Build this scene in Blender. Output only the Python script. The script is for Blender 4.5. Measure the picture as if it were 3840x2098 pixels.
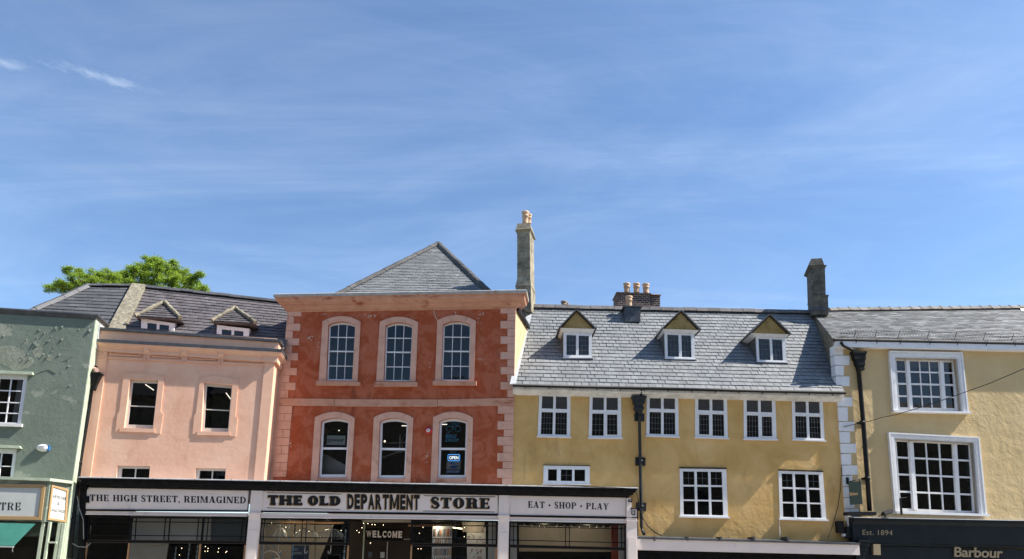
import bpy, math, random
from mathutils import Vector, Matrix
from mathutils.geometry import tessellate_polygon
random.seed(7)
for o in list(bpy.data.objects): bpy.data.objects.remove(o)
S = bpy.context.scene
COL = S.collection

# ---------------------------------------------------------------- camera
W, H = 3840.0, 2098.0
F, PPX, PPY = 2900.0, 1920.0, 1500.0
PITCH, ROLL, CAMZ = math.radians(12.4), math.radians(1.22), 1.6
_r0 = Vector((1, 0, 0)); _u0 = Vector((0, -math.sin(PITCH), math.cos(PITCH))); FW = Vector((0, math.cos(PITCH), math.sin(PITCH)))
RT = _r0 * math.cos(ROLL) + _u0 * math.sin(ROLL)
UP = _u0 * math.cos(ROLL) - _r0 * math.sin(ROLL)
cd = bpy.data.cameras.new('camera'); cam = bpy.data.objects.new('camera', cd); COL.objects.link(cam)
cd.sensor_width = 36; cd.lens = F / W * 36; cd.shift_x = (W / 2 - PPX) / W; cd.shift_y = (PPY - H / 2) / W
cd.clip_start = .1; cd.clip_end = 6000
cam.matrix_world = Matrix(((RT.x, UP.x, -FW.x, 0), (RT.y, UP.y, -FW.y, 0), (RT.z, UP.z, -FW.z, CAMZ), (0, 0, 0, 1)))
S.camera = cam
EYE = Vector((0, 0, CAMZ))

# ---------------------------------------------------------------- light
SUN_EL, SUN_FRONT = math.radians(47), math.radians(5.2)
SUN_DIR = Vector((math.cos(SUN_EL) * math.cos(SUN_FRONT), -math.cos(SUN_EL) * math.sin(SUN_FRONT), math.sin(SUN_EL)))
ld = bpy.data.lights.new('sun', 'SUN'); ld.energy = 4.6; ld.angle = math.radians(.53); ld.color = (1, .95, .87)
sun = bpy.data.objects.new('sun', ld); COL.objects.link(sun)
sun.rotation_euler = (-SUN_DIR).to_track_quat('-Z', 'Y').to_euler()
wd = bpy.data.worlds.new('World'); S.world = wd; wd.use_nodes = True
nt = wd.node_tree; nt.nodes.clear()
def wn(t, **k):
    n = nt.nodes.new(t)
    for a, b in k.items(): setattr(n, a, b)
    return n
out = wn('ShaderNodeOutputWorld'); bg = wn('ShaderNodeBackground'); bg.inputs[1].default_value = .098
sky = wn('ShaderNodeTexSky', sky_type='NISHITA', sun_disc=False, sun_elevation=SUN_EL, sun_rotation=math.radians(90) + SUN_FRONT,
         altitude=100, air_density=1.0, dust_density=.15, ozone_density=3.5)
tc = wn('ShaderNodeTexCoord'); sep = wn('ShaderNodeSeparateXYZ'); nt.links.new(tc.outputs['Generated'], sep.inputs[0])
zz = wn('ShaderNodeMath', operation='MAXIMUM'); nt.links.new(sep.outputs[2], zz.inputs[0]); zz.inputs[1].default_value = .03
dv = []
for i in (0, 1):
    d = wn('ShaderNodeMath', operation='DIVIDE'); nt.links.new(sep.outputs[i], d.inputs[0]); nt.links.new(zz.outputs[0], d.inputs[1]); dv.append(d)
cmb = wn('ShaderNodeCombineXYZ'); nt.links.new(dv[0].outputs[0], cmb.inputs[0]); nt.links.new(dv[1].outputs[0], cmb.inputs[1])
def cirrus(scale, rot, lo, hi, amt, rough=.6, dist=.6, seed=0.0):
    mp = wn('ShaderNodeMapping'); mp.inputs['Scale'].default_value = scale; mp.inputs['Rotation'].default_value = (0, 0, rot); mp.inputs['Location'].default_value = (seed, seed * .7, 0)
    nt.links.new(cmb.outputs[0], mp.inputs[0])
    nz = wn('ShaderNodeTexNoise'); nz.inputs['Scale'].default_value = 1; nz.inputs['Detail'].default_value = 9; nz.inputs['Roughness'].default_value = rough; nz.inputs['Distortion'].default_value = dist
    nt.links.new(mp.outputs[0], nz.inputs[0])
    mr = wn('ShaderNodeMapRange', interpolation_type='SMOOTHSTEP'); mr.inputs[1].default_value = lo; mr.inputs[2].default_value = hi; mr.inputs[4].default_value = amt
    nt.links.new(nz.outputs[0], mr.inputs[0]); return mr.outputs[0]
c1 = cirrus((.8, 1.25, 1), math.radians(35), .36, .95, .14, rough=.62, dist=.9, seed=5.3)
c2 = cirrus((.35, 1.7, 1), math.radians(-14), .44, .92, .12, rough=.68, dist=.8, seed=8.4)
ad = wn('ShaderNodeMath', operation='ADD'); ad.use_clamp = True; nt.links.new(c1, ad.inputs[0]); nt.links.new(c2, ad.inputs[1])
def _dir(px, py):
    d = FW * F + RT * (px - PPX) - UP * (py - PPY); return Vector((d.x / d.z, d.y / d.z))
def wisp(A, B, wid, amt, seed):
    a_, b_ = _dir(*A), _dir(*B); m_ = (a_ + b_) / 2; L = (b_ - a_).length / 2
    s1 = wn('ShaderNodeVectorMath', operation='SUBTRACT'); nt.links.new(cmb.outputs[0], s1.inputs[0]); s1.inputs[1].default_value = (m_.x, m_.y, 0)
    mp = wn('ShaderNodeMapping', vector_type='POINT'); an = math.atan2(b_.y - a_.y, b_.x - a_.x); mp.inputs['Rotation'].default_value = (0, 0, -an); nt.links.new(s1.outputs[0], mp.inputs[0])
    nz = wn('ShaderNodeTexNoise'); nz.inputs['Scale'].default_value = 18; nz.inputs['Detail'].default_value = 10; nz.inputs['Roughness'].default_value = .68; nz.inputs['Distortion'].default_value = .9; nt.links.new(mp.outputs[0], nz.inputs[0])
    wob = wn('ShaderNodeVectorMath', operation='MULTIPLY_ADD'); nt.links.new(nz.outputs['Color'], wob.inputs[0]); wob.inputs[1].default_value = (.05, .09, 0); nt.links.new(mp.outputs[0], wob.inputs[2])
    sc_ = wn('ShaderNodeVectorMath', operation='MULTIPLY'); nt.links.new(wob.outputs[0], sc_.inputs[0]); sc_.inputs[1].default_value = (1 / L, 1 / wid, 0)
    ln = wn('ShaderNodeVectorMath', operation='LENGTH'); nt.links.new(sc_.outputs[0], ln.inputs[0])
    mr = wn('ShaderNodeMapRange', interpolation_type='SMOOTHSTEP'); mr.inputs[1].default_value = 1.25; mr.inputs[2].default_value = .2; nt.links.new(ln.outputs['Value'], mr.inputs[0])
    n2 = wn('ShaderNodeMapRange'); n2.inputs[1].default_value = .35; n2.inputs[2].default_value = .75; n2.inputs[4].default_value = amt; nt.links.new(nz.outputs[0], n2.inputs[0])
    mu = wn('ShaderNodeMath', operation='MULTIPLY'); nt.links.new(mr.outputs[0], mu.inputs[0]); nt.links.new(n2.outputs[0], mu.inputs[1]); return mu.outputs[0]
for w_ in (wisp((-120, 262), (215, 312), .022, .24, 0), wisp((180, 282), (640, 400), .021, .26, 0)):
    a2 = wn('ShaderNodeMath', operation='ADD'); a2.use_clamp = True; nt.links.new(ad.outputs[0], a2.inputs[0]); nt.links.new(w_, a2.inputs[1]); ad = a2
mx = wn('ShaderNodeMix', data_type='RGBA'); nt.links.new(ad.outputs[0], mx.inputs[0])
hs_ = wn('ShaderNodeHueSaturation'); hs_.inputs['Saturation'].default_value = 1.04; nt.links.new(sky.outputs[0], hs_.inputs['Color']); nt.links.new(hs_.outputs[0], mx.inputs[6]); mx.inputs[7].default_value = (7.4, 8.0, 8.8, 1)
nt.links.new(mx.outputs[2], bg.inputs[0]); nt.links.new(bg.outputs[0], out.inputs[0])
S.view_settings.view_transform = 'Standard'; S.view_settings.look = 'None'; S.view_settings.gamma = 1; S.view_settings.exposure = 1.05
S.cycles.max_bounces = 8; S.cycles.transparent_max_bounces = 16; S.cycles.caustics_reflective = False; S.cycles.caustics_refractive = False

# ---------------------------------------------------------------- pixels of enlarged views -> pixels of the photograph -> points on real planes
_V = {'R1': (0, 940, 2.345), 'R2': (0, 1500, 2.353), 'R3': (480, 940, 2.345), 'R4': (480, 1500, 2.353), 'R5': (1000, 880, 2.345), 'R6': (1000, 1480, 2.2766),
      'R7': (1500, 780, 2.345), 'R8': (1500, 1480, 2.2766), 'S1': (1880, 1000, 2.345), 'S2': (1880, 1480, 2.2766), 'S3': (2340, 1040, 2.345), 'S4': (2340, 1480, 2.2766),
      'S5': (2800, 940, 2.345), 'S6': (2800, 1480, 2.2766), 'S7': (3200, 1040, 2.345), 'S8': (3200, 1498, 2.345),
      'T1': (960, 1920, 7.1556), 'T2': (1300, 1920, 7.1556), 'T3': (1600, 1920, 7.1556), 'T4': (1900, 1920, 4.954), 'T5': (280, 1920, 7.1556), 'T6': (620, 1920, 7.1556),
      'T7': (0, 1920, 7.903), 'T8': (3080, 1900, 7.1056), 'N': (0, 0, 1)}
def Z(v, x, y): a = _V[v]; return (x / a[2] + a[0], y / a[2] + a[1])
def Zs(v, *c): return [Z(v, c[i], c[i + 1]) for i in range(0, len(c), 2)]
def ray(P): return (FW * F + RT * (P[0] - PPX) - UP * (P[1] - PPY)).normalized()
def at_y(P, y): d = ray(P); return EYE + d * (y / d.y)

class Fr:
    """A facade: origin, direction along it, inward normal. Local x along, y inward, z up."""
    def __init__(s, o, yaw):
        s.o = Vector((o[0], o[1], 0)); s.yaw = yaw; c, k = math.cos(yaw), math.sin(yaw)
        s.u = Vector((c, k, 0)); s.n = Vector((-k, c, 0))
    def loc(s, w): d = Vector(w) - s.o; return Vector((d.dot(s.u), d.dot(s.n), w[2]))
    def wor(s, l): return s.o + s.u * l[0] + s.n * l[1] + Vector((0, 0, l[2]))
    def lray(s, P): d = ray(P); e = EYE - s.o; return Vector((e.dot(s.u), e.dot(s.n), CAMZ)), Vector((d.dot(s.u), d.dot(s.n), d.z))
    def pt(s, P, off=0.0): e, d = s.lray(P); return e + d * ((-off - e.y) / d.y)
    def at(s, P, off=0.0): p = s.pt(P, off); return (p.x, p.z)
    def hit(s, P, p0, nrm): e, d = s.lray(P); return e + d * ((Vector(p0) - e).dot(nrm) / d.dot(nrm))

# ---------------------------------------------------------------- objects
def tag(o, label=None, cat=None, group=None, kind=None):
    if label: o['label'] = label
    if cat: o['category'] = cat
    if group: o['group'] = group
    if kind: o['kind'] = kind
    return o
def empty(name, fr=None, label=None, cat=None, group=None):
    o = bpy.data.objects.new(name, None); COL.objects.link(o); o.empty_display_size = .3
    if fr: o.location = fr.o; o.rotation_euler = (0, 0, fr.yaw)
    return tag(o, label, cat, group)

class MB:
    def __init__(s): s.v = []; s.f = []; s.sm = []
    def face(s, pts, sm=False):
        i = len(s.v); s.v += [tuple(p) for p in pts]; s.f.append(tuple(range(i, i + len(pts)))); s.sm.append(sm)
    def hexa(s, a, b):
        """a, b: loops of the same length (front and back)"""
        n = len(a); i = len(s.v); s.v += [tuple(p) for p in a] + [tuple(p) for p in b]
        s.f.append(tuple(range(i, i + n))); s.f.append(tuple(range(i + 2 * n - 1, i + n - 1, -1)))
        for k in range(n): q = (k + 1) % n; s.f.append((i + k, i + n + k, i + n + q, i + q))
        s.sm += [False] * (n + 2)
    def box(s, x0, x1, y0, y1, z0, z1): s.hexa([(x0, y0, z0), (x1, y0, z0), (x1, y0, z1), (x0, y0, z1)], [(x0, y1, z0), (x1, y1, z0), (x1, y1, z1), (x0, y1, z1)])
    def prism(s, xz, y0, y1): s.hexa([(x, y0, z) for x, z in xz], [(x, y1, z) for x, z in xz])
    def ring(s, a, b, y0, y1):
        """front ring between outer loop a and inner loop b (x,z), from y0 (front) to y1"""
        n = len(a)
        for k in range(n):
            q = (k + 1) % n
            A, B, C, D = a[k], a[q], b[q], b[k]
            s.face([(A[0], y0, A[1]), (B[0], y0, B[1]), (C[0], y0, C[1]), (D[0], y0, D[1])])
            s.face([(A[0], y0, A[1]), (A[0], y1, A[1]), (B[0], y1, B[1]), (B[0], y0, B[1])])
            s.face([(D[0], y0, D[1]), (C[0], y0, C[1]), (C[0], y1, C[1]), (D[0], y1, D[1])])
    def tube(s, pts, r, n=8, cap=True):
        pts = [Vector(p) for p in pts]; rings = []
        for i, p in enumerate(pts):
            t = (pts[min(i + 1, len(pts) - 1)] - pts[max(i - 1, 0)]).normalized()
            a = t.cross(Vector((0, 0, 1)) if abs(t.z) < .9 else Vector((1, 0, 0))).normalized(); b = t.cross(a)
            rr = r[i] if isinstance(r, (list, tuple)) else r
            rings.append([p + (a * math.cos(2 * math.pi * k / n) + b * math.sin(2 * math.pi * k / n)) * rr for k in range(n)])
        base = len(s.v)
        for R in rings: s.v += [tuple(p) for p in R]
        for i in range(len(rings) - 1):
            for k in range(n):
                q = (k + 1) % n; s.f.append((base + i * n + k, base + i * n + q, base + (i + 1) * n + q, base + (i + 1) * n + k)); s.sm.append(True)
        if cap:
            s.f.append(tuple(base + k for k in range(n))); s.f.append(tuple(base + (len(rings) - 1) * n + k for k in range(n))); s.sm += [False, False]
    def lathe(s, c, prof, n=16, axis='z'):
        base = len(s.v)
        for r, h in prof:
            for k in range(n):
                a = 2 * math.pi * k / n
                if axis == 'z': s.v.append((c[0] + r * math.cos(a), c[1] + r * math.sin(a), c[2] + h))
                else: s.v.append((c[0] + r * math.cos(a), c[1] + h, c[2] + r * math.sin(a)))
        for i in range(len(prof) - 1):
            for k in range(n):
                q = (k + 1) % n; s.f.append((base + i * n + k, base + i * n + q, base + (i + 1) * n + q, base + (i + 1) * n + k)); s.sm.append(True)
    def build(s, name, mat, parent=None, label=None, kind=None):
        me = bpy.data.meshes.new(name); me.from_pydata(s.v, [], s.f); me.polygons.foreach_set('use_smooth', s.sm); me.materials.append(mat); me.update()
        o = bpy.data.objects.new(name, me); COL.objects.link(o)
        if parent: o.parent = parent
        if label: o['label'] = label
        if kind: o['kind'] = kind
        return o

class Quad:
    """Four corners on a facade; u right, v up (0..1), d metres towards the street. arch: how far the ends of the top drop (in v)."""
    def __init__(s, fr, TL, TR, BR, BL, off=0.0, arch=0.0):
        s.c = [fr.at(P, off) for P in (TL, TR, BR, BL)]; s.arch = arch; s._m()
    @classmethod
    def local(c, tl, tr, br, bl, arch=0.0): q = c.__new__(c); q.c = [tl, tr, br, bl]; q.arch = arch; q._m(); return q
    def _m(s):
        a, b, c, d = s.c
        s.w = math.hypot((a[0] + d[0] - b[0] - c[0]) / 2, (a[1] + d[1] - b[1] - c[1]) / 2); s.h = ((a[1] + b[1]) - (c[1] + d[1])) / 2
    def xz(s, u, v):
        if s.arch and v > .8: v = .8 + (v - .8) * (1 - s.arch * (2 * u - 1) ** 2 / .2)
        a, b, c, d = s.c
        return tuple((a[i] * (1 - u) + b[i] * u) * v + (d[i] * (1 - u) + c[i] * u) * (1 - v) for i in (0, 1))
    def pt(s, u, v, d=0.0): x, z = s.xz(u, v); return Vector((x, -d, z))
    def loop(s, eu=0.0, et=0.0, eb=0.0):
        """outline grown by metres sideways, at top, at bottom"""
        u0, u1, v0, v1 = -eu / s.w, 1 + eu / s.w, -eb / s.h, 1 + et / s.h
        n = 12 if s.arch else 1
        L = [s.xz(u0, v0)]
        for k in range(n + 1):
            f = k / n; x0, z0 = s.xz(f, 1.0); xa, za = s.xz(u0 + (u1 - u0) * f, .5); dz = et * 1.0
            vx, _ = s.xz(u0 + (u1 - u0) * f, 1.0); L.append((vx, z0 + dz))
        L.append(s.xz(u1, v0)); return L
    def strip(s, mb, u0, u1, v0, v1, d0, d1):
        n = 6 if (s.arch and v1 > .8 and u1 - u0 > .2) else 1
        for k in range(n):
            a, b = u0 + (u1 - u0) * k / n, u0 + (u1 - u0) * (k + 1) / n
            mb.hexa([s.pt(a, v0, d1), s.pt(b, v0, d1), s.pt(b, v1, d1), s.pt(a, v1, d1)], [s.pt(a, v0, d0), s.pt(b, v0, d0), s.pt(b, v1, d0), s.pt(a, v1, d0)])
    def grid(s, mb, cols, rows, d0, d1):
        e = [0.0] + [x for c in cols for x in c] + [1.0]
        for i in range(0, len(e), 2):
            if e[i + 1] - e[i] > 1e-4: s.strip(mb, e[i], e[i + 1], 0, 1, d0, d1)
        g = [0.0] + [x for c in rows for x in c] + [1.0]
        for c in cols:
            for i in range(0, len(g), 2):
                if g[i + 1] - g[i] > 1e-4: s.strip(mb, c[0], c[1], g[i], g[i + 1], d0, d1)
    def sheet(s, mb, d, u0=0.0, u1=1.0, v0=0.0, v1=1.0):
        n = 8 if s.arch else 1
        for k in range(n):
            a, b = u0 + (u1 - u0) * k / n, u0 + (u1 - u0) * (k + 1) / n
            mb.face([s.pt(a, v0, d), s.pt(b, v0, d), s.pt(b, v1, d), s.pt(a, v1, d)])

# ---------------------------------------------------------------- materials
def mat(name, stops, scale=2.0, rough=.7, spec=.3, metal=0.0, bump=None, stretch=(1, 1, 1), detail=6, island=None, dist=0.0, stain=None, bump2=None, nrough=.6):
    """stops: one colour, or a noise ramp [(pos, colour)...]; bump: (scale, strength, metres); island: random tint spread per loose piece; stain: (colour, lo, hi, scale, stretch)"""
    m = bpy.data.materials.new(name); m.use_nodes = True; t = m.node_tree; N = t.nodes; b = N['Principled BSDF']
    b.inputs['Roughness'].default_value = rough; b.inputs['Metallic'].default_value = metal; b.inputs['Specular IOR Level'].default_value = spec
    co = N.new('ShaderNodeTexCoord')
    def noise(sc, st, det, ds=0.0, nr=.6):
        mp = N.new('ShaderNodeMapping'); mp.inputs['Scale'].default_value = st; t.links.new(co.outputs['Object'], mp.inputs[0])
        nz = N.new('ShaderNodeTexNoise'); nz.inputs['Scale'].default_value = sc; nz.inputs['Detail'].default_value = det; nz.inputs['Distortion'].default_value = ds; nz.inputs['Roughness'].default_value = nr
        t.links.new(mp.outputs[0], nz.inputs[0]); return nz.outputs[0]
    if isinstance(stops[0], (int, float)): 
        b.inputs['Base Color'].default_value = (*stops, 1); colsock = None
        rgb = N.new('ShaderNodeRGB'); rgb.outputs[0].default_value = (*stops, 1); colsock = rgb.outputs[0]
    else:
        rp = N.new('ShaderNodeValToRGB'); e = rp.color_ramp.elements
        while len(e) < len(stops): e.new(.5)
        for k, (p, c) in enumerate(stops): e[k].position = p; e[k].color = (*c, 1)
        t.links.new(noise(scale, stretch, detail, dist, nrough), rp.inputs[0]); colsock = rp.outputs[0]
    if stain:
        for (sc, lo, hi, ns, st) in (stain if isinstance(stain, list) else [stain]):
            mr = N.new('ShaderNodeMapRange'); mr.inputs[1].default_value = lo; mr.inputs[2].default_value = hi
            t.links.new(noise(ns, st, 5, .3), mr.inputs[0])
            mx = N.new('ShaderNodeMix'); mx.data_type = 'RGBA'; mx.inputs[7].default_value = (*sc, 1)
            t.links.new(mr.outputs[0], mx.inputs[0]); t.links.new(colsock, mx.inputs[6]); colsock = mx.outputs[2]
    if island:
        g = N.new('ShaderNodeNewGeometry'); mr = N.new('ShaderNodeMapRange'); mr.inputs[3].default_value = 1 - island; mr.inputs[4].default_value = 1 + island
        t.links.new(g.outputs['Random Per Island'], mr.inputs[0])
        hs = N.new('ShaderNodeHueSaturation'); t.links.new(mr.outputs[0], hs.inputs['Value']); t.links.new(colsock, hs.inputs['Color']); colsock = hs.outputs[0]
    t.links.new(colsock, b.inputs['Base Color'])
    prev = None
    for bb in (bump2, bump):
        if bb:
            bn = N.new('ShaderNodeBump'); bn.inputs['Strength'].default_value = bb[1]; bn.inputs['Distance'].default_value = bb[2]
            t.links.new(noise(bb[0], bb[3] if len(bb) > 3 else (1, 1, 1), 6, .2), bn.inputs['Height'])
            if prev: t.links.new(prev, bn.inputs['Normal'])
            prev = bn.outputs[0]
    if prev: t.links.new(prev, b.inputs['Normal'])
    return m
def emit(name, col, st):
    m = bpy.data.materials.new(name); m.use_nodes = True; b = m.node_tree.nodes['Principled BSDF']
    b.inputs['Base Color'].default_value = (*col, 1); b.inputs['Emission Color'].default_value = (*col, 1); b.inputs['Emission Strength'].default_value = st; return m
def glass(name, tint=.8, refl=1.0, wave=.0, wscale=3.0, ior=1.5, gcol=(1, 1, 1)):
    m = bpy.data.materials.new(name); m.use_nodes = True; t = m.node_tree; N = t.nodes; N.remove(N['Principled BSDF'])
    o = N['Material Output']; tr = N.new('ShaderNodeBsdfTransparent'); tr.inputs[0].default_value = (tint, tint, tint, 1)
    gl = N.new('ShaderNodeBsdfGlossy'); gl.inputs['Roughness'].default_value = .01; gl.inputs['Color'].default_value = (*gcol, 1)
    fr = N.new('ShaderNodeFresnel'); fr.inputs[0].default_value = ior
    mu = N.new('ShaderNodeMath'); mu.operation = 'MULTIPLY'; mu.inputs[1].default_value = refl; mu.use_clamp = True
    mx = N.new('ShaderNodeMixShader'); t.links.new(fr.outputs[0], mu.inputs[0]); t.links.new(mu.outputs[0], mx.inputs[0]); t.links.new(tr.outputs[0], mx.inputs[1]); t.links.new(gl.outputs[0], mx.inputs[2]); t.links.new(mx.outputs[0], o.inputs[0])
    if wave:
        co = N.new('ShaderNodeTexCoord'); nz = N.new('ShaderNodeTexNoise'); nz.inputs['Scale'].default_value = wscale; t.links.new(co.outputs['Object'], nz.inputs[0])
        bn = N.new('ShaderNodeBump'); bn.inputs['Strength'].default_value = wave; bn.inputs['Distance'].default_value = .02
        t.links.new(nz.outputs[0], bn.inputs['Height']); t.links.new(bn.outputs[0], gl.inputs['Normal'])
    return m
def clearplastic(name):
    m = bpy.data.materials.new(name); m.use_nodes = True; t = m.node_tree; N = t.nodes; b = N['Principled BSDF']; b.inputs['Base Color'].default_value = (.6, .66, .7, 1); b.inputs['Roughness'].default_value = .15
    tr = N.new('ShaderNodeBsdfTransparent'); lw = N.new('ShaderNodeLayerWeight'); lw.inputs[0].default_value = .5; pw = N.new('ShaderNodeMath'); pw.operation = 'POWER'; pw.inputs[1].default_value = 2.2
    ml = N.new('ShaderNodeMath'); ml.operation = 'MULTIPLY_ADD'; ml.inputs[1].default_value = .55; ml.inputs[2].default_value = .07; mx = N.new('ShaderNodeMixShader')
    t.links.new(lw.outputs['Facing'], pw.inputs[0]); t.links.new(pw.outputs[0], ml.inputs[0]); t.links.new(ml.outputs[0], mx.inputs[0]); t.links.new(tr.outputs[0], mx.inputs[1]); t.links.new(b.outputs[0], mx.inputs[2]); t.links.new(mx.outputs[0], N['Material Output'].inputs[0]); return m
def masonry(name, c1, c2, cm, bw, bh, mortar=.012, rough=.85, bump=.5, stain=None):
    m = mat(name, c1, rough=rough, spec=.2); t = m.node_tree; N = t.nodes; b = N['Principled BSDF']
    co = N.new('ShaderNodeTexCoord'); mp = N.new('ShaderNodeSeparateXYZ'); t.links.new(co.outputs['Object'], mp.inputs[0])
    ad = N.new('ShaderNodeMath'); t.links.new(mp.outputs[0], ad.inputs[0]); t.links.new(mp.outputs[1], ad.inputs[1])
    cb = N.new('ShaderNodeCombineXYZ'); t.links.new(ad.outputs[0], cb.inputs[0]); t.links.new(mp.outputs[2], cb.inputs[1])
    br = N.new('ShaderNodeTexBrick'); br.inputs['Scale'].default_value = 1; br.inputs['Brick Width'].default_value = bw; br.inputs['Row Height'].default_value = bh; br.inputs['Mortar Size'].default_value = mortar
    br.inputs['Color1'].default_value = (*c1, 1); br.inputs['Color2'].default_value = (*c2, 1); br.inputs['Mortar'].default_value = (*cm, 1); t.links.new(cb.outputs[0], br.inputs[0])
    nz = N.new('ShaderNodeTexNoise'); nz.inputs['Scale'].default_value = 4; nz.inputs['Detail'].default_value = 8; t.links.new(co.outputs['Object'], nz.inputs[0])
    mr = N.new('ShaderNodeMapRange'); mr.inputs[1].default_value = .25; mr.inputs[2].default_value = .75; mr.inputs[3].default_value = .62; mr.inputs[4].default_value = 1.35; t.links.new(nz.outputs[0], mr.inputs[0])
    hs = N.new('ShaderNodeHueSaturation'); t.links.new(mr.outputs[0], hs.inputs['Value']); t.links.new(br.outputs[0], hs.inputs['Color'])
    sock = hs.outputs[0]
    if stain:
        n2 = N.new('ShaderNodeTexNoise'); n2.inputs['Scale'].default_value = stain[3]; n2.inputs['Detail'].default_value = 9; n2.inputs['Roughness'].default_value = .7; t.links.new(co.outputs['Object'], n2.inputs[0])
        m2 = N.new('ShaderNodeMapRange'); m2.inputs[1].default_value = stain[1]; m2.inputs[2].default_value = stain[2]; t.links.new(n2.outputs[0], m2.inputs[0])
        mx = N.new('ShaderNodeMix'); mx.data_type = 'RGBA'; mx.inputs[7].default_value = (*stain[0], 1); t.links.new(m2.outputs[0], mx.inputs[0]); t.links.new(sock, mx.inputs[6]); sock = mx.outputs[2]
    t.links.new(sock, b.inputs['Base Color'])
    bn = N.new('ShaderNodeBump'); bn.inputs['Strength'].default_value = bump; bn.inputs['Distance'].default_value = .02
    mm = N.new('ShaderNodeMath'); mm.operation = 'SUBTRACT'; t.links.new(nz.outputs[0], mm.inputs[0]); t.links.new(br.outputs['Fac'], mm.inputs[1]); t.links.new(mm.outputs[0], bn.inputs['Height']); t.links.new(bn.outputs[0], b.inputs['Normal'])
    return m

M = {}
M['red'] = mat('red_limewash', [(.34, (.34, .076, .030)), (.475, (.375, .092, .040)), (.51, (.415, .120, .062)), (.66, (.46, .150, .085))], scale=1.5, detail=12, dist=.9, nrough=.72, rough=.9, spec=.15, bump=(9, .25, .02),
               stain=[((.2, .06, .035), .60, .74, .9, (2.2, 2.2, .5)), ((.6, .42, .33), .735, .76, 4.5, (1, 1, 1))], bump2=(60, .12, .01))
M['peach'] = mat('peach_stone', [(.35, (.60, .34, .245)), (.6, (.68, .41, .305))], scale=2.2, rough=.85, spec=.2, bump=(25, .15, .01), stain=((.40, .23, .16), .58, .72, 2.6, (1, 1, .5)))
M['cornice_peach'] = mat('weathered_peach_cornice', [(.35, (.50, .255, .165)), (.65, (.60, .33, .225))], scale=2.5, rough=.85, spec=.2, bump=(14, .2, .01), stain=((.33, .10, .055), .57, .72, 1.6, (1, 1, 2.5)))
M['pink'] = mat('pink_render', [(.3, (.72, .405, .275)), (.5, (.79, .475, .335)), (.7, (.83, .54, .40))], scale=.8, detail=9, rough=.9, spec=.15, bump=(4, .35, .03), bump2=(45, .12, .008), stain=((.62, .36, .24), .58, .75, 1.1, (1, 1, .4)))
M['pinktrim'] = mat('pink_moulding', [(.35, (.74, .43, .295)), (.65, (.80, .50, .355))], scale=2, rough=.85, spec=.2, bump=(20, .1, .01))
M['ochre'] = mat('ochre_render', [(.3, (.52, .32, .108)), (.47, (.60, .388, .15)), (.6, (.66, .442, .19)), (.75, (.71, .50, .24))], scale=.75, detail=9, dist=.4, rough=.9, spec=.15, bump=(3.2, .6, .04), bump2=(22, .13, .012), stain=((.44, .28, .115), .58, .75, 1.0, (1.6, 1.6, .45)))
M['gable'] = mat('shaded_dirty_gable', [(.3, (.25, .165, .055)), (.5, (.36, .25, .10)), (.7, (.44, .32, .15))], scale=1.6, detail=10, rough=.95, spec=.1, bump=(8, .5, .03), stain=((.10, .085, .04), .56, .72, 2.2, (1, 1, 1.6)))  # gable shade put into the darker ochre; the dark blotches are lichen
M['chip'] = mat('bare_plaster', [(.35, (.46, .40, .33)), (.65, (.60, .54, .46))], scale=9, rough=.95, bump=(20, .4, .02))
M['barebeige'] = mat('bare_beige_render', [(.35, (.21, .228, .175)), (.65, (.285, .30, .235))], scale=3, rough=.95, bump=(9, .6, .03))
M['cream'] = mat('cream_render', [(.3, (.56, .415, .21)), (.55, (.61, .46, .245)), (.75, (.65, .505, .29))], scale=.7, detail=8, rough=.88, spec=.15, bump=(2.2, .9, .05), bump2=(7, .28, .02))
M['green'] = mat('sage_render', [(.3, (.145, .178, .142)), (.5, (.17, .205, .165)), (.7, (.20, .235, .19))], scale=.9, rough=.8, spec=.2, bump=(5, .5, .03), bump2=(26, .5, .018), stain=((.29, .31, .25), .585, .63, .75, (1, 1, 1.3)))
M['palegreen'] = mat('pale_green_paint', [(.35, (.36, .42, .31)), (.65, (.50, .54, .42))], scale=4, rough=.6, bump=(30, .2, .01))
M['white'] = mat('white_paint', [(.35, (.74, .74, .74)), (.7, (.82, .82, .82))], scale=6, rough=.45, spec=.4, bump=(40, .05, .005))
M['oldwhite'] = mat('weathered_white_paint', [(.3, (.52, .50, .46)), (.6, (.75, .74, .71))], scale=3, rough=.6, bump=(30, .15, .01))
M['mauve'] = mat('pale_mauve_paint', [(.35, (.74, .645, .60)), (.65, (.80, .70, .65))], scale=1.5, rough=.45, spec=.4, stain=((.60, .54, .52), .62, .7, 2.2, (1, 1, .5)))
M['black'] = mat('black_paint', [(.4, (.006, .006, .007)), (.7, (.014, .014, .016))], scale=5, rough=.6, spec=.08, bump=(30, .1, .01))
M['blackmetal'] = mat('black_iron', (.009, .009, .010), rough=.5, spec=.2, bump=(30, .1, .005))
M['grey_iron'] = mat('dark_grey_iron', (.016, .021, .023), rough=.5, spec=.3, bump=(30, .1, .005))
M['lead'] = mat('lead_sheet', [(.35, (.045, .048, .054)), (.6, (.075, .08, .088)), (.75, (.14, .145, .15))], scale=3, rough=.5, spec=.45, bump=(8, .25, .015))
M['leadlight'] = mat('pale_lead_flashing', [(.35, (.36, .37, .38)), (.65, (.5, .51, .52))], scale=4, rough=.6, bump=(10, .2, .01))
M['slate'] = mat('blue_grey_slate', [(.3, (.175, .182, .184)), (.5, (.205, .212, .214)), (.7, (.24, .247, .248))], scale=1.6, detail=7, rough=.6, spec=.4, island=.13, bump=(14, .3, .01), stain=[((.33, .34, .34), .60, .78, 1.1, (3.0, .5, .5))])
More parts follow.
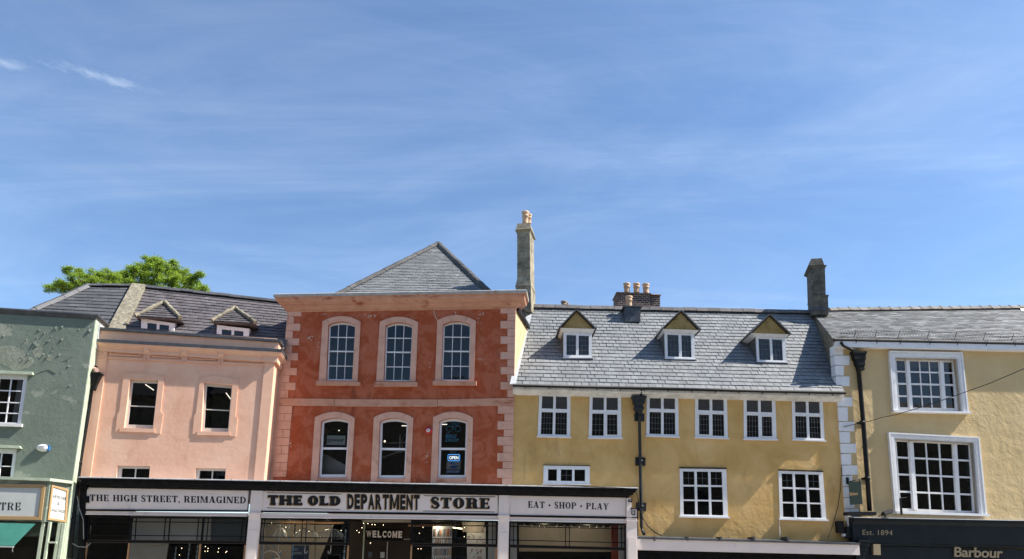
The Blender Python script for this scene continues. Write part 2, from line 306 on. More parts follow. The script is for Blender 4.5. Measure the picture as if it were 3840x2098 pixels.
M['slatepurple'] = mat('purple_grey_slate', [(.3, (.083, .074, .077)), (.55, (.115, .102, .104)), (.72, (.15, .137, .138))], scale=1.8, rough=.6, spec=.4, island=.2, bump=(14, .3, .01), stain=((.19, .19, .2), .64, .72, 3, (1, 1, 1)))
M['slatedark'] = mat('dark_slate', [(.3, (.065, .066, .07)), (.7, (.105, .106, .11))], scale=1.8, rough=.6, spec=.35, island=.2, bump=(14, .3, .01))
M['slatewarm'] = mat('weathered_grey_slate', [(.3, (.20, .20, .196)), (.6, (.27, .27, .263))], scale=1.5, rough=.65, spec=.35, island=.30, bump=(14, .3, .01))
M['ridge'] = mat('clay_ridge_tile', [(.3, (.10, .095, .095)), (.6, (.16, .15, .148)), (.75, (.24, .225, .21))], scale=5, rough=.75, island=.25, bump=(20, .3, .01))
M['hip'] = mat('dark_hip_tile', [(.3, (.055, .054, .054)), (.7, (.105, .10, .096))], scale=5, rough=.8, island=.2, bump=(20, .3, .01))
M['ridgestone'] = mat('stone_ridge_tile', [(.3, (.20, .175, .15)), (.7, (.34, .31, .275))], scale=4, rough=.85, island=.15, bump=(20, .4, .015))
M['lichen'] = mat('lichen_stone', [(.35, (.13, .115, .085)), (.5, (.23, .20, .145)), (.62, (.36, .33, .24)), (.7, (.48, .46, .40))], scale=7, detail=10, rough=.95, bump=(9, .8, .04), nrough=.75)
M['stone'] = masonry('grey_limestone', (.25, .215, .15), (.32, .275, .195), (.37, .33, .255), .55, .33, .012, stain=((.085, .075, .055), .52, .70, 1.6))
M['darkstone'] = mat('sooty_render', [(.3, (.05, .046, .038)), (.5, (.115, .105, .085)), (.7, (.21, .19, .155))], scale=4, detail=10, rough=.95, bump=(10, .6, .03), nrough=.7)
M['rubble'] = masonry('rubble_stone', (.25, .20, .135), (.17, .14, .1), (.30, .255, .19), .32, .11, .012, bump=.9)
M['sunstone'] = mat('ochre_stone_return', [(.35, (.52, .36, .19)), (.6, (.66, .49, .29)), (.75, (.55, .25, .12))], scale=3.2, detail=9, rough=.9, bump=(5, .8, .05))
M['brick'] = masonry('dark_brick', (.075, .038, .028), (.14, .070, .048), (.36, .33, .29), .225, .095, .012, stain=((.42, .40, .37), .66, .76, 2.4))
M['pot'] = mat('buff_terracotta', [(.35, (.50, .33, .20)), (.65, (.63, .44, .29))], scale=8, rough=.8, bump=(30, .2, .01))
M['potgrey'] = mat('sooty_terracotta', [(.35, (.22, .17, .12)), (.65, (.38, .29, .2))], scale=8, rough=.85)
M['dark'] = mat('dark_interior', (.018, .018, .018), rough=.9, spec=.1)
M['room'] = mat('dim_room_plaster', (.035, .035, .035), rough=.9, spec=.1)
M['beige'] = mat('beige_shop_wall', [(.4, (.34, .305, .24)), (.6, (.39, .35, .28))], scale=1, rough=.9, spec=.1)
M['glass'] = glass('window_glass', .72, 1.1, wave=.09, wscale=1.6)
M['glassold'] = glass('leaded_glass', .6, .9, wave=.12, wscale=5.0)
M['shopglass'] = glass('shop_glass', .9, .8)
M['clear'] = clearplastic('clear_plastic')
M['came'] = mat('lead_came', (.17, .18, .19), rough=.5, spec=.4)
M['gold'] = mat('gold_leaf_paint', (.42, .27, .125), rough=.4, spec=.5)
M['brass'] = mat('brushed_brass', (.36, .29, .19), rough=.45, metal=.5)
M['oak'] = mat('oak_frame', [(.35, (.30, .16, .075)), (.65, (.42, .24, .12))], scale=3, stretch=(1, 1, 6), rough=.55)
M['wood'] = mat('dark_wood', (.035, .023, .016), rough=.5)
M['signcream'] = mat('sign_cream', [(.4, (.60, .60, .56)), (.65, (.66, .66, .63))], scale=2, rough=.5)
M['signgrey'] = mat('sign_pale_grey', [(.4, (.50, .51, .48)), (.65, (.54, .55, .53))], scale=2, rough=.5)
M['ink'] = mat('black_lettering', (.012, .012, .012), rough=.5)
M['inkgrey'] = mat('grey_lettering', (.15, .15, .14), rough=.6)
M['awning'] = mat('teal_canvas', [(.35, (.022, .118, .092)), (.65, (.032, .145, .115))], scale=3, rough=.8, bump=(60, .1, .005))
M['slateblue'] = mat('slate_blue_paint', [(.35, (.008, .012, .016)), (.65, (.012, .017, .021))], scale=2, rough=.5, spec=.18)
M['bottle'] = mat('bottle_green_board', (.018, .034, .026), rough=.45)
M['redplastic'] = mat('red_plastic', (.42, .015, .015), rough=.35, spec=.5)
M['whiteplastic'] = mat('white_plastic', (.74, .74, .72), rough=.4, spec=.5)
M['blueplastic'] = mat('blue_plastic', (.03, .16, .42), rough=.4)
M['pinkplastic'] = mat('pinkish_camera_shell', (.55, .35, .28), rough=.5)
M['cable'] = mat('black_cable', (.015, .015, .016), rough=.6)
M['greycable'] = mat('grey_cable', (.3, .3, .3), rough=.6)
M['palegrey'] = mat('pale_grey_board', [(.4, (.42, .42, .39)), (.7, (.48, .48, .45))], scale=1, rough=.8)
M['bluegrey'] = mat('blue_grey_blind', (.075, .095, .105), rough=.8)
M['drop'] = mat('blue_card', (.12, .32, .50), rough=.6)
M['dropgrey'] = mat('grey_blue_card', (.22, .28, .30), rough=.6)
M['poster'] = mat('pale_teal_poster', (.68, .80, .78), rough=.6)
M['cyan'] = mat('blue_vinyl', (.10, .50, .82), rough=.5)
M['navy'] = mat('navy_vinyl', (.03, .16, .52), rough=.5)
M['navyboard'] = mat('navy_board', (.016, .03, .06), rough=.6)
M['bulb'] = emit('warm_bulb', (1, .83, .52), 3)
M['tubelight'] = emit('tube_lamp', (1, .93, .78), .9)
M['neonblue'] = emit('neon_blue', (.10, .42, 1), .9)
M['neonwhite'] = emit('neon_white', (.85, .95, 1), .8)
M['redpanel'] = mat('rust_red_panel', (.33, .06, .025), rough=.7)
M['wallwhite'] = mat('white_shop_wall', (.5, .52, .52), rough=.8)
M['curtain'] = mat('white_curtain', (.6, .6, .6), rough=.9)
M['bark'] = mat('bark', [(.35, (.06, .045, .03)), (.65, (.12, .095, .07))], scale=6, rough=.95, bump=(20, .6, .03))
M['setts'] = masonry('pale_stone_setts', (.36, .335, .29), (.42, .39, .34), (.20, .185, .16), .22, .16, .012, bump=.2)
M['paving'] = masonry('stone_paving', (.40, .375, .33), (.46, .43, .38), (.14, .13, .115), .6, .4, .012, bump=.2)
M['groundm'] = mat('ground_soil', [(.4, (.12, .11, .09)), (.65, (.17, .16, .13))], scale=.05, rough=.95)
M['frame_paint'] = mat('cream_sash_paint', (.60, .56, .50), rough=.5)
def leafmat():
    m = mat('leaf', [(.3, (.17, .24, .032)), (.55, (.24, .32, .046)), (.75, (.33, .41, .08))], scale=.7, rough=.55, spec=.3, island=.35)
    t = m.node_tree; N = t.nodes; b = N['Principled BSDF']; tr = N.new('ShaderNodeBsdfTranslucent'); tr.inputs[0].default_value = (.32, .46, .05, 1)
    mx = N.new('ShaderNodeMixShader'); mx.inputs[0].default_value = .45; o = N['Material Output']
    t.links.new(b.outputs[0], mx.inputs[1]); t.links.new(tr.outputs[0], mx.inputs[2]); t.links.new(mx.outputs[0], o.inputs[0]); return m
M['leaf'] = leafmat()

# ---------------------------------------------------------------- writing
_tc = {}
def sans(body, bold=0.0, shear=0.0, space=1.0):
    k = (body, bold, shear, space)
    if k not in _tc:
        c = bpy.data.curves.new('t', 'FONT'); c.body = body; c.offset = bold; c.shear = shear; c.space_character = space; c.resolution_u = 4
        o = bpy.data.objects.new('t', c); COL.objects.link(o); dg = bpy.context.evaluated_depsgraph_get(); dg.update()
        me = bpy.data.meshes.new_from_object(o.evaluated_get(dg)); v = [(a.co.x, a.co.y) for a in me.vertices]; f = [tuple(p.vertices) for p in me.polygons]
        bpy.data.objects.remove(o); bpy.data.curves.remove(c); bpy.data.meshes.remove(me)
        x0, x1 = min(a[0] for a in v), max(a[0] for a in v); y0, y1 = min(a[1] for a in v), max(a[1] for a in v)
        _tc[k] = ([((a[0] - x0) / (x1 - x0), (a[1] - y0) / (y1 - y0)) for a in v], f)
    return _tc[k]
def arc(cx, cy, ro, ri, a0, a1, n=14):
    P = []
    for i in range(n):
        a, b = math.radians(a0 + (a1 - a0) * i / n), math.radians(a0 + (a1 - a0) * (i + 1) / n)
        P.append([(cx + ro[0] * math.cos(a), cy + ro[1] * math.sin(a)), (cx + ro[0] * math.cos(b), cy + ro[1] * math.sin(b)), (cx + ri[0] * math.cos(b), cy + ri[1] * math.sin(b)), (cx + ri[0] * math.cos(a), cy + ri[1] * math.sin(a))])
    return P
def rect(a, b, c, d): return [(a, c), (b, c), (b, d), (a, d)]
def glyph(ch, s, t, f):
    """bold serif capital: s stem, t thin, f serif overhang. Returns polygons and advance."""
    P = []; k = t
    def stem(x, top=True, bot=True, w=s):
        P.append(rect(x, x + w, 0, 1))
        if bot: P.append(rect(x - f, x, 0, k)); P.append(rect(x + w, x + w + f, 0, k))
        if top: P.append(rect(x - f, x, 1 - k, 1)); P.append(rect(x + w, x + w + f, 1 - k, 1))
    if ch == 'I': stem(f); return P, s + 2 * f
    if ch == 'T':
        w = s + .56; c = w / 2; P.append(rect(0, w, 1 - k, 1)); P.append(rect(c - s / 2, c + s / 2, 0, 1 - k)); P.append(rect(c - s / 2 - f, c + s / 2 + f, 0, k))
        P.append([(0, 1 - k), (.03, .70), (.09, .70), (.17, 1 - k)]); P.append([(w, 1 - k), (w - .03, .70), (w - .09, .70), (w - .17, 1 - k)]); return P, w
    if ch == 'H': w = 2 * s + .30 + 2 * f; stem(f); stem(w - f - s); P.append(rect(f + s, w - f - s, .5 - k / 2, .5 + k / 2)); return P, w
    if ch in 'EL':
        w = f + s + .42; stem(f, top=True); P.append(rect(f + s, w, 0, k)); P.append([(w, k), (w - .05, .30), (w - .11, .30), (w - .18, k)])
        if ch == 'E':
            P.append(rect(f + s, w - .03, 1 - k, 1)); P.append([(w - .03, 1 - k), (w - .06, .72), (w - .12, .72), (w - .2, 1 - k)])
            P.append(rect(f + s, w - .2, .5 - k / 2, .5 + k / 2)); P.append(rect(w - .22, w - .15, .36, .64))
        return P, w
    if ch in 'RPB':
        bx = .30 + s * .35; stem(f); x = f + s; y0 = .44; cy = (1 + y0) / 2; ry = (1 - y0) / 2
        P.append(rect(x, x + .08, 1 - k, 1)); P.append(rect(x, x + .08, y0, y0 + k)); P += arc(x + .08, cy, (bx, ry), (max(bx - s * .95, .06), ry - k), -90, 90)
        if ch == 'R': P.append([(x + .10, y0 + k), (x + .10 + s, y0 + k), (x + bx + .10, 0), (x + bx + .10 - s * 1.05, 0)]); P.append(rect(x + bx + .08, x + bx + .08 + f + .03, 0, k))
        return P, x + bx + (.16 if ch == 'R' else .1)
    if ch == 'D':
        bx = .42 + s * .25; stem(f); x = f + s; P.append(rect(x, x + .06, 1 - k, 1)); P.append(rect(x, x + .06, 0, k)); P += arc(x + .06, .5, (bx, .5), (max(bx - s, .05), .5 - k), -90, 90, 18); return P, x + bx + .08
    if ch == 'O': w = .60 + s; P += arc(w / 2, .5, (w / 2, .515), (w / 2 - s, .515 - k), 0, 360, 28); return P, w
    if ch in 'CGQ':
        w = .58 + s; P += arc(w / 2, .5, (w / 2, .515), (w / 2 - s, .515 - k), 42, 322 if ch == 'C' else 318, 24)
        P.append(rect(w - .12, w - .05, .68, 1)); 
        if ch == 'G': P.append(rect(w - .04 - s, w - .04, .0, .42)); P.append(rect(w - .04 - s - f, w - .04 + f, .42 - k, .42 + k * .3))
        else: P.append(rect(w - .1, w - .05, .12, .3))
        return P, w + .03
    if ch == 'S':
        w = .46 + s * .7; pts = []; n = 26
        key = [(.86, .76, .5), (.72, .93, .45), (.5, .985, .4), (.26, .93, .75), (.15, .76, 1), (.28, .60, 1.15), (.5, .5, 1.25), (.74, .40, 1.15), (.86, .24, 1), (.74, .07, .75), (.5, .015, .4), (.26, .07, .45), (.12, .24, .5)]
        prev = None
        for i in range(len(key)):
            x, y, q = key[i]; a = key[max(i - 1, 0)]; b = key[min(i + 1, len(key) - 1)]
            dx, dy = (b[0] - a[0]) * w, b[1] - a[1]; L = math.hypot(dx, dy) or 1; hx, hy = -dy / L, dx / L; th = max(k, s * q * .8) / 2
            if i in (2, 10): th = k / 2 + .02
            p = ((x * w + hx * th, y + hy * th), (x * w - hx * th, y - hy * th))
            if prev: P.append([prev[0], p[0], p[1], prev[1]])
            prev = p
        P.append(rect(w * .90 - .05, w * .90, .70, .99)); P.append(rect(w * .05, w * .05 + .05, .01, .31)); return P, w
    if ch == 'A':
        w = .72 + s * .8; ax = w / 2 - .02
        P.append([(f, 0), (f + k * 1.1, 0), (ax + k * .6, 1), (ax - k * .5, 1)]); P.append([(w - f - s * 1.1, 0), (w - f, 0), (ax + s * .55, 1), (ax - s * .5, 1)])
        P.append(rect(w * .24, w * .66, .26, .26 + k)); P.append(rect(0, f + k * 1.1 + f, 0, k * .9)); P.append(rect(w - 2 * f - s * 1.1, w, 0, k * .9)); return P, w
    if ch == 'N':
        w = .62 + s + f; P.append(rect(f, f + k * 1.2, 0, 1)); P.append(rect(w - f - k * 1.2, w - f, 0, 1)); P.append([(f, 1), (f + s * 1.1, 1), (w - f, 0), (w - f - s * 1.1, 0)])
        P.append(rect(0, 2 * f + k, 0, k)); P.append(rect(0, f, 1 - k, 1)); P.append(rect(w - 2 * f - k, w, 1 - k, 1)); return P, w
    if ch == 'M':
        w = .80 + s * 1.3; c = w / 2 - s * .15; P.append(rect(f, f + k * 1.2, 0, 1)); P.append(rect(w - f - s, w - f, 0, 1)); P.append([(f, 1), (f + s, 1), (c + s * .45, 0), (c - s * .1, 0)])
        P.append([(w - f - s, 1), (w - f - s + k, 1), (c + s * .3, 0), (c + s * .1, 0)]); P.append(rect(0, 2 * f + k, 0, k)); P.append(rect(w - 2 * f - s, w, 0, k)); P.append(rect(0, f, 1 - k, 1)); P.append(rect(w - f, w, 1 - k, 1)); return P, w
    if ch == 'Y':
        w = .66 + s * .8; c = w / 2; P.append(rect(c - s / 2, c + s / 2, 0, .46)); P.append(rect(c - s / 2 - f, c + s / 2 + f, 0, k)); P.append([(f * .6, 1), (f * .6 + s, 1), (c + s / 2, .46), (c - s / 2, .46)])
        P.append([(w - f - k, 1), (w - f, 1), (c + s / 2, .46), (c + s / 2 - k * 1.3, .46)]); P.append(rect(0, s + f * 1.6, 1 - k, 1)); P.append(rect(w - 2 * f - k, w, 1 - k, 1)); return P, w
    if ch == 'U':
        w = .5 + s + 2 * f; P.append(rect(f, f + s, .3, 1)); P.append(rect(w - f - k * 1.2, w - f, .3, 1)); P += arc(w / 2, .3, (w / 2 - f, .3), (w / 2 - f - s * .7, .3 - k), 180, 360)
        P.append(rect(0, 2 * f + s, 1 - k, 1)); P.append(rect(w - 2 * f - k, w, 1 - k, 1)); return P, w
    if ch == ',': P.append(rect(.02, .2, 0, .17)); P.append([(.2, 0), (.1, 0), (.04, -.16), (.10, -.14)]); return P, .2
    if ch == '•': P += [[(.2 + .16 * math.cos(a * .5236), .45 + .16 * math.sin(a * .5236)) for a in range(12)]]; return P, .4
    return P, .34
def serif(body, s=.22, t=.09, f=.07, gap=.10):
    v, fc, x = [], [], 0.0
    lev = []
    for ch in body:
        P, a = glyph(ch, s, t, f)
        for j, p in enumerate(P): i = len(v); v += [(q[0] + x, q[1]) for q in p]; fc.append(tuple(range(i, i + len(p)))); lev += [j % 7] * len(p)
        x += a + gap
    x0, x1 = min(q[0] for q in v), max(q[0] for q in v)
    return [((q[0] - x0) / (x1 - x0), q[1], l) for q, l in zip(v, lev)], fc
def write(mb, tx, q, d, dx=0.0, dz=0.0):
    v, f = tx; i = len(mb.v)
    for p in v: w = q.pt(p[0], p[1], d + (p[2] * .0006 if len(p) > 2 else 0)); mb.v.append((w.x + dx, w.y, w.z + dz))
    for a in f: mb.f.append(tuple(i + k for k in a)); mb.sm.append(False)

# ---------------------------------------------------------------- builders
def wall(fr, outline, holes, reveal, depth, m, parent, name='wall', shell=True):
    mb = MB(); loops = [[Vector((x, z, 0)) for x, z in outline]] + [[Vector((x, z, 0)) for x, z in h] for h in holes]
    flat = [p for L in loops for p in L]
    for tri in tessellate_polygon(loops): mb.face([(flat[i].x, 0, flat[i].y) for i in tri])
    for h in holes:
        for k in range(len(h)):
            a, b = h[k], h[(k + 1) % len(h)]; mb.face([(a[0], 0, a[1]), (b[0], 0, b[1]), (b[0], reveal, b[1]), (a[0], reveal, a[1])])
    if shell:
        for k in range(len(outline)):
            a, b = outline[k], outline[(k + 1) % len(outline)]; mb.face([(a[0], 0, a[1]), (b[0], 0, b[1]), (b[0], depth, b[1]), (a[0], depth, a[1])])
        for tri in tessellate_polygon(loops[:1]): mb.face([(loops[0][i].x, depth, loops[0][i].y) for i in tri])
    return mb.build(name, m, parent)
def room(x0, x1, z0, z1, parent, y0=.3, y1=4.5, m=None, name='interior'):
    mb = MB(); a = [(x0, y0, z0), (x1, y0, z0), (x1, y0, z1), (x0, y0, z1)]; b = [(x0, y1, z0), (x1, y1, z0), (x1, y1, z1), (x0, y1, z1)]
    mb.face(b)
    for k in range(4): q = (k + 1) % 4; mb.face([a[k], a[q], b[q], b[k]])
    return mb.build(name, m or M['room'], parent)
def slates(mb, L0, R0, L1, R1, course, sw, th=.025, jit=.005, gap=.016):
    L0, R0, L1, R1 = map(Vector, (L0, R0, L1, R1)); ln = ((L1 - L0).length + (R1 - R0).length) / 2; n = max(2, round(ln / course))
    nr = (R0 - L0).cross(L1 - L0).normalized()
    if nr.z < 0: nr = -nr
    for i in range(10):
        for j in range(10):
            g = lambda u, v: L0.lerp(R0, u).lerp(L1.lerp(R1, u), v) - nr * .012
            mb.face([g(i / 10, j / 10), g((i + 1) / 10, j / 10), g((i + 1) / 10, (j + 1) / 10), g(i / 10, (j + 1) / 10)])
    def P(x, t):
        a, b = L0.lerp(L1, t), R0.lerp(R1, t); d = b.x - a.x
        return a if abs(d) < 1e-5 else a.lerp(b, (x - a.x) / d)
    for i in range(n):
        t0, t1 = i / n, min(1.0, (i + 1.12) / n); xl, xr = L0.lerp(L1, t0).x, R0.lerp(R1, t0).x; xl1, xr1 = L0.lerp(L1, t1).x, R0.lerp(R1, t1).x
        k = math.floor(min(xl, xl1) / sw) - 1; off = (i % 2) * sw / 2 + random.uniform(-.02, .02)
        while True:
            a, b = k * sw + off + random.uniform(-1, 1) * sw * .05, (k + 1) * sw + off - gap; k += 1
            if a > max(xr, xr1): break
            a0, b0, a1, b1 = max(a, xl), min(b, xr), max(a, xl1), min(b, xr1)
            if b0 - a0 < .02 and b1 - a1 < .02: continue
            if b0 < a0: a0 = b0 = (a0 + b0) / 2
            if b1 < a1: a1 = b1 = (a1 + b1) / 2
            h = th + random.uniform(0, jit * 2); h2 = h + random.uniform(-jit, jit); tz = random.uniform(-.006, .006) / max(ln, 1)
            p = [P(a0, t0 + tz) + nr * h, P(b0, t0 + tz) + nr * h2, P(b1, t1) + nr * .001, P(a1, t1) + nr * .001]
            j = len(mb.v); lo = [p[0] - nr * .009, p[1] - nr * .009]
            mb.v += [tuple(q) for q in p + lo]; mb.f += [(j, j + 1, j + 2, j + 3), (j, j + 4, j + 5, j + 1), (j, j + 3, j + 4), (j + 1, j + 5, j + 2)]; mb.sm += [False] * 4
def ridge_tiles(mb, A, B, ln, w=.16, h=.1, axis=Vector((0, 1, 0)), lap=0.0):
    A, B = Vector(A), Vector(B); n = max(1, round((B - A).length / ln)); d = (B - A).normalized(); s = d.cross(Vector((0, 0, 1))).normalized() * w; u = s.cross(d).normalized() * (h / w) 
    if u.z < 0: u = -u
    u = u.normalized() * h
    for i in range(n):
        a = A.lerp(B, (i + .012) / n); b = A.lerp(B, (i + .988) / n); j = Vector((0, 0, random.uniform(-.012, .012)))
        f = lambda p, e=1.0: [p - s - u * .6 + j, p - s * .55 + u * .7 * e + j, p + u * e + j, p + s * .55 + u * .7 * e + j, p + s - u * .6 + j]
        mb.hexa(f(a), f(b))
        if lap: mb.hexa([q + u * .25 for q in f(b - d * lap)], [q + u * .25 for q in f(b)])
def sweep(mb, x0, x1, zL, zR, prof, left=None, right=None, ry=None):
    """profile [(off, dz)...] run along a facade; left/right: depth of a return, zL/zR height of the line at each end"""
    st = []
    sl = (zR - zL) / (x1 - x0)
    if left is not None: st.append([(x0 - o, left, zL + dz) for o, dz in prof])
    st.append([(x0 - (o if left is not None else 0), -o, zL + dz) for o, dz in prof])
    st.append([(x1 + (o if right is not None else 0), -o, zR + dz) for o, dz in prof])
    if right is not None: st.append([(x1 + o, right, zR + dz) for o, dz in prof])
    for a, b in zip(st, st[1:]):
        for k in range(len(prof) - 1): mb.face([a[k], a[k + 1], b[k + 1], b[k]])
    for e in (st[0], st[-1]): mb.face(e)
def pot(mb, c, r, h):
    mb.lathe(c, [(r * .86, 0), (r * .86, h * .25), (r * .82, h * .55), (r * .98, h * .58), (r * .98, h * .66), (r * .86, h * .7), (r * .9, h * .8), (r * 1.08, h * .88), (r * 1.08, h), (r * .8, h), (r * .75, h * .6), (0, h * .55)], 18)
def child(name, mbx, m, bld, bfr, cfr, parent=None, label=None):
    """mesh built in frame cfr, parented to a building whose frame is bfr"""
    for i, v in enumerate(mbx.v): mbx.v[i] = tuple(bfr.loc(cfr.wor(v)))
    return mbx.build(name, m, parent or bld, label)
# ---------------------------------------------------------------- facade frames
FO = Fr(at_y((1926, 1600), 29.05), math.radians(2.0))
FR = Fr(at_y((1926, 1500), 29.0), math.radians(-5.5))
FC = Fr(FO.wor(FO.pt((3155, 1700), .05)), math.radians(5.0))
FP = Fr(at_y((1002, 1670), 28.9), math.radians(6.9))
FG = Fr(at_y((312, 1510), 27.5), math.radians(9.5))
FS = Fr(at_y((1090, 1880), 28.2), math.radians(2.0))
R2D = math.radians

# ---------------------------------------------------------------- setting: ground, road, pavement
def sheet(name, x0, x1, y0, y1, z, m):
    mb = MB(); mb.face([(x0, y0, z), (x1, y0, z), (x1, y1, z), (x0, y1, z)]); return tag(mb.build(name, m), kind='structure')
sheet('ground', -2500, 2500, -2500, 2500, -.02, M['groundm'])
sheet('market_square', -90, 90, -9, 23.5, 0, M['setts'])
mb = MB(); mb.box(-60, 60, 23.5, 31.5, 0, .13); tag(mb.build('pavement', M['paving']), kind='structure')
mb = MB(); mb.box(-60, 60, -12.0, -9, 0, .13); tag(mb.build('pavement', M['paving']), kind='structure')

def rows_of(n, lo, hi, bar): 
    s = (hi - lo - bar * (n - 1)) / n; return [(lo + i * (s + bar), lo + i * (s + bar) + s) for i in range(n)]
def sash(bld, q, cols, rows, rec, glassm='glass', m='white', th=.06, name='window'):
    mb = MB(); q.grid(mb, cols, rows, -(rec + th), -rec); w = mb.build(name, M[m], bld)
    g = MB(); q.sheet(g, -(rec + th * .6), .01, .99, .01, .99); g.build('pane', M[glassm], w); return w
def sub(parent, name, q, m, d0, d1, u=(0, 1), v=(0, 1)):
    mb = MB(); q.strip(mb, u[0], u[1], v[0], v[1], d0, d1); return mb.build(name, M[m], parent)

# ================================================================ ORANGE-RED HOUSE
red = empty('red_house', FR, 'weathered orange red house with six arched windows and peach quoins', 'building')
xL = (FR.at(Z('R5', 190, 700))[0] + FR.at(Z('R5', 135, 1350))[0] + FR.at(Z('R6', 50, 700))[0]) / 3
zT = FR.at(Z('R5', 1000, 600))[1]
ops = []
RU = [(Zs('R5', 545, 765, 785, 768, 755, 1285, 525, 1282), Zs('R5', 497, 720, 830, 722, 800, 1297, 460, 1290), Zs('R5', 435, 1285, 817, 1298, 815, 1328, 433, 1325)),
      (Zs('R5', 1047, 772, 1287, 775, 1263, 1292, 1030, 1290), Zs('R5', 1000, 725, 1334, 728, 1310, 1297, 965, 1293), Zs('R5', 945, 1294, 1322, 1297, 1322, 1334, 943, 1334)),
      (Zs('R7', 380, 996, 622, 999, 612, 1522, 362, 1520), Zs('R7', 332, 945, 670, 950, 652, 1527, 310, 1524), [(1623, 1428), (1786, 1430), (1785, 1445), (1622, 1444)])]
RL = [(Zs('R6', 468, 200, 712, 202, 680, 712, 440, 712), Zs('R6', 418, 148, 757, 152, 720, 748, 378, 742)),
      (Zs('R6', 968, 200, 1212, 205, 1185, 720, 950, 720), Zs('R6', 920, 148, 1256, 152, 1228, 752, 890, 750)),
      (Zs('R8', 335, 200, 580, 203, 565, 718, 320, 718), Zs('R8', 287, 146, 626, 150, 608, 766, 262, 762))]
for a in RU + RL: ops.append(Quad(FR, *a[0], arch=.062))
# plan: right side runs back at 12 degrees to the view
wall(FR, [(xL, 3.9), (0, 3.9), (0, zT), (xL, zT)], [q.loop() for q in ops], .16, .25, M['red'], red, shell=False)
dR = Vector((math.sin(R2D(12)), math.cos(R2D(12)), 0)); dRl = Vector((dR.dot(FR.u), dR.dot(FR.n), 0))
e1 = dRl * 2.6; e2 = dRl * 8
mb = MB(); mb.face([(0, 0, 3.9), (e2.x, e2.y, 3.9), (e2.x, e2.y, zT - .1), (0, 0, zT - .1)]); mb.face([(xL, 0, 3.9), (xL + .8, 8, 3.9), (xL + .8, 8, zT - .1), (xL, 0, zT - .1)])
mb.face([(xL + .8, 8, 3.9), (e2.x, e2.y, 3.9), (e2.x, e2.y, zT - .1), (xL + .8, 8, zT - .1)])
mb.build('side_wall', M['sunstone'], red, 'rough ochre stone side wall in full sun')
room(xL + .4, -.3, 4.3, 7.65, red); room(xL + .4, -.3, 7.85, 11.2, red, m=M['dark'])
for k, q in enumerate(ops):
    fw = .05 / q.w
    if k < 3:
        w = sash(red, q, rows_of(3, fw, 1 - fw, .022 / q.w), [(.03, .245), (.258, .49), (.512, .735), (.748, .965)], .10)
    else: w = sash(red, q, [(.075, .925)], [(.06, .475), (.51, .955)], .09)
    o = Quad(FR, *(RU + RL)[k][1], arch=.085); s = MB(); s.ring(o.loop(), q.loop(), -.05, .0); s.build('surround', M['peach'], w)
    if k < 3: sub(w, 'sill', Quad(FR, *RU[k][2], off=.14), 'cornice_peach', -.1, .14)
    else: sub(w, 'sill', q, 'cornice_peach', -.1, .07, (-.02, 1.02), (-.05, 0.0))
# cornice
prof = [(0, -.02), (.45, 0), (.45, -.12), (.40, -.13), (.39, -.2), (.36, -.27), (.29, -.31), (.27, -.36), (.22, -.37), (.21, -.42), (.14, -.47), (.10, -.53), (.05, -.54), (.04, -.60), (0, -.61)]
(xa, za), (xb, zb) = FR.at(Z('R5', 80, 527), .45), FR.at(Z('R7', 1088, 724), .45)
mb = MB(); sweep(mb, xL, 0, za, zb, prof[2:], left=.6, right=.7); mb.build('cornice', M['cornice_peach'], red)
cop = MB(); sweep(cop, xL, 0, za, zb, [(0, .03), (.43, .03), (.47, .0), (.47, -.115), (.42, -.118), (0, -.118)], left=.6, right=.7)
cop.build('coping', mat('grey_coping_stone', [(.35, (.36, .33, .29)), (.6, (.45, .42, .38))], scale=5, rough=.9, bump=(20, .3, .01), stain=((.36, .16, .10), .6, .72, 2.2, (1, 1, 2))), red)
mb = MB(); mb.face([(xL, 0, za - .02), (0, 0, zb - .02), (e1.x, e1.y, zb - .02), (xL, 2.6, za - .02)]); mb.build('gutter_floor', M['lead'], red)
# gutter along the return
mb = MB(); g0 = FR.pt(Z('R7', 1028, 905), -.05); 
mb.tube([Vector((.06, -.0, zT - .30)) + dRl * t for t in (.12, .9, 1.7, 2.5)], .075, 10); mb.tube([Vector((.05, .0, zT - .18)) + dRl * t for t in (.0, 2.55)], .05, 8); mb.build('gutter', M['blackmetal'], red)
# quoins
def quoin_list(first, hs): 
    y = first; out = []
    for h in hs: out.append((y, y + h)); y += h
    return out
lq = [655, 722, 785, 850, 915, 978, 1045, 1110, 1175, 1240, 1305, 1372, 1440]
for i in range(12):
    mb = MB(); L = i % 2 == 0; y0, y1 = lq[i], lq[i + 1]; x0 = 190 - (y0 - 655) * .081; w = 118 if L else 58
    q = Quad(FR, *Zs('R5', x0, y0, x0 + w, y0 + 1, x0 + w - 3, y1 - 2, x0 - 3, y1 - 3)); q.c[0] = (xL - .012, q.c[0][1]); q.c[3] = (xL - .012, q.c[3][1]); q.strip(mb, 0, 1, 0, 1, -.2, .028); mb.build('quoin', M['peach'], red)
ly = [100, 165, 230, 300, 370, 438, 510, 583, 655, 707]
for i in range(9):
    y0, y1 = ly[i], ly[i + 1]; xr = 220 - (y0 - 100) * .088; xl = 110 - (y0 - 100) * .09
    if i % 2 == 0: parts = [(xl, xr)]
    else: m_ = xl + (xr - xl) * .48; parts = [(xl, m_ - 1.5), (m_ + 1.5, xr)]
    for n, (a, b) in enumerate(parts):
        mb = MB(); q = Quad(FR, *Zs('R6', a, y0, b, y0 + 1, b - 6, y1 - 3, a - 6, y1 - 3))
        if n == 0: q.c[0] = (xL - .012, q.c[0][1]); q.c[3] = (xL - .012, q.c[3][1])
        q.strip(mb, 0, 1, 0, 1, -.2, .028); mb.build('quoin', M['peach'], red)
rq = [868, 933, 997, 1065, 1133, 1200, 1270, 1336, 1402, 1468, 1535, 1601, 1668]
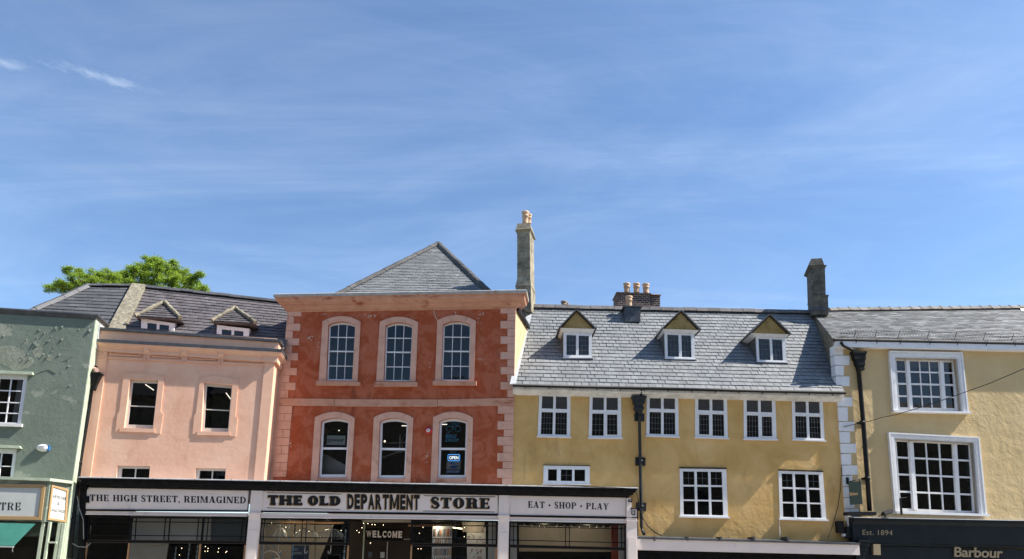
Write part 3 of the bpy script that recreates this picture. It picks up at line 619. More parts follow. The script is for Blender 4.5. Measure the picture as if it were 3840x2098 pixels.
for i in range(12):
    L = i % 2 == 0; y0, y1 = rq[i], rq[i + 1]; a = 885 if L else 946
    mb = MB(); q = Quad(FR, *Zs('R7', a, y0, 1003, y0, 1002, y1 - 3, a - 1, y1 - 3)); q.c[1] = (.012, q.c[1][1]); q.c[2] = (.012, q.c[2][1]); q.strip(mb, 0, 1, 0, 1, -.2, .028); mb.build('quoin', M['peach'], red)
ry = [100, 168, 230, 303, 362, 437, 500, 575, 635, 715, 775]
for i in range(10):
    L = i % 2 == 0; y0, y1 = ry[i], ry[i + 1]; a = (836 if L else 895) - (y0 - 100) * (.012 if L else .036)
    mb = MB(); q = Quad(FR, *Zs('R8', a, y0, 968, y0, 967, y1 - 3, a - 1, y1 - 3)); q.c[1] = (.012, q.c[1][1]); q.c[2] = (.012, q.c[2][1]); q.strip(mb, 0, 1, 0, 1, -.2, .028); mb.build('quoin', M['peach'], red)
mb = MB()
for P4 in (Zs('R6', 110, 35, 578, 40, 578, 101, 105, 97), Zs('R6', 582, 42, 1457, 46, 1457, 106, 582, 104), None):
    if P4 is None: P4 = [Z('R6', 1461, 46), Z('R8', 975, 31), Z('R8', 972, 97), Z('R6', 1461, 106)]
    q = Quad(FR, *P4); 
    if P4[0][0] < 1060: q.c[0] = (xL - .02, q.c[0][1]); q.c[3] = (xL - .02, q.c[3][1])
    if P4[1][0] > 1900: q.c[1] = (.02, q.c[1][1]); q.c[2] = (.02, q.c[2][1])
    q.strip(mb, 0, 1, 0, 1, -.1, .045)
mb.build('string_course', M['cornice_peach'], red)
zs_ = FR.at((1070, 1345))[1]; mb = MB(); mb.box(xL - .55, xL - .013, .004, .12, 3.9, zs_ + .5); mb.build('corner_strip', M['peach'], red)
# hipped slate roof behind the parapet
yb = 1.3; zb0 = za - .35
rp0 = Vector((0, yb, zb0)); sl = math.radians(40); rn = Vector((0, -math.sin(sl), math.cos(sl)))
ap = FR.hit(Z('R7', 338, 318), rp0, rn); bl = FR.hit(Z('R5', 640, 522), rp0, rn); br = FR.hit(Z('R7', 765, 727), rp0, rn)
def down(p, a, z): t = (z - a.z) / (p.z - a.z); return a + (p - a) * t
BL, BR = down(bl, ap, zb0), down(br, ap, zb0)
mb = MB(); slates(mb, BL, BR, ap - Vector((.01, 0, 0)), ap + Vector((.01, 0, 0)), .255, .40); roof = mb.build('roof', M['slate'], red)
bk = Vector((0, 6, 0))
mb = MB(); mb.face([BL, ap, ap + bk, Vector((BL.x + .5, ap.y + 6, BL.z))]); mb.face([BR, ap, ap + bk, Vector((BR.x, ap.y + 6, BR.z))]); mb.build('rear_slope', M['slatedark'], roof)
mb = MB(); up = Vector((0, -.02, .05)); ridge_tiles(mb, ap + up, BL + up, .45, .2, .09); mb.build('hip_tile', M['hip'], roof); mb = MB(); ridge_tiles(mb, ap + up, BR + up, .45, .2, .09); mb.build('hip_tile', M['hip'], roof)
mb = MB()
for i in range(70):
    x = FR.at(Z('R7', 60 + i * 10, 720), -1.15)[0]; z0 = za - .05
    if 26 < i < 30 or 43 < i < 49: continue
    mb.tube([(x, 1.2, z0), (x + random.uniform(-.05, .05), 1.15, z0 + .2 + random.uniform(-.04, .05))], .006, 3)
mb.build('bird_spikes', M['came'], red)

# ================================================================ PINK HOUSE
pink = empty('pink_house', FP, 'salmon pink rendered house with bracketed lead cornice, two tall sash windows and two hipped dormers', 'building')
pxl = FP.at(Z('R1', 838, 900))[0] - .06
pA = FP.at((356, 1271), .29); pB = FP.at((1034, 1309), .29)
slp = (pB[1] - pA[1]) / (pB[0] - pA[0]); zc = lambda x: pA[1] + slp * (x - pA[0])
PW = [Zs('R1', 1145, 1132, 1395, 1143) + Zs('R2', 1352, 258, 1095, 250), Zs('R3', 670, 1163, 920, 1185) + Zs('R4', 887, 285, 645, 280),
      Zs('R2', 1035, 580, 1325, 585, 1305, 800, 1015, 795), Zs('R4', 597, 602, 865, 607, 850, 800, 580, 795)]
pq = [Quad(FP, *p) for p in PW]
wall(FP, [(pxl - .5, 3.9), (0, 3.9), (0, zc(0) + .5), (pxl - .5, zc(pxl) + .5)], [q.loop() for q in pq], .17, 1.6, M['pink'], pink)
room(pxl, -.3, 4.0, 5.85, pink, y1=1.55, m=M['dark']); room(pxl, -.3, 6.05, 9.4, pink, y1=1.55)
for k, q in enumerate(pq):
    if k < 2:
        w = sash(pink, q, [(.075, .945)], [(.085, .455), (.475, .945)], .11, m='frame_paint')
        sub(w, 'sill', q, 'pinktrim', -.1, .055, (-.13, 1.08), (-.075, -.0))
    else: w = sash(pink, q, [(.12, .52), (.555, .965)], [(.1, .90)], .11, m='frame_paint')
sur = [[Z('R2', 1018, 278), Z('R2', 1035, 128), Z('R2', 1052, 100), Z('R1', 1088, 1078), Z('R1', 1262, 1082), Z('R1', 1445, 1105), Z('R2', 1418, 98), Z('R2', 1440, 130), Z('R2', 1415, 300)],
       [Z('R4', 570, 302), Z('R4', 583, 142), Z('R4', 600, 112), Z('R3', 635, 1120), Z('R3', 800, 1098), Z('R3', 972, 1140), Z('R4', 948, 145), Z('R4', 968, 162), Z('R4', 950, 323)]]
for k, s in enumerate(sur):
    q = pq[k]; s = [FP.at(p, .032) for p in s]; i = q.c
    inner = [i[3], i[3], i[3], i[0], ((i[0][0] + i[1][0]) / 2, (i[0][1] + i[1][1]) / 2), i[1], i[2], i[2], i[2]]
    bot = [(s[0][0], s[0][1]), (s[8][0], s[8][1])]
    mb = MB()
    for a in range(8): 
        A, B, C, D = s[a], s[a + 1], inner[a + 1], inner[a]
        mb.face([(A[0], -.032, A[1]), (B[0], -.032, B[1]), (C[0], -.032, C[1]), (D[0], -.032, D[1])]); mb.face([(A[0], -.032, A[1]), (A[0], 0, A[1]), (B[0], 0, B[1]), (B[0], -.032, B[1])])
        if C != D: mb.face([(D[0], -.032, D[1]), (C[0], -.032, C[1]), (C[0], 0, C[1]), (D[0], 0, D[1])])
    mb.face([(p[0], -.032, p[1]) for p in (s[0], inner[0], inner[8], s[8])]); mb.face([(p[0], d, p[1]) for p, d in ((s[0], -.032), (s[8], -.032), (s[8], 0), (s[0], 0))])
    mb.build('surround', M['pinktrim'], [c for c in pink.children if c.name.startswith('window')][k])
# cornice, lead, blocking course
mb = MB(); sweep(mb, pxl, 0, zc(pxl), zc(0), [(.0, -.115), (.275, -.115), (.27, -.15), (.245, -.17), (.235, -.2), (.18, -.23), (.165, -.27), (.13, -.28), (.11, -.30), (.08, -.35), (.03, -.36)], right=1.1); mb.build('cornice', M['pinktrim'], pink)
mb = MB(); sweep(mb, pxl, 0, zc(pxl), zc(0), [(.0, .05), (.28, .005), (.292, -.0), (.292, -.11), (.25, -.112)], right=1.1); mb.build('cornice_flashing', M['lead'], pink)
xq = FP.at(Z('R3', 1200, 800), .12)[0]; zk = FP.at(Z('R1', 870, 700), .12)[1]; zk2 = FP.at(Z('R3', 1200, 800), .12)[1]; xk = FP.at(Z('R1', 866, 700), .12)[0]
mb = MB(); mb.hexa([(xk, -.12, zk - .8), (xq, -.12, zk2 - .8), (xq, -.12, zk2), (xk, -.12, zk)], [(xk, .3, zk - .8), (xq, .3, zk2 - .8), (xq, .3, zk2), (xk, .3, zk)]); mb.box(xq + .002, .12, -.15, 1.0, zk2 - .8, zk2 - .02); mb.build('blocking_course', M['pinktrim'], pink)
mb = MB(); mb.hexa([(xk - .05, -.2, zk + .005), (xq, -.2, zk2 + .005), (xq, -.2, zk2 + .1), (xk - .05, -.2, zk + .1)], [(xk - .05, .55, zk + .005), (xq, .55, zk2 + .005), (xq, .55, zk2 + .1), (xk - .05, .55, zk + .1)]); mb.box(xq + .003, .2, -.22, 1.1, zk2 - .01, zk2 + .085); mb.build('parapet_flashing', M['lead'], pink)
# frieze moulding, panels, brackets, pilasters
fzL, fzR = FP.at(Z('R1', 830, 935), .06), FP.at(Z('R3', 1190, 1003), .06)
mb = MB(); mb.hexa([(pxl, -.06, fzL[1] - .04), (0, -.06, fzR[1] - .04), (0, -.06, fzR[1] + .03), (pxl, -.06, fzL[1] + .03)], [(pxl, .05, fzL[1] - .04), (0, .05, fzR[1] - .04), (0, .05, fzR[1] + .03), (pxl, .05, fzL[1] + .03)]); mb.build('frieze_moulding', M['pinktrim'], pink)
for v, a in (('R1', (970, 873, 1238, 884, 1238, 936, 970, 924)), ('R3', (222, 897, 443, 908, 443, 950, 222, 941)), ('R3', (552, 915, 767, 926, 767, 970, 552, 960)), ('R3', (872, 932, 1165, 947, 1165, 988, 872, 972))):
    q = Quad(FP, *Zs(v, *a)); o, i = q.loop(), q.loop(-.045, -.045, -.045); mb = MB(); mb.ring(o, i, -.05, 0); mb.build('frieze_panel', M['pinktrim'], pink)
for x0, x1 in ((538, 563), (680, 703), (818, 840)):
    q = Quad(FP, (x0, 1306 + (x0 - 538) * .052), (x1, 1307 + (x0 - 538) * .052), (x1 - 2, 1345 + (x0 - 538) * .05), (x0 + 1, 1344 + (x0 - 538) * .05), off=.1)
    mb = MB(); a, b, c, d = q.c; xm = (a[0] + d[0]) / 2; xn = (b[0] + c[0]) / 2; z1 = a[1] + .05; z0 = d[1]
    pr = [(0.0, z0), (-.07, z0), (-.075, z0 + .16), (-.12, z0 + .2), (-.2, z0 + .28), (-.22, z1), (0.0, z1)]
    mb.hexa([(xm, y, z) for y, z in pr], [(xn, y, z) for y, z in pr])
    for k in (-1, 1): mb.box((xm + xn) / 2 + k * .05 - .02, (xm + xn) / 2 + k * .05 + .02, -.095, -.06, z0 - .1, z0 + .13)
    mb.build('bracket', M['pinktrim'], pink)
pil = [(Zs('R1', 836, 950, 930, 955), Zs('R2', 735, 640, 806, 670)), (Zs('R3', 1192, 1012, 1276, 1015), Zs('R4', 1115, 715, 1206, 716))]
for k, (t, b) in enumerate(pil):
    tl, tr = FP.at(t[0], .05), FP.at(t[1], .05); b0, b1 = FP.at(b[0], .05), FP.at(b[1], .05); xa_, xb_ = (tl[0] + b0[0]) / 2, (tr[0] + b1[0]) / 2
    if k: xb_ = .004
    else: xa_ = pxl - .1
    mb = MB(); zt = fzL[1] if not k else fzR[1]; mb.box(xa_, xb_, -.05, -.0 if not k else 1.0, 4.2, zt - .03); mb.box(xa_ - .02 * k, xb_ + .012, -.08, .9 if k else 0, zt - .01, zt + .05); mb.box(xa_, xb_ + .004, -.07, .9 if k else 0, zt + .051, zt + .36)
    for i in range(4): xx = xa_ + (xb_ - xa_) * (i + .5) / 4; mb.box(xx - .03, xx + .03, -.09, -.069, zt + .07, zt + .22)
    mb.box(xa_ - .01, xb_ + .02, -.11, -.0705, zt + .26, zt + .31); mb.build('pilaster', M['pinktrim'], pink)
# roof
ye, ze = .35, zk - .25; yr = 3.55
pR = FP.pt(Z('R3', 1388, 468), -yr); pLr = FP.pt(Z('R1', 782, 314), -yr)
eR = Vector((pR.x + 1.2, ye, ze)); rr = pR + Vector((1.2, 0, (pR.z - pLr.z) / (pR.x - pLr.x) * 1.2))
pn = (pR - pLr).cross(Vector((0, yr - ye, pR.z - ze))).normalized()
if pn.z < 0: pn = -pn
hl = FP.hit(Z('R1', 375, 495), pR, pn); eL = down(hl, pLr, ze)
sp = [FP.hit(Z('R1', x, y), pR, pn) for x, y in ((1165, 316), (1285, 328), (1110, 690), (990, 640))]
top_at = lambda x: pLr.lerp(pR, (x - pLr.x) / (pR.x - pLr.x))
mid_b = down(sp[3].lerp(sp[2], .5), sp[0].lerp(sp[1], .5), ze); mid_t = sp[0].lerp(sp[1], .5)
nx = FP.pt((1071, 1270), -.5).x; tk = .24; e_n = Vector((nx, ye, ze)); s_l, s_r = mid_b.lerp(mid_t, tk), eR.lerp(rr, tk)
s_n = s_l.lerp(s_r, (nx - s_l.x) / (s_r.x - s_l.x))
mb = MB(); slates(mb, mid_b, e_n, s_l, s_n, .27, .36); slates(mb, s_l, s_r, mid_t, rr, .27, .36); proof = mb.build('roof', M['slatepurple'], pink)
mb = MB(); slates(mb, eL, mid_b, pLr, mid_t, .33, .62); mb.build('roof', M['slatedark'], pink, 'darker roof end laid in large slates')
mb = MB(); slb = Vector((eL.x + .3, 8, ze)); mb.face([eL, pLr, Vector((pLr.x, 6.5, ze)), ]); mb.face([pLr, rr, Vector((rr.x, 7.2, ze)), Vector((pLr.x, 6.5, ze))]); mb.build('rear_slope', M['slatedark'], proof)
mb = MB(); u = pn * .04; ridge_tiles(mb, mid_t + u + Vector((.25, 0, 0)), rr + u, .51, .17, .10); mb.build('ridge_tile', M['slatedark'], proof); mb = MB(); ridge_tiles(mb, pLr + u, mid_t + u - Vector((.3, 0, 0)), .52, .17, .08); mb.build('ridge_tile', M['slatedark'], proof); mb = MB(); ridge_tiles(mb, eL + u, pLr + u, .75, .17, .1); mb.build('ridge_tile', M['slatedark'], proof)
mb = MB(); h_ = pn * .16; b2 = down(sp[2], sp[1], ze); b3 = down(sp[3], sp[0], ze); mb.hexa([sp[0] + h_, sp[1] + h_, b2 + h_, b3 + h_], [sp[0] - h_, sp[1] - h_, b2 - h_, b3 - h_]); mb.build('party_wall_coping', M['lichen'], pink, 'lichen covered stone coping running up the roof')
# hipped dormers
def pink_dormer(win, panes, apex, l, r):
    yd = .95; q = Quad(FP, *win, off=-yd); a = FP.pt(apex, -yd - .55); L, R_ = FP.pt(l, -yd + .22), FP.pt(r, -yd + .22); zb_ = (L.z + R_.z) / 2 + .11
    d = MB(); x0, x1 = q.c[0][0], q.c[1][0]; zt = (q.c[0][1] + q.c[1][1]) / 2
    for P4 in panes: pass
    ps = [Quad(FP, *p, off=-yd) for p in panes]; us = []
    for p_ in ps: us.append(((p_.c[0][0] - x0) / (x1 - x0), (p_.c[1][0] - x0) / (x1 - x0)))
    vv = ((ps[0].c[2][1] - q.c[2][1]) / q.h, (ps[0].c[0][1] - q.c[2][1]) / q.h)
    fm = MB()
    off = -yd
    q.grid(fm, us, [vv], off - .08, off); dm = fm.build('dormer', M['white'], pink)
    g = MB(); q.sheet(g, off - .04, .02, .98, .05, .98); g.build('pane', M['glass'], dm)
    # cheeks back to the roof
    zr = lambda y: ze + (y - ye) * (pR.z - ze) / (yr - ye)
    yb_ = ye + (zt + .02 - ze) / ((pR.z - ze) / (yr - ye))
    for x in (x0 + .01, x1 - .01): c = MB(); c.face([(x, yd + .08, zr(yd) - .5), (x, yb_ + .3, zt), (x, yd + .08, zt)]); c.build('cheek', M['oldwhite'], dm)
    ap = Vector((a.x, a.y, a.z)); yk = ye + (ap.z - ze) / ((pR.z - ze) / (yr - ye)) + .1; yl = ye + (zb_ - ze) / ((pR.z - ze) / (yr - ye)) + .3
    r_ = MB(); slates(r_, (L.x, L.y, zb_), (R_.x, R_.y, zb_), ap - Vector((.01, 0, 0)), ap + Vector((.01, 0, 0)), .2, .3)
    for X in (L, R_): r_.face([(X.x, X.y, zb_), ap, (ap.x, yk, ap.z), (X.x, yl, zb_)])
    r_.hexa([(L.x, L.y, zb_ - .012), (R_.x, R_.y, zb_ - .012), (R_.x, yl, zb_ - .012), (L.x, yl, zb_ - .012)], [(L.x, L.y, zb_ - .035), (R_.x, R_.y, zb_ - .035), (R_.x, yl, zb_ - .035), (L.x, yl, zb_ - .035)])
    r_.build('dormer_roof', M['slatepurple'], dm)
    h = MB(); 
    for X in (L, R_):
        e0 = Vector((X.x, X.y - .02, zb_ + .03)); e1_ = ap + Vector((0, -.02, .05)); n = 9; pts = [e0.lerp(e1_, i / n) + Vector((0, random.uniform(-.01, .01), random.uniform(-.012, .012))) for i in range(n + 1)]
        h.tube(pts, [.08 + random.uniform(-.018, .018) for _ in pts], 6)
    h.tube([ap + Vector((0, 0, .04)), Vector((ap.x, yk, ap.z + .04))], .07, 6)
    h.build('hip_ridge', M['lichen'], dm)
pink_dormer(Zs('R3', 116, 598, 408, 640, 402, 760, 114, 740), [Zs('R3', 165, 643, 250, 650, 248, 708, 163, 702), Zs('R3', 273, 652, 360, 657, 357, 716, 271, 710)], Z('R3', 320, 462), Z('R3', 62, 588), Z('R3', 458, 637))
pink_dormer(Zs('R3', 782, 655, 1066, 688, 1058, 800, 778, 790), [Zs('R3', 823, 694, 909, 700, 907, 752, 821, 748), Zs('R3', 932, 698, 1016, 704, 1013, 757, 930, 753)], Z('R3', 940, 512), Z('R3', 735, 643), Z('R3', 1120, 663))
# downpipe at the left corner
mb = MB(); D = lambda v, x, y, o=.2: FP.pt(Z(v, x, y), o)
mb.tube([D('R1', 806, 1190), D('R1', 778, 1407), D('R2', 716, 480), D('R2', 676, 780), D('R2', 650, 1050), D('R2', 636, 1150), D('R2', 622, 1400)], .075, 10); dp = mb.build('downpipe', M['blackmetal'], pink)
h0 = Quad(FP, *Zs('R1', 772, 1083, 878, 1108, 838, 1200, 790, 1195), off=.35); mb = MB(); a, b, c, d = h0.c
mb.hexa([(a[0], -.38, a[1]), (b[0], -.38, a[1]), (b[0], -.1, a[1]), (a[0], -.1, a[1])], [(d[0] + .05, -.28, d[1] + .1), (c[0] - .02, -.28, d[1] + .1), (c[0] - .02, -.1, d[1] + .1), (d[0] + .05, -.1, d[1] + .1)]); mb.box(a[0] - .03, b[0] + .03, -.4, -.08, a[1], a[1] + .06)
mb.hexa([(d[0] + .05, -.28, d[1] + .1), (c[0] - .02, -.28, d[1] + .1), (c[0] - .02, -.1, d[1] + .1), (d[0] + .05, -.1, d[1] + .1)], [(d[0] + .08, -.26, d[1] - .12), (c[0] - .05, -.26, d[1] - .12), (c[0] - .05, -.12, d[1] - .12), (d[0] + .08, -.12, d[1] - .12)]); mb.build('hopper', M['blackmetal'], dp)
for v, x, y in (('R2', 700, 555), ('R2', 674, 775), ('R2', 640, 1055)): mb = MB(); p = D(v, x, y); mb.lathe((p.x, p.y, p.z), [(.076, -.05), (.1, -.05), (.1, .05), (.076, .05)], 12); mb.build('pipe_collar', M['blackmetal'], dp)

# ================================================================ SAGE GREEN HOUSE
green = empty('green_house', FG, 'sage green house with peeling render, flat lead topped parapet and antiques shop below', 'building')
gT = FG.at(Z('R1', 858, 560), .05)[1]; gT0 = FG.at(Z('R1', 0, 505), .05)[1]; gsl = (gT0 - gT) / (FG.at(Z('R1', 0, 505), .05)[0]); gx0 = -9.0
GW = [Quad(FG, *(Zs('R1', -245, 1072, 246, 1092) + Zs('R2', 185, 215, -300, 200))), Quad(FG, *(Zs('R2', -330, 418, 150, 436, 105, 800, -370, 790)))]
wall(FG, [(gx0, 2.4), (0, 2.4), (0, gT), (gx0, gT + gsl * gx0)], [q.loop() for q in GW], .12, 1.95, M['green'], green)
mb = MB(); mb.box(gx0, -.05, 1.95, 8, 0, gT - 1.4); mb.build('rear_wing', M['green'], green)
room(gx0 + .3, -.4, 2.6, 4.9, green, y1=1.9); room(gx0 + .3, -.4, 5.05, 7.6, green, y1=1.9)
mb = MB(); sweep(mb, gx0, 0, gT + gsl * gx0, gT, [(-.35, .03), (.10, .0), (.12, -.02), (.12, -.07), (.095, -.075), (.085, -.11), (.05, -.14), (.03, -.2), (0, -.21)], right=1.95); 
mb.build('parapet_coping', M['lead'], green)
mb = MB(); mb.box(0.002, .03, .0, 1.95, 0, gT - .16); mb.build('side_wall', M['palegreen'], green, 'pale green end wall of the parapet')
mb = MB(); mb.box(.031, .05, .35, 1.9, gT - 1.2, gT - .22); mb.build('flashing', M['leadlight'], green)
def curtain(q, parent, u0, u1, d):
    mb = MB(); n = 14
    for i in range(n):
        a, b = u0 + (u1 - u0) * i / n, u0 + (u1 - u0) * (i + 1) / n; f = lambda k: d - .04 * (k % 2)
        mb.face([q.pt(a, .06, f(i)), q.pt(b, .06, f(i + 1)), q.pt(b, .95, f(i + 1)), q.pt(a, .95, f(i))])
    mb.build('curtain', M['curtain'], parent)
gc = [(.02, .10), (.115, .205), (.22, .31), (.325, .41), (.425, .49), (.52, .69), (.71, .92)]
gc = [(.05, .25), (.27, .48), (.50, .69), (.71, .92)]
w = sash(green, GW[0], gc, [(.03, .205), (.225, .42), (.44, .655), (.675, .90)], .05); curtain(GW[0], w, .79, .93, -.16)
sub(w, 'sill', GW[0], 'oldwhite', -.1, .1, (-.02, 1.04), (-.06, -.0)); 
mb = MB(); q = Quad(FG, *Zs('R1', -200, 1045, 278, 1066, 285, 1090, -200, 1072), off=.16); q.strip(mb, 0, 1, 0, 1, 0, .16); mb.build('drip_mould', M['palegreen'], w)
w = sash(green, GW[1], [(.06, .27), (.29, .49), (.51, .705), (.725, .925)], [(.03, .27), (.29, .57), (.59, .89)], .05)
mb = MB(); q = Quad(FG, *Zs('R2', -200, 385, 165, 405, 182, 428, -200, 415), off=.16); q.strip(mb, 0, 1, 0, 1, 0, .16); mb.build('drip_mould', M['palegreen'], w)
# curled flakes of paint
mb = MB()
for x, y, s in ((345, 690, 30), (395, 718, 34), (495, 668, 40), (552, 660, 34), (265, 690, 18), (308, 800, 55), (335, 822, 40), (455, 752, 16), (440, 788, 24), (550, 772, 40), (700, 690, 22), (165, 830, 26), (85, 652, 22), (112, 660, 20), (40, 745, 26), (475, 850, 18),
                (270, 940, 40), (215, 945, 34), (530, 910, 30), (430, 915, 42), (620, 1180, 26), (545, 1065, 20), (755, 640, 26), (800, 690, 44), (600, 960, 22), (240, 775, 30), (355, 700, 22), (425, 790, 26), (250, 905, 28), (460, 880, 18), (390, 905, 30), (610, 1010, 26), (340, 870, 24), (330, 760, 20), (195, 930, 26), (500, 690, 20)):
    a = random.uniform(-.9, .9); s = s / 2.345 * .0070; px, pz = FG.at(Z('R1', x, y))
    ax = Vector((math.sin(a) * .5, 0, -1)).normalized(); bx = Vector((1, 0, math.sin(a) * .5)).normalized() * s * random.uniform(.25, .45); o = Vector((px, -.004, pz)); c_ = Vector((0, -s * random.uniform(.3, .55), 0))
    p0, p1 = o - bx, o + bx; mid0, mid1 = p0 + ax * s * .6 + c_ * .5, p1 + ax * s * .5 + c_ * .45; tip = o + ax * s + c_ + bx * random.uniform(-.5, .5)
    mb.face([p0, p1, mid1, mid0]); mb.face([mid0, mid1, tip])
for pts in (((490, 1085, 425, 1050), (425, 1050, 350, 1075), (350, 1075, 275, 1110)), ((555, 975, 590, 965), (590, 965, 640, 935))):
    for a in pts: p, q_ = FG.pt(Z('R1', a[0], a[1])), FG.pt(Z('R1', a[2], a[3])); mb.hexa([p + Vector((0, -.02, .012)), q_ + Vector((0, -.02, .012)), q_ - Vector((0, .0, .012)), p - Vector((0, .0, .012))], [p + Vector((0, .01, .012)), q_ + Vector((0, .01, .012)), q_ + Vector((0, .01, -.012)), p + Vector((0, .01, -.012))])
mb.build('paint_flakes', M['green'], green, kind='stuff')
def blob(mb, fr, v, x, y, rx, ry, d, n=16, rough=.35):
    ph = [random.uniform(0, 6.28) for _ in range(4)]
    mb.face([fr.pt(Z(v, x + rx * math.cos(t) * k_, y + ry * math.sin(t) * k_), 0) + Vector((0, -d, 0)) for t, k_ in ((2 * math.pi * i / n, 1 + rough * (math.sin(3 * 6.283 * i / n + ph[0]) * .5 + math.sin(5 * 6.283 * i / n + ph[1]) * .3 + random.uniform(-.3, .3))) for i in range(n))])
mb = MB()
for x, y, rx, ry in ((70, 930, 190, 85), (335, 890, 45, 60), (430, 945, 42, 24), (240, 985, 60, 40), (225, 805, 35, 24), (150, 1010, 120, 35)): blob(mb, FG, 'R1', x, y, rx, ry, .003 + x * 1e-6, 28)
mb.build('bare_patch', M['barebeige'], green, kind='stuff')
mb = MB()
for v, x, y, n_, sx, sy in (('R5', 930, 715, 14, 60, 14), ('R5', 375, 912, 12, 30, 26), ('R5', 515, 700, 4, 40, 8), ('R5', 455, 965, 4, 12, 60), ('R7', 720, 940, 9, 50, 30), ('R7', 700, 1010, 6, 30, 60), ('R7', 690, 1330, 6, 60, 10), ('R7', 925, 1160, 7, 26, 18), ('R7', 930, 1300, 7, 30, 20), ('R5', 1435, 1120, 4, 12, 60), ('R8', 225, 540, 5, 14, 90), ('R6', 200, 430, 5, 10, 40)):
    for _ in range(n_): blob(mb, FR, v, x + random.gauss(0, sx * .5), y + random.gauss(0, sy * .5), random.uniform(2, 8), random.uniform(1.5, 5), .031 if x in (925, 930) and v == 'R7' else .004, 8, .5)
for pts in (((297, 905), (303, 935), (315, 965), (330, 992)), ((482, 912), (494, 945))):
    for p, q_ in zip(pts, pts[1:]): A, B = FR.pt(Z('R7', *p)), FR.pt(Z('R7', *q_)); mb.face([A + Vector((-.014, -.004, 0)), A + Vector((.014, -.004, 0)), B + Vector((.012, -.004, 0)), B + Vector((-.012, -.004, 0))])
mb.build('paint_chips', M['chip'], red, kind='stuff')
# shop front of the green house
mb = MB(); GS = .75
f1 = [FG.at(Z('R2', -900, 712), GS), FG.at(Z('R2', 475, 722), GS)]; zt = f1[1][1]; xk_ = f1[1][0]
zb_ = FG.at(Z('R2', 410, 1075), GS)[1]; cx = FG.at(Z('R2', 415, 900), GS)[0]
mb.hexa([(gx0, -GS, zt), (cx, -GS, zt), (-.05, -.12, zt), (-.05, .0, zt), (gx0, .0, zt)], [(gx0, -GS, zb_), (cx, -GS, zb_), (-.05, -.12, zb_), (-.05, .0, zb_), (gx0, 0, zb_)]); fas = mb.build('shop_fascia', M['green'], green)
mb = MB(); mb.hexa([(gx0, -GS - .12, zt + .003), (cx + .04, -GS - .12, zt + .003), (.06, -.2, zt + .003), (.06, .0, zt + .003), (gx0, .0, zt + .003)], [(gx0, -GS - .12, zt + .1), (cx + .04, -GS - .12, zt + .1), (.06, -.2, zt + .1), (.06, 0, zt + .1), (gx0, 0, zt + .1)]); mb.build('fascia_top', M['palegreen'], fas)
q = Quad(FG, *Zs('R2', -700, 735, 400, 748, 362, 1060, -700, 1050), off=GS + .05); mb = MB(); mb.ring(q.loop(), q.loop(-.09, -.09, -.09), -GS - .06, -GS); mb.ring(q.loop(-.092, -.092, -.092), q.loop(-.115, -.115, -.115), -GS - .045, -GS)
sg = MB(); q.strip(sg, .005, .995, .01, .99, GS + .003, GS + .02); bd = sg.build('sign_board', M['signgrey'], green); mb.build('sign_frame', M['gold'], bd)
mb = MB(); write(mb, serif('CENTRE', .16, .055, .06, .14), Quad(FG, *Zs('R2', -210, 905, 187, 907, 183, 974, -212, 972), off=GS + .022), GS + .024); mb.build('lettering', M['ink'], bd)
# angled board: frame of its own
A_, B_ = FG.wor((cx, -GS, 0)), FG.wor((-.05, -.12, 0)); FA = Fr((A_.x, A_.y), math.atan2(B_.y - A_.y, B_.x - A_.x))
qa = Quad(FA, *Zs('R2', 460, 750, 606, 790, 588, 1082, 422, 1058), off=.05)
sb = MB(); qa.strip(sb, .005, .995, .005, .995, .003, .02); sd = child('sign_board', sb, M['signcream'], green, FG, FA, label='narrow angled board lettered antiques and collectables')
fm = MB(); fm.ring(qa.loop(), qa.loop(-.07, -.07, -.07), -.05, -.003); child('sign_frame', fm, M['gold'], green, FG, FA, parent=sd)
tx = MB()
for t, a in (('ANTIQUES', (468, 835, 580, 862, 577, 886, 464, 862)), ('COLLECTABLES', (448, 957, 570, 976, 567, 1000, 445, 980))): write(tx, serif(t, .22, .10, .05, .1), Quad(FA, *Zs('R2', *a), off=.024), .024)
write(tx, sans('&'), Quad(FA, *Zs('R2', 506, 898, 527, 902, 524, 934, 503, 930), off=.024), .024); child('lettering', tx, M['ink'], green, FG, FA, parent=sd)
# awning
y0_, y1_ = GS + .02, GS + 1.0
a0, a1 = FG.pt(Z('R2', 312, 1092), y0_), FG.pt(Z('R2', 122, 1287), y1_); mb = MB()
mb.hexa([(gx0, -y0_, a0.z), (a0.x, -y0_, a0.z), (a1.x, -y1_, a1.z), (gx0, -y1_, a1.z)], [(gx0, -y0_, a0.z - .02), (a0.x, -y0_, a0.z - .02), (a1.x, -y1_, a1.z - .02), (gx0, -y1_, a1.z - .02)]); aw = mb.build('awning', M['awning'], green)
mb = MB(); mb.box(gx0, a1.x, -y1_ - .03, -y1_ + .03, a1.z - .06, a1.z - .021); mb.tube([(a1.x - .03, -y1_, a1.z - .06), (a1.x, -y1_ - .02, a1.z - .2)], .012, 6); mb.build('awning_rail', M['palegrey'], aw)
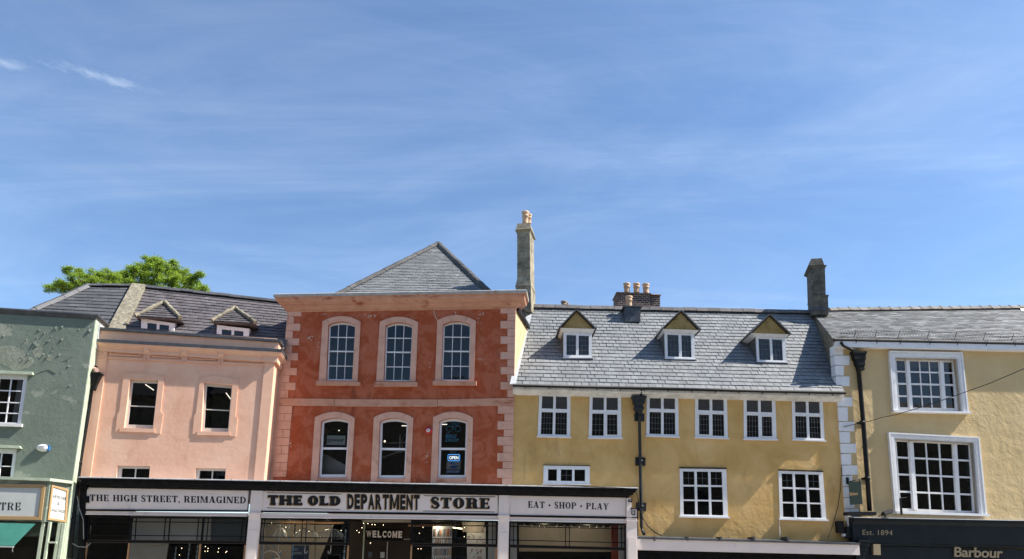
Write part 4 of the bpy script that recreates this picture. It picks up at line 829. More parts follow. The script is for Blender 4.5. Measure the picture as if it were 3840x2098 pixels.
# shop window posts under the fascia
mb = MB(); 
for v, x, y, r in (('T7', 1240, 700, .05), ('T7', 1430, 700, .035)): p = FG.pt(Z(v, x, y), GS - .15); mb.box(p.x - r, p.x + r, -GS + .1, -GS + .22, .13, zb_ - .002)
for x in (1730, 1850): p = FG.pt(Z('T7', x, 700), .35); mb.box(p.x - .05, p.x + .05, -.4, -.28, .13, zb_ - .002)
mb.box(-.12, -.051, -.3, 0, .13, zb_ - .002); p = FG.pt(Z('T7', 1580, 910), .5); mb.box(p.x - .2, p.x + .13, -.62, -.5, p.z - .03, p.z + .03)
mb.build('shop_frame', M['palegreen'], green)
mb = MB(); mb.face([(cx, -GS + .16, .5), (-.12, -.1, .5), (-.12, -.1, zb_), (cx, -GS + .16, zb_)]); mb.face([(gx0, -GS + .16, .5), (cx, -GS + .16, .5), (cx, -GS + .16, zb_), (gx0, -GS + .16, zb_)]); mb.build('shop_window', M['shopglass'], green)
mb = MB(); mb.box(gx0, -.13, -GS + .15, -.08, .13, .5); mb.build('stall_riser', M['green'], green)
room(gx0, -.12, .1, zb_, green, y0=.0, y1=1.9, m=M['wood'])

# ================================================================ OCHRE HOUSE
och = empty('ochre_house', FO, 'long ochre house with three gabled dormers and white leaded windows', 'building')
oxR = FO.at(Z('S6', 812, 540))[0] + .05; ozT = FO.at(Z('S3', 700, 1030))[1] + .12
OU = [Zs('S1', 334, 1110, 608, 1118) + Zs('S2', 588, 362, 310, 354), Zs('S1', 777, 1122, 1053, 1126) + Zs('S2', 1027, 370, 746, 368), Zs('S3', 200, 1018, 477, 1026) + Zs('S4', 468, 360, 191, 351),
      Zs('S3', 626, 1032, 905, 1045) + Zs('S4', 887, 373, 608, 364), Zs('S3', 1052, 1047, 1330, 1057) + Zs('S4', 1303, 383, 1024, 379), Zs('S6', 386, 22, 648, 33, 666, 393, 394, 383)]
OL = [Zs('S2', 361, 606, 755, 611, 755, 768, 358, 763), Zs('S4', 475, 632, 873, 637, 888, 1045, 481, 1036), Zs('S6', 271, 650, 650, 662, 681, 1068, 284, 1057)]
oq = [Quad(FO, *p, off=.03) for p in OU + OL]
xn = FO.at((2392, 1900))[0]
wall(FO, [(-.3, 3.9), (xn, 3.9), (xn, 2.1), (oxR, 2.1), (oxR, ozT), (-.3, ozT)], [q.loop(-.03, -.03, -.03) for q in oq], .1, 7.0, M['ochre'], och)
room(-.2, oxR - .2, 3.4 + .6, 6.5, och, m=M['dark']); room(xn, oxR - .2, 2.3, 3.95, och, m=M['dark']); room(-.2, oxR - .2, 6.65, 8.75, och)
for k, q in enumerate(oq):
    if k < 6: cols, rows = [(.095, .455), (.535, .895)], [(.045, .555), (.635, .925)]
    elif k == 6: cols, rows = [(.10, .29), (.375, .62), (.67, .90)], [(.17, .80)]
    else: cols, rows = [(.07, .315), (.365, .61), (.66, .905)], [(.03, .315), (.345, .62), (.655, .94)]
    mb = MB(); q.grid(mb, cols, rows, -.05, .03); w = mb.build('window', M['white'], och)
    g = MB(); q.sheet(g, -.012, .03, .97, .03, .97); g.build('pane', M['glassold'], w)
    sub(w, 'sill', q, 'white', -.05, .09, (-.03, 1.03), (-.03 if k < 6 else -.035, 0))
    if k > 5: sub(w, 'drip_board', q, 'black', -.02, .06, (-.005, 1.005), (1.003, 1.025))
    L = MB(); ci = -.002
    def bar(q, u0, v0, u1, v1, r=.0048):
        a, b = q.pt(u0, v0, ci), q.pt(u1, v1, ci); t = (b - a).normalized(); s = Vector((t.z, 0, -t.x)) * r; L.hexa([a - s, b - s, b + s, a + s], [p + Vector((0, .008, 0)) for p in (a - s, b - s, b + s, a + s)])
    def lights(c, r, nx, ny):
        for i in range(1, nx): u = c[0] + (c[1] - c[0]) * i / nx; bar(q, u, r[0], u, r[1])
        for i in range(1, ny): v = r[0] + (r[1] - r[0]) * i / ny; bar(q, c[0], v, c[1], v)
    if k < 6:
        for c in cols:
            lights(c, rows[0], 4 if k != 1 else 3, 4)
            n = 4; du, dvv = (c[1] - c[0]) / n, (rows[1][1] - rows[1][0]) / n
            for i in range(-n + 1, n):
                for sgn in (1, -1):
                    i0, i1 = max(0, -i), min(n, n - i)
                    u0, u1, v0, v1 = c[0] + du * (i0 + i), c[0] + du * (i1 + i), rows[1][0] + dvv * i0, rows[1][0] + dvv * i1
                    if sgn < 0: v0, v1 = rows[1][0] + rows[1][1] - v0, rows[1][0] + rows[1][1] - v1
                    bar(q, u0, v0, u1, v1, .0045)
    elif k == 6: lights(cols[1], rows[0], 2, 2)
    else:
        for j, c in enumerate(cols):
            if not (k == 8 and j == 1): lights(c, rows[2], 2, 2)
    L.build('lead_cames', M['came'], w)
    if k in (1, 3, 4):
        c = cols[0] if k == 3 else cols[1]; mb = MB(); t = .022
        for u0, u1, v0, v1 in ((c[0], c[0] + t, rows[0][0], rows[0][1]), (c[1] - t, c[1], rows[0][0], rows[0][1]), (c[0] + t, c[1] - t, rows[0][0], rows[0][0] + t), (c[0] + t, c[1] - t, rows[0][1] - t, rows[0][1])): q.strip(mb, u0, u1, v0, v1, -.01, .045)
        mb.build('casement', M['white'], w)
# eaves
OE = .42
eL_, eR_ = FO.pt(Z('S1', 105, 1040), OE), FO.pt(Z('S5', 862, 1248), OE)
zE = lambda x: eL_.z + (eR_.z - eL_.z) * (x - eL_.x) / (eR_.x - eL_.x)
yrO = 3.7; rL, rR_ = FO.pt(Z('S1', 262, 368), -yrO), FO.pt(Z('S5', 572, 560), -yrO)
mb = MB(); ln_ = Vector((0, -.02, -.015)); slates(mb, eL_ + Vector((0, .04, .02)), eR_ + Vector((0, .04, .02)), rL, rR_, .262, .285); oroof = mb.build('roof', M['slate'], och)
mb = MB(); mb.face([rL, rR_, rR_ + Vector((0, 3.4, -3.9)), rL + Vector((0, 3.4, -3.9))]); mb.build('rear_slope', M['slatedark'], oroof)
on = (eR_ - eL_).cross(rL - eL_).normalized()
if on.z < 0: on = -on
mb = MB(); ridge_tiles(mb, rL + Vector((0, 0, .07)), rR_ + Vector((0, 0, .07)), .52, .17, .13); mb.build('ridge_tile', M['ridge'], oroof)
mb = MB()
n = 40
for i in range(n):
    pass
mb.tube([eL_ + Vector((-.02, -.04, -.03)), eL_.lerp(eR_, .5) + Vector((0, -.04, -.035)), eR_ + Vector((.02, -.04, -.03))], .06, 10)
for i in range(14): p = eL_.lerp(eR_, (i + .5) / 14); mb.box(p.x - .012, p.x + .012, -.40, -.33, p.z - .13, p.z - .05)
mb.build('gutter', M['blackmetal'], och)
mb = MB(); sweep(mb, eL_.x, eR_.x - .02, eL_.z, eR_.z, [(0.0, -.04), (.36, -.04), (.36, -.16), (.32, -.165), (.30, -.2), (.2, -.22), (.12, -.27), (.06, -.30), (.0, -.31)]); mb.build('eaves_board', M['oldwhite'], och)
mb = MB(); a = rL + on * .03; b = eL_ + on * .03; s_ = Vector((.09, 0, 0)); mb.hexa([b - s_ * 1.5, b + s_, a + s_, a - s_ * 1.5], [p - on * .06 for p in (b - s_ * 1.5, b + s_, a + s_, a - s_ * 1.5)]); mb.build('verge_flashing', M['leadlight'], oroof)
# gabled dormers
def och_dormer(win, panes, apex, l, r):
    hitp = FO.hit(((win[2][0] + win[3][0]) / 2, (win[2][1] + win[3][1]) / 2 + 3), eL_, on); yd = hitp.y - .05; off = -yd
    q = Quad(FO, *win, off=off); ps = [Quad(FO, *p, off=off) for p in panes]; x0, x1 = (q.c[0][0] + q.c[3][0]) / 2, (q.c[1][0] + q.c[2][0]) / 2; q.c = [(x0, q.c[0][1]), (x1, q.c[1][1]), (x1, q.c[2][1]), (x0, q.c[3][1])]; q._m()
    us = [((p.c[0][0] + p.c[3][0]) / 2, (p.c[1][0] + p.c[2][0]) / 2) for p in ps]; us = [((a - x0) / q.w, (b - x0) / q.w) for a, b in us]
    vv = ((ps[0].c[3][1] - q.c[3][1]) / q.h, (ps[0].c[0][1] - q.c[0][1]) / q.h + 1)
    mb = MB(); q.grid(mb, us, [vv], off - .08, off); dm = mb.build('dormer', M['white'], och)
    g = MB(); q.sheet(g, off - .035, .02, .98, .03, .97); g.build('pane', M['glassold'], dm)
    sub(dm, 'sill', q, 'white', off - .05, off + .07, (-.02, 1.02), (-.035, .0)); sub(dm, 'apron', q, 'lead', off - .1, off + .04, (-.04, 1.04), (-.11, -.037))
    L = MB()
    for u in us:
        for i in (1, 2): uu = u[0] + (u[1] - u[0]) * i / 3; a = q.pt(uu, vv[0], off - .028); b = q.pt(uu, vv[1], off - .028); L.box(a.x - .005, a.x + .005, a.y, a.y + .006, a.z, b.z)
        for i in (1, 2, 3): v = vv[0] + (vv[1] - vv[0]) * i / 4; a = q.pt(u[0], v, off - .028); b = q.pt(u[1], v, off - .028); L.box(a.x, b.x, a.y - .001, a.y + .005, a.z - .005, a.z + .005)
    L.build('lead_cames', M['came'], dm)
    kz = (rL.z - eL_.z) / (yrO + OE); yz = lambda z: -OE + (z - zE(x0)) / kz
    fo = .16; a, bl_, br_ = FO.pt(apex, off + fo), FO.pt(l, off + fo), FO.pt(r, off + fo); zt = (q.c[0][1] + q.c[1][1]) / 2; zb = (bl_.z + br_.z) / 2
    for x, s in ((x0, -1), (x1, 1)): c = MB(); c.hexa([(x + s * .0, yd + .05, q.c[3][1] - .1), (x, yd + .05, zb), (x, yz(zb) + .2, zb)], [(x - s * .05, yd + .05, q.c[3][1] - .1), (x - s * .05, yd + .05, zb), (x - s * .05, yz(zb) + .2, zb)]); c.build('cheek', M['slatedark'], dm)
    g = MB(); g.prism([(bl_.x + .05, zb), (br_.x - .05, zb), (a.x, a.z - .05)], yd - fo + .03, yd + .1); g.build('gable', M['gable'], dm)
    s = MB(); s.hexa([(bl_.x - .0, yd - fo - .02, zb - .002), (br_.x, yd - fo - .02, zb - .002), (br_.x, yz(zb), zb - .002), (bl_.x, yz(zb), zb - .002)], [(x0 - .03, yd - .03, zt + .002), (x1 + .03, yd - .03, zt + .002), (x1 + .03, yz(zb), zt + .002), (x0 - .03, yz(zb), zt + .002)]); s.build('soffit', M['white'], dm)
    R_ = MB(); ya = yz(a.z) + .1; yb2 = yz(zb) + .15
    for X, sg_ in ((bl_.x - .05, -1), (br_.x + .05, 1)):
        zz_ = zb - .03; f0 = [(X, yd - fo - .09, zz_), (a.x, yd - fo - .09, a.z), (a.x, ya, a.z), (X, yb2 + .1, zz_)]
        nrm = Vector((a.z - zz_, 0, abs(X - a.x))).normalized(); nrm.x *= sg_; R_.hexa([Vector(p) + nrm * .045 for p in f0], [Vector(p) for p in f0])
    R_.build('dormer_roof', M['slatedark'], dm)
och_dormer(Zs('S1', 546, 575, 796, 588, 796, 803, 547, 803), [Zs('S1', 573, 601, 657, 603, 657, 780, 573, 780), Zs('S1', 680, 597, 770, 600, 770, 785, 680, 785)], Z('S1', 660, 388), Z('S1', 520, 543), Z('S1', 822, 548))
och_dormer(Zs('S3', 360, 488, 622, 498, 622, 722, 360, 714), [Zs('S3', 383, 505, 482, 508, 482, 704, 383, 698), Zs('S3', 507, 513, 592, 516, 592, 707, 507, 700)], Z('S3', 500, 300), Z('S3', 342, 456), Z('S3', 660, 467))
och_dormer(Zs('S3', 1160, 525, 1418, 536, 1432, 750, 1172, 742), [Zs('S3', 1183, 541, 1282, 544, 1288, 733, 1190, 727), Zs('S3', 1303, 548, 1391, 551, 1398, 734, 1310, 729)], Z('S3', 1278, 335), Z('S3', 1120, 494), Z('S3', 1450, 502))
# downpipe with hopper
mb = MB(); D = lambda v, x, y, o=.14: FO.pt(Z(v, x, y), o)
mb.tube([FO.pt(Z('S3', 155, 975), .38), FO.pt(Z('S3', 152, 1010), .3), D('S3', 148, 1056)], .05, 8); mb.tube([D('S4', 131, 150), D('S4', 138, 560), D('S4', 146, 950), D('S4', 149, 1130), D('S4', 155, 1160, .18), D('S4', 172, 1195, .32)], .058, 10); dp = mb.build('downpipe', M['grey_iron'], och)
mb = MB(); q = Quad(FO, *Zs('S4', 66, 12, 190, 18, 190, 160, 66, 155), off=.2); xm = (q.c[0][0] + q.c[1][0]) / 2; zt = q.c[0][1]; hh = zt - q.c[3][1]; W_ = q.w / 2
lv = [(1, 0), (1, -.12), (.82, -.17), (.78, -.42), (.55, -.5), (.55, -.62), (.7, -.66), (.7, -.74), (.5, -.85), (.35, -1)]
for (a, za_), (b, zb2) in zip(lv, lv[1:]): mb.hexa([(xm - W_ * a, -.14 - .13 * a, zt + za_ * hh), (xm + W_ * a, -.14 - .13 * a, zt + za_ * hh), (xm + W_ * a, -.02, zt + za_ * hh), (xm - W_ * a, -.02, zt + za_ * hh)], [(xm - W_ * b, -.14 - .13 * b, zt + zb2 * hh), (xm + W_ * b, -.14 - .13 * b, zt + zb2 * hh), (xm + W_ * b, -.02, zt + zb2 * hh), (xm - W_ * b, -.02, zt + zb2 * hh)])
mb.build('hopper', M['grey_iron'], dp)
for P4 in (Zs('S4', 88, 163, 172, 165, 172, 230, 88, 228), Zs('S4', 95, 537, 181, 540, 181, 610, 95, 607), Zs('S4', 101, 922, 188, 926, 188, 996, 101, 992)):
    mb = MB(); q = Quad(FO, *P4); q.strip(mb, 0, 1, 0, 1, 0, .05); c = q.pt(.5, .5); mb.lathe((c.x, -.14, c.z), [(.06, -.04), (.078, -.04), (.078, .04), (.06, .04)], 12); mb.box(c.x - .03, c.x + .03, -.14, -.05, c.z - .02, c.z + .02); mb.build('pipe_bracket', M['grey_iron'], dp)
# canopy over the shop
CN = .55; cL, cR = FO.pt(Z('S4', 112, 1216), CN), FO.pt(Z('S6', 960, 1268), CN); zl = FO.pt(Z('S4', 116, 1328), CN).z; zr_ = FO.pt(Z('S6', 955, 1370), CN).z
mb = MB(); mb.hexa([(cL.x, -CN, zl), (cR.x, -CN, zr_), (cR.x, -CN, cR.z - .07), (cL.x, -CN, cL.z - .07)], [(cL.x, .02, zl), (cR.x, .02, zr_), (cR.x, .02, cR.z - .07), (cL.x, .02, cL.z - .07)]); mb.box(cL.x + .003, cL.x + .12, -CN - .05, -CN + .01, zl + .02, cL.z - .075); can = mb.build('canopy', M['mauve'], och)
mb = MB(); mb.hexa([(cL.x - .03, -CN - .05, cL.z - .068), (cR.x + .02, -CN - .05, cR.z - .068), (cR.x + .02, -CN - .05, cR.z), (cL.x - .03, -CN - .05, cL.z)], [(cL.x - .03, .0, cL.z - .068), (cR.x + .02, .0, cR.z - .068), (cR.x + .02, .0, cR.z + .07), (cL.x - .03, .0, cL.z + .07)])
for x in (262, 545, 830, 1112, 1400): p = FO.pt(Z('S4', x, 1235), CN + .05); mb.box(p.x - .03, p.x + .03, -CN - .065, -.0, p.z - .06, p.z + .09)
mb.build('canopy_lead', M['lead'], can)
mb = MB(); mb.box(cL.x + .05, oxR, -.3, .0, .13, min(zl, zr_) - .002); 
for i in range(5): mb.box(cL.x + .06, oxR - .05, -.34, -.30, zl - .09 - i * .11, zl - .045 - i * .11)
mb.build('shopfront', M['black'], och, 'black painted shopfront with louvres under the canopy')
# chimneys of the ochre house
def chim(bld, bfr, P, Y, yaw, secs, depth, m, label=None, name='chimney'):
    cf = Fr(at_y(P, Y), yaw); mb = MB()
    for (tl, tr, br, bl, et, eb) in secs:
        a = [cf.at(bl, eb), cf.at(br, eb), cf.at(tr, et), cf.at(tl, et)]; zb, zt = (a[0][1] + a[1][1]) / 2, (a[2][1] + a[3][1]) / 2
        mb.hexa([(a[0][0], -eb, zb), (a[1][0], -eb, zb), (a[1][0], depth + eb, zb), (a[0][0], depth + eb, zb)], [(a[3][0], -et, zt), (a[2][0], -et, zt), (a[2][0], depth + et, zt), (a[3][0], depth + et, zt)])
    return child(name, mb, m, bld, bfr, cf, label=label), cf
def pots(ch, bld, bfr, cf, lst, m='pot'):
    for (x, yt, yb, w, back) in lst:
        b = cf.pt((x, yb), -back); t = cf.pt((x, yt), -back); l = cf.pt((x - w / 2, yb), -back); r = cf.pt((x + w / 2, yb), -back); h = t.z - b.z
        mb = MB(); pot(mb, (b.x, b.y, b.z - .05), (r.x - l.x) / 2 / 1.0, h + .05); child('chimney_pot', mb, M[m], bld, bfr, cf, parent=ch)
s1 = lambda *a: Zs('S1', *a)
ch, cf = chim(och, FO, Z('S1', 1020, 380), 35.0, R2D(2.5), [(*s1(1012, 226, 1318, 232, 1318, 238, 1012, 232), .05, .05), (*s1(1020, 236, 1312, 240, 1312, 420, 1020, 415), 0, 0), (*s1(1316, 240, 1404, 246, 1404, 254, 1316, 250), .03, .05), (*s1(1316, 254, 1396, 258, 1396, 420, 1316, 420), -.06, -.06)], 1.05, M['brick'], 'dark brick chimney stack with three buff pots')
pots(ch, och, FO, cf, [(*Z('S1', 1104, 152), Z('S1', 0, 224)[1], 25, .35), (*Z('S1', 1189, 153), Z('S1', 0, 224)[1], 25, .35), (*Z('S1', 1272, 156), Z('S1', 0, 228)[1], 25, .35)])
ydx = FO.hit(Z('S1', 1155, 485), eL_, on).y + FO.o.y
ch, cf = chim(och, FO, Z('S1', 1085, 480), ydx, 0.0, [(*s1(1072, 342, 1238, 346, 1238, 356, 1072, 352), .05, .05), (*s1(1086, 353, 1226, 357, 1222, 490, 1086, 482), 0, 0)], .8, M['lead'], 'lead clad box chimney with a single pot')
pots(ch, och, FO, cf, [(*Z('S1', 1122, 266), Z('S1', 0, 345)[1], 26, .35)])
ch, cf = chim(och, FO, Z('S1', 530, 400), 34.5, 0.0, [(*s1(500, 372, 600, 376, 600, 430, 500, 430), 0, 0)], .6, M['brick'], 'low stack behind the ridge with two sooty pots')
pots(ch, och, FO, cf, [(*Z('S1', 550, 308), Z('S1', 0, 376)[1], 22, .1), (*Z('S1', 577, 325), Z('S1', 0, 378)[1], 15, .45)], 'potgrey')
r7 = lambda *a: Zs('R7', *a)
ch, cf = chim(och, FO, Z('R7', 1040, 800), 32.2, R2D(-12.3), [(*r7(1032, 138, 1140, 132, 1152, 182, 1018, 192), -.02, .10), (*r7(1010, 192, 1150, 185, 1143, 206, 1030, 212), .10, .0), (*r7(1030, 210, 1141, 205, 1146, 632, 1030, 640), 0, 0), (*r7(1030, 630, 1146, 625, 1152, 685, 1012, 690), .0, .07), (*r7(1016, 690, 1150, 682, 1152, 900, 1030, 905), .05, .06)], 1.0, M['stone'], 'tall slender limestone chimney on the party wall')
pots(ch, och, FO, cf, [(*Z('R7', 1102, 38), Z('R7', 0, 132)[1], 26, .28), (*Z('R7', 1132, 62), Z('R7', 0, 132)[1], 22, .72)])

# ================================================================ CREAM HOUSE
cre = empty('cream_house', FC, 'pale cream rendered house with white quoins, two wide sash windows and a dark blue shopfront', 'building')
CE = .22; cX1 = 14.5
ce0, ce1 = FC.pt(Z('S5', 762, 783), CE), FC.pt(Z('S7', 1501, 583), CE); csl = (ce1.z - ce0.z) / (ce1.x - ce0.x); zce = lambda x: ce0.z + csl * (x - ce0.x)
CWq = [Quad(FC, *Zs('S7', 372, 706, 915, 716, 962, 1182, 408, 1168), off=.12), Quad(FC, *Zs('S8', 372, 345, 1062, 382, 1110, 1005, 420, 980), off=.12)]
czT = zce(0) - .1
wall(FC, [(0, 0.1), (cX1, .1), (cX1, zce(cX1) - .1), (0, czT)], [q.loop() for q in CWq], .2, 8.0, M['cream'], cre, shell=False)
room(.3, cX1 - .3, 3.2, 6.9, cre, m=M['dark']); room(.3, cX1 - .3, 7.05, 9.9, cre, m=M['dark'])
CS = [(Zs('S7', 318, 646, 962, 660, 1018, 1186, 353, 1174), Zs('S7', 370, 722, 880, 738, 907, 1168, 405, 1160)), (Zs('S8', 312, 290, 1110, 332, 1178, 1010, 370, 985), Zs('S8', 373, 362, 1022, 393, 1058, 992, 415, 966))]
cc = [([(.012, .158), (.24, .402), (.418, .570), (.586, .738), (.826, .978)], [(.034, .243), (.273, .489), (.523, .739), (.766, .972)]),
      ([(.008, .158), (.236, .398), (.414, .576), (.594, .758), (.828, .988)], [(.012, .24), (.265, .49), (.515, .738), (.763, .985)])]
for k in range(2):
    o = Quad(FC, *CS[k][0], off=.14); s = Quad(FC, *CS[k][1], off=-.14); i = CWq[k]
    g_ = MB(); s.grid(g_, cc[k][0], cc[k][1], -.2, -.14); s2 = s.loop(); 
    # box frame between the sashes and the opening, with the two fat mullions standing forward
    g_.ring(i.loop(), s2, -.0, .2) if False else None
    for u0, u1 in ((cc[k][0][0][1] + .015, cc[k][0][1][0] - .015), (cc[k][0][3][1] + .015, cc[k][0][4][0] - .015)): s.strip(g_, u0, u1, 0, 1, -.139, -.10)
    w = g_.build('window', M['white'], cre)
    p = MB(); s.sheet(p, -.18, .005, .995, .005, .995); p.build('pane', M['glass'], w)
    b_ = MB(); b_.ring(i.loop(), s2, -.10, .2)
    for a, c in zip(i.loop(), i.loop()[1:] + i.loop()[:1]): b_.face([(a[0], -.12, a[1]), (c[0], -.12, c[1]), (c[0], .2, c[1]), (a[0], .2, a[1])])
    for a, c, d, e in zip(i.loop(), i.loop()[1:] + i.loop()[:1], s2[1:] + s2[:1], s2): b_.face([(a[0], .139, a[1]), (c[0], .139, c[1]), (d[0], .139, d[1]), (e[0], .139, e[1])])
    b_.v, b_.f, b_.sm = [], [], []
    for a, c, d, e in zip(i.loop(), i.loop()[1:] + i.loop()[:1], s2[1:] + s2[:1], s2): b_.face([(a[0], .14, a[1]), (c[0], .14, c[1]), (d[0], .14, d[1]), (e[0], .14, e[1])]); b_.face([(a[0], -.1, a[1]), (c[0], -.1, c[1]), (c[0], .21, c[1]), (a[0], .21, a[1])])
    b_.build('box_frame', M['white'], w)
    r_ = MB(); O, I = o.loop(), i.loop(); lerp = lambda t: [(O[j][0] + (I[j][0] - O[j][0]) * t, O[j][1] + (I[j][1] - O[j][1]) * t) for j in range(len(O))]
    r_.ring(O, lerp(.22), -.14, 0); r_.ring(lerp(.22), lerp(.42), -.105, 0); r_.ring(lerp(.42), lerp(.7), -.12, 0); r_.ring(lerp(.7), lerp(.86), -.095, 0); r_.ring(lerp(.86), I, -.08, 0); r_.build('surround', M['white'], w)
    sub(w, 'sill', o, 'white', 0, .24, (-.008, 1.008), (-.03, .0))
# quoins
mb = MB()
cqs = [('S5', 840, 922, 78), ('S5', 925, 1011, 133), ('S5', 1014, 1104, 82), ('S5', 1108, 1196, 133), ('S5', 1200, 1287, 78)]
for v, y0, y1, w in cqs:
    a = Z(v, 768, y0); b = Z(v, 768, y1 - 3); q = Quad(FC, (a[0], a[1]), (a[0] + w / 2.345, a[1] + 1), (b[0] + w / 2.345, b[1] + 1), (b[0], b[1])); q.c[0] = (-.02, q.c[0][1]); q.c[3] = (-.02, q.c[3][1]); q.strip(mb, 0, 1, 0, 1, -.3, .035); mb.build('quoin', M['white'], cre); mb = MB()
cq6 = [(25, 107, 898), (111, 230, 859), (234, 318, 914), (321, 417, 877), (420, 503, 930), (507, 603, 888), (606, 690, 943), (695, 786, 898), (790, 880, 905), (884, 974, 915), (978, 1080, 950)]
for y0, y1, xr in cq6:
    q = Quad(FC, *Zs('S6', 780, y0, xr, y0 + 1, xr + 2, y1 - 2, 780, y1 - 3)); q.c[0] = (-.02, q.c[0][1]); q.c[3] = (-.02, q.c[3][1]); q.strip(mb, 0, 1, 0, 1, -.3, .035); mb.build('quoin', M['white'], cre); mb = MB()
# roof, eaves
yrC = 4.1; crL, crR = FC.pt(Z('S5', 570, 538), -yrC), FC.pt(Z('S7', 1420, 282), -yrC); rs = (crR.z - crL.z) / (crR.x - crL.x); crX = crL + Vector((cX1 - crL.x, 0, rs * (cX1 - crL.x)))
cex = Vector((cX1, -CE, zce(cX1)))
mb = MB(); slates(mb, ce0 + Vector((0, .04, .03)), cex + Vector((0, .04, .03)), crL, crX, .215, .38); croof = mb.build('roof', M['slatewarm'], cre)
mb = MB(); mb.face([crL, crX, crX + Vector((0, 4, -3.9)), crL + Vector((0, 4, -3.9))]); mb.build('rear_slope', M['slatedark'], croof)
xr0 = FC.pt(Z('S5', 720, 490), -yrC); ra = crL + Vector((xr0.x - crL.x, 0, rs * (xr0.x - crL.x) + .07))
mb = MB(); ridge_tiles(mb, ra, crX + Vector((0, 0, .07)), .50, .17, .11, lap=.07); mb.build('ridge_tile', M['ridgestone'], croof)
mb = MB(); kx = crL.x / yrC; g_pr = [(.0, .1), (.0, czT), (-CE + .05, ce0.z), (yrC, crL.z - .04), (yrC + 3, crL.z - 3.2), (yrC + 3, .1)]; mb.hexa([(-.012 + kx * y, y, z) for y, z in g_pr], [(.2 + kx * y, y, z) for y, z in g_pr]); mb.build('gable_wall', M['rubble'], cre, 'rough rubble stone gable end above the lower roof')
mb = MB(); p_ = FC.pt(Z('S7', 1425, 300), -yrC); mb.hexa([(p_.x, yrC - .45, p_.z - .3), (p_.x + 1.6, yrC - .45, p_.z - .3), (p_.x + 1.6, yrC - .15, p_.z + .12), (p_.x + .12, yrC - .15, p_.z + .12)], [(p_.x, yrC + .3, p_.z - .3), (p_.x + 1.6, yrC + .3, p_.z - .3), (p_.x + 1.6, yrC + .3, p_.z + .12), (p_.x + .12, yrC + .3, p_.z + .12)]); mb.build('ridge_flashing', M['lead'], croof)
mb = MB(); cg0 = ce0 + Vector((-.02, -.05, -.02)); cg1 = cex + Vector((0, -.05, -.02)); mb.tube([cg0, cg1], .065, 10); mb.build('gutter', M['blackmetal'], cre)
mb = MB(); mb.hexa([(.0, -.28, zce(0) - .31), (cX1, -.28, zce(cX1) - .31), (cX1, -.28, zce(cX1) - .05), (0, -.28, zce(0) - .05)], [(0, -.0, zce(0) - .31), (cX1, 0, zce(cX1) - .31), (cX1, 0, zce(cX1) - .05), (0, 0, zce(0) - .05)]); mb.build('eaves_board', M['white'], cre)
mb = MB(); cn = (cex - ce0).cross(crL - ce0).normalized(); cn = cn if cn.z > 0 else -cn; sd_ = (crL - ce0).normalized(); sd_.x = 0
b0 = ce0 + Vector((.12, .07, .04))
xs_ = [FC.hit(p, ce0, cn).x for p in (Z('S5', 865, 740), Z('S5', 1055, 750), Z('S7', 318, 520), Z('S7', 560, 520), Z('S7', 805, 530), Z('S7', 1053, 535), Z('S7', 1297, 540))] + [10.2]
for i, x in enumerate(xs_):
    p = Vector((x, -.28, zce(x) + .08)); mb.tube([p + Vector((0, .12, .05)), p + Vector((0, -.06, .3))], .014, 5); mb.tube([p + Vector((0, -.02, 0)), p + Vector((0, -.12, -.05)), p + Vector((-.03, -.1, -.17)), p + Vector((-.06, -.08, -.26))], .014, 5)
xx = .12
while xx < 10.4:
    z = zce(xx) + .1
    for sg_ in (1, -1): mb.tube([(xx + .12 * (sg_ < 0), -.25, z), (xx + .12 * (sg_ > 0), -.33, z + .27)], .0035, 3, False)
    xx += .12
for h in (0, .14, .27): mb.tube([(.12, -.25 - h * .3, zce(.12) + .1 + h), (10.4, -.25 - h * .3, zce(10.4) + .1 + h)], .006, 4)
mb.build('snow_guard', M['blackmetal'], croof)
s5 = lambda *a: Zs('S5', *a)
ch, cf = chim(cre, FC, Z('S5', 575, 470), 32.6, R2D(-11.9), [(*s5(567, 70, 661, 70, 683, 126, 540, 132), -.02, .07), (*s5(540, 134, 706, 130, 690, 152, 560, 158), .09, .02), (*s5(562, 152, 688, 152, 696, 392, 570, 396), 0, 0), (*s5(570, 392, 724, 392, 716, 414, 574, 418), .06, .02), (*s5(574, 416, 715, 412, 720, 560, 576, 565), .02, .03)], 1.05, M['darkstone'], 'squat sooty stone chimney with tapered cap')
mb = MB(); q = Quad(cf, *s5(572, 500, 719, 492, 720, 522, 574, 530), off=.05); q.strip(mb, 0, 1, 0, 1, 0, .05); child('flashing', mb, M['lead'], cre, FC, cf, parent=ch)
# downpipe
mb = MB(); D = lambda v, x, y, o=.14: FC.pt(Z(v, x, y), o)
mb.tube([FC.pt(Z('S5', 828, 805), .38), FC.pt(Z('S5', 850, 838), .34), FC.pt(Z('S5', 915, 868), .26), FC.pt(Z('S5', 965, 885), .2)], .055, 8)
mb.tube([D('S5', 982, 1030), D('S6', 975, 0), D('S6', 1000, 300), D('S6', 1030, 700), D('S6', 1050, 995)], .088, 10); dp = mb.build('downpipe', M['blackmetal'], cre)
mb = MB(); q = Quad(FC, *s5(918, 885, 1054, 890, 1014, 1050, 955, 1045), off=.2); xm = (q.c[0][0] + q.c[1][0]) / 2 ; zt = q.c[0][1]; hh = q.h; W_ = q.w / 2 * 1.25
lv = [(1, 0, 0), (1, -.1, 0), (.85, -.2, 0), (.8, -.42, .01), (.66, -.5, .02), (.62, -.72, .03), (.5, -.8, .04), (.46, -1, .05)]
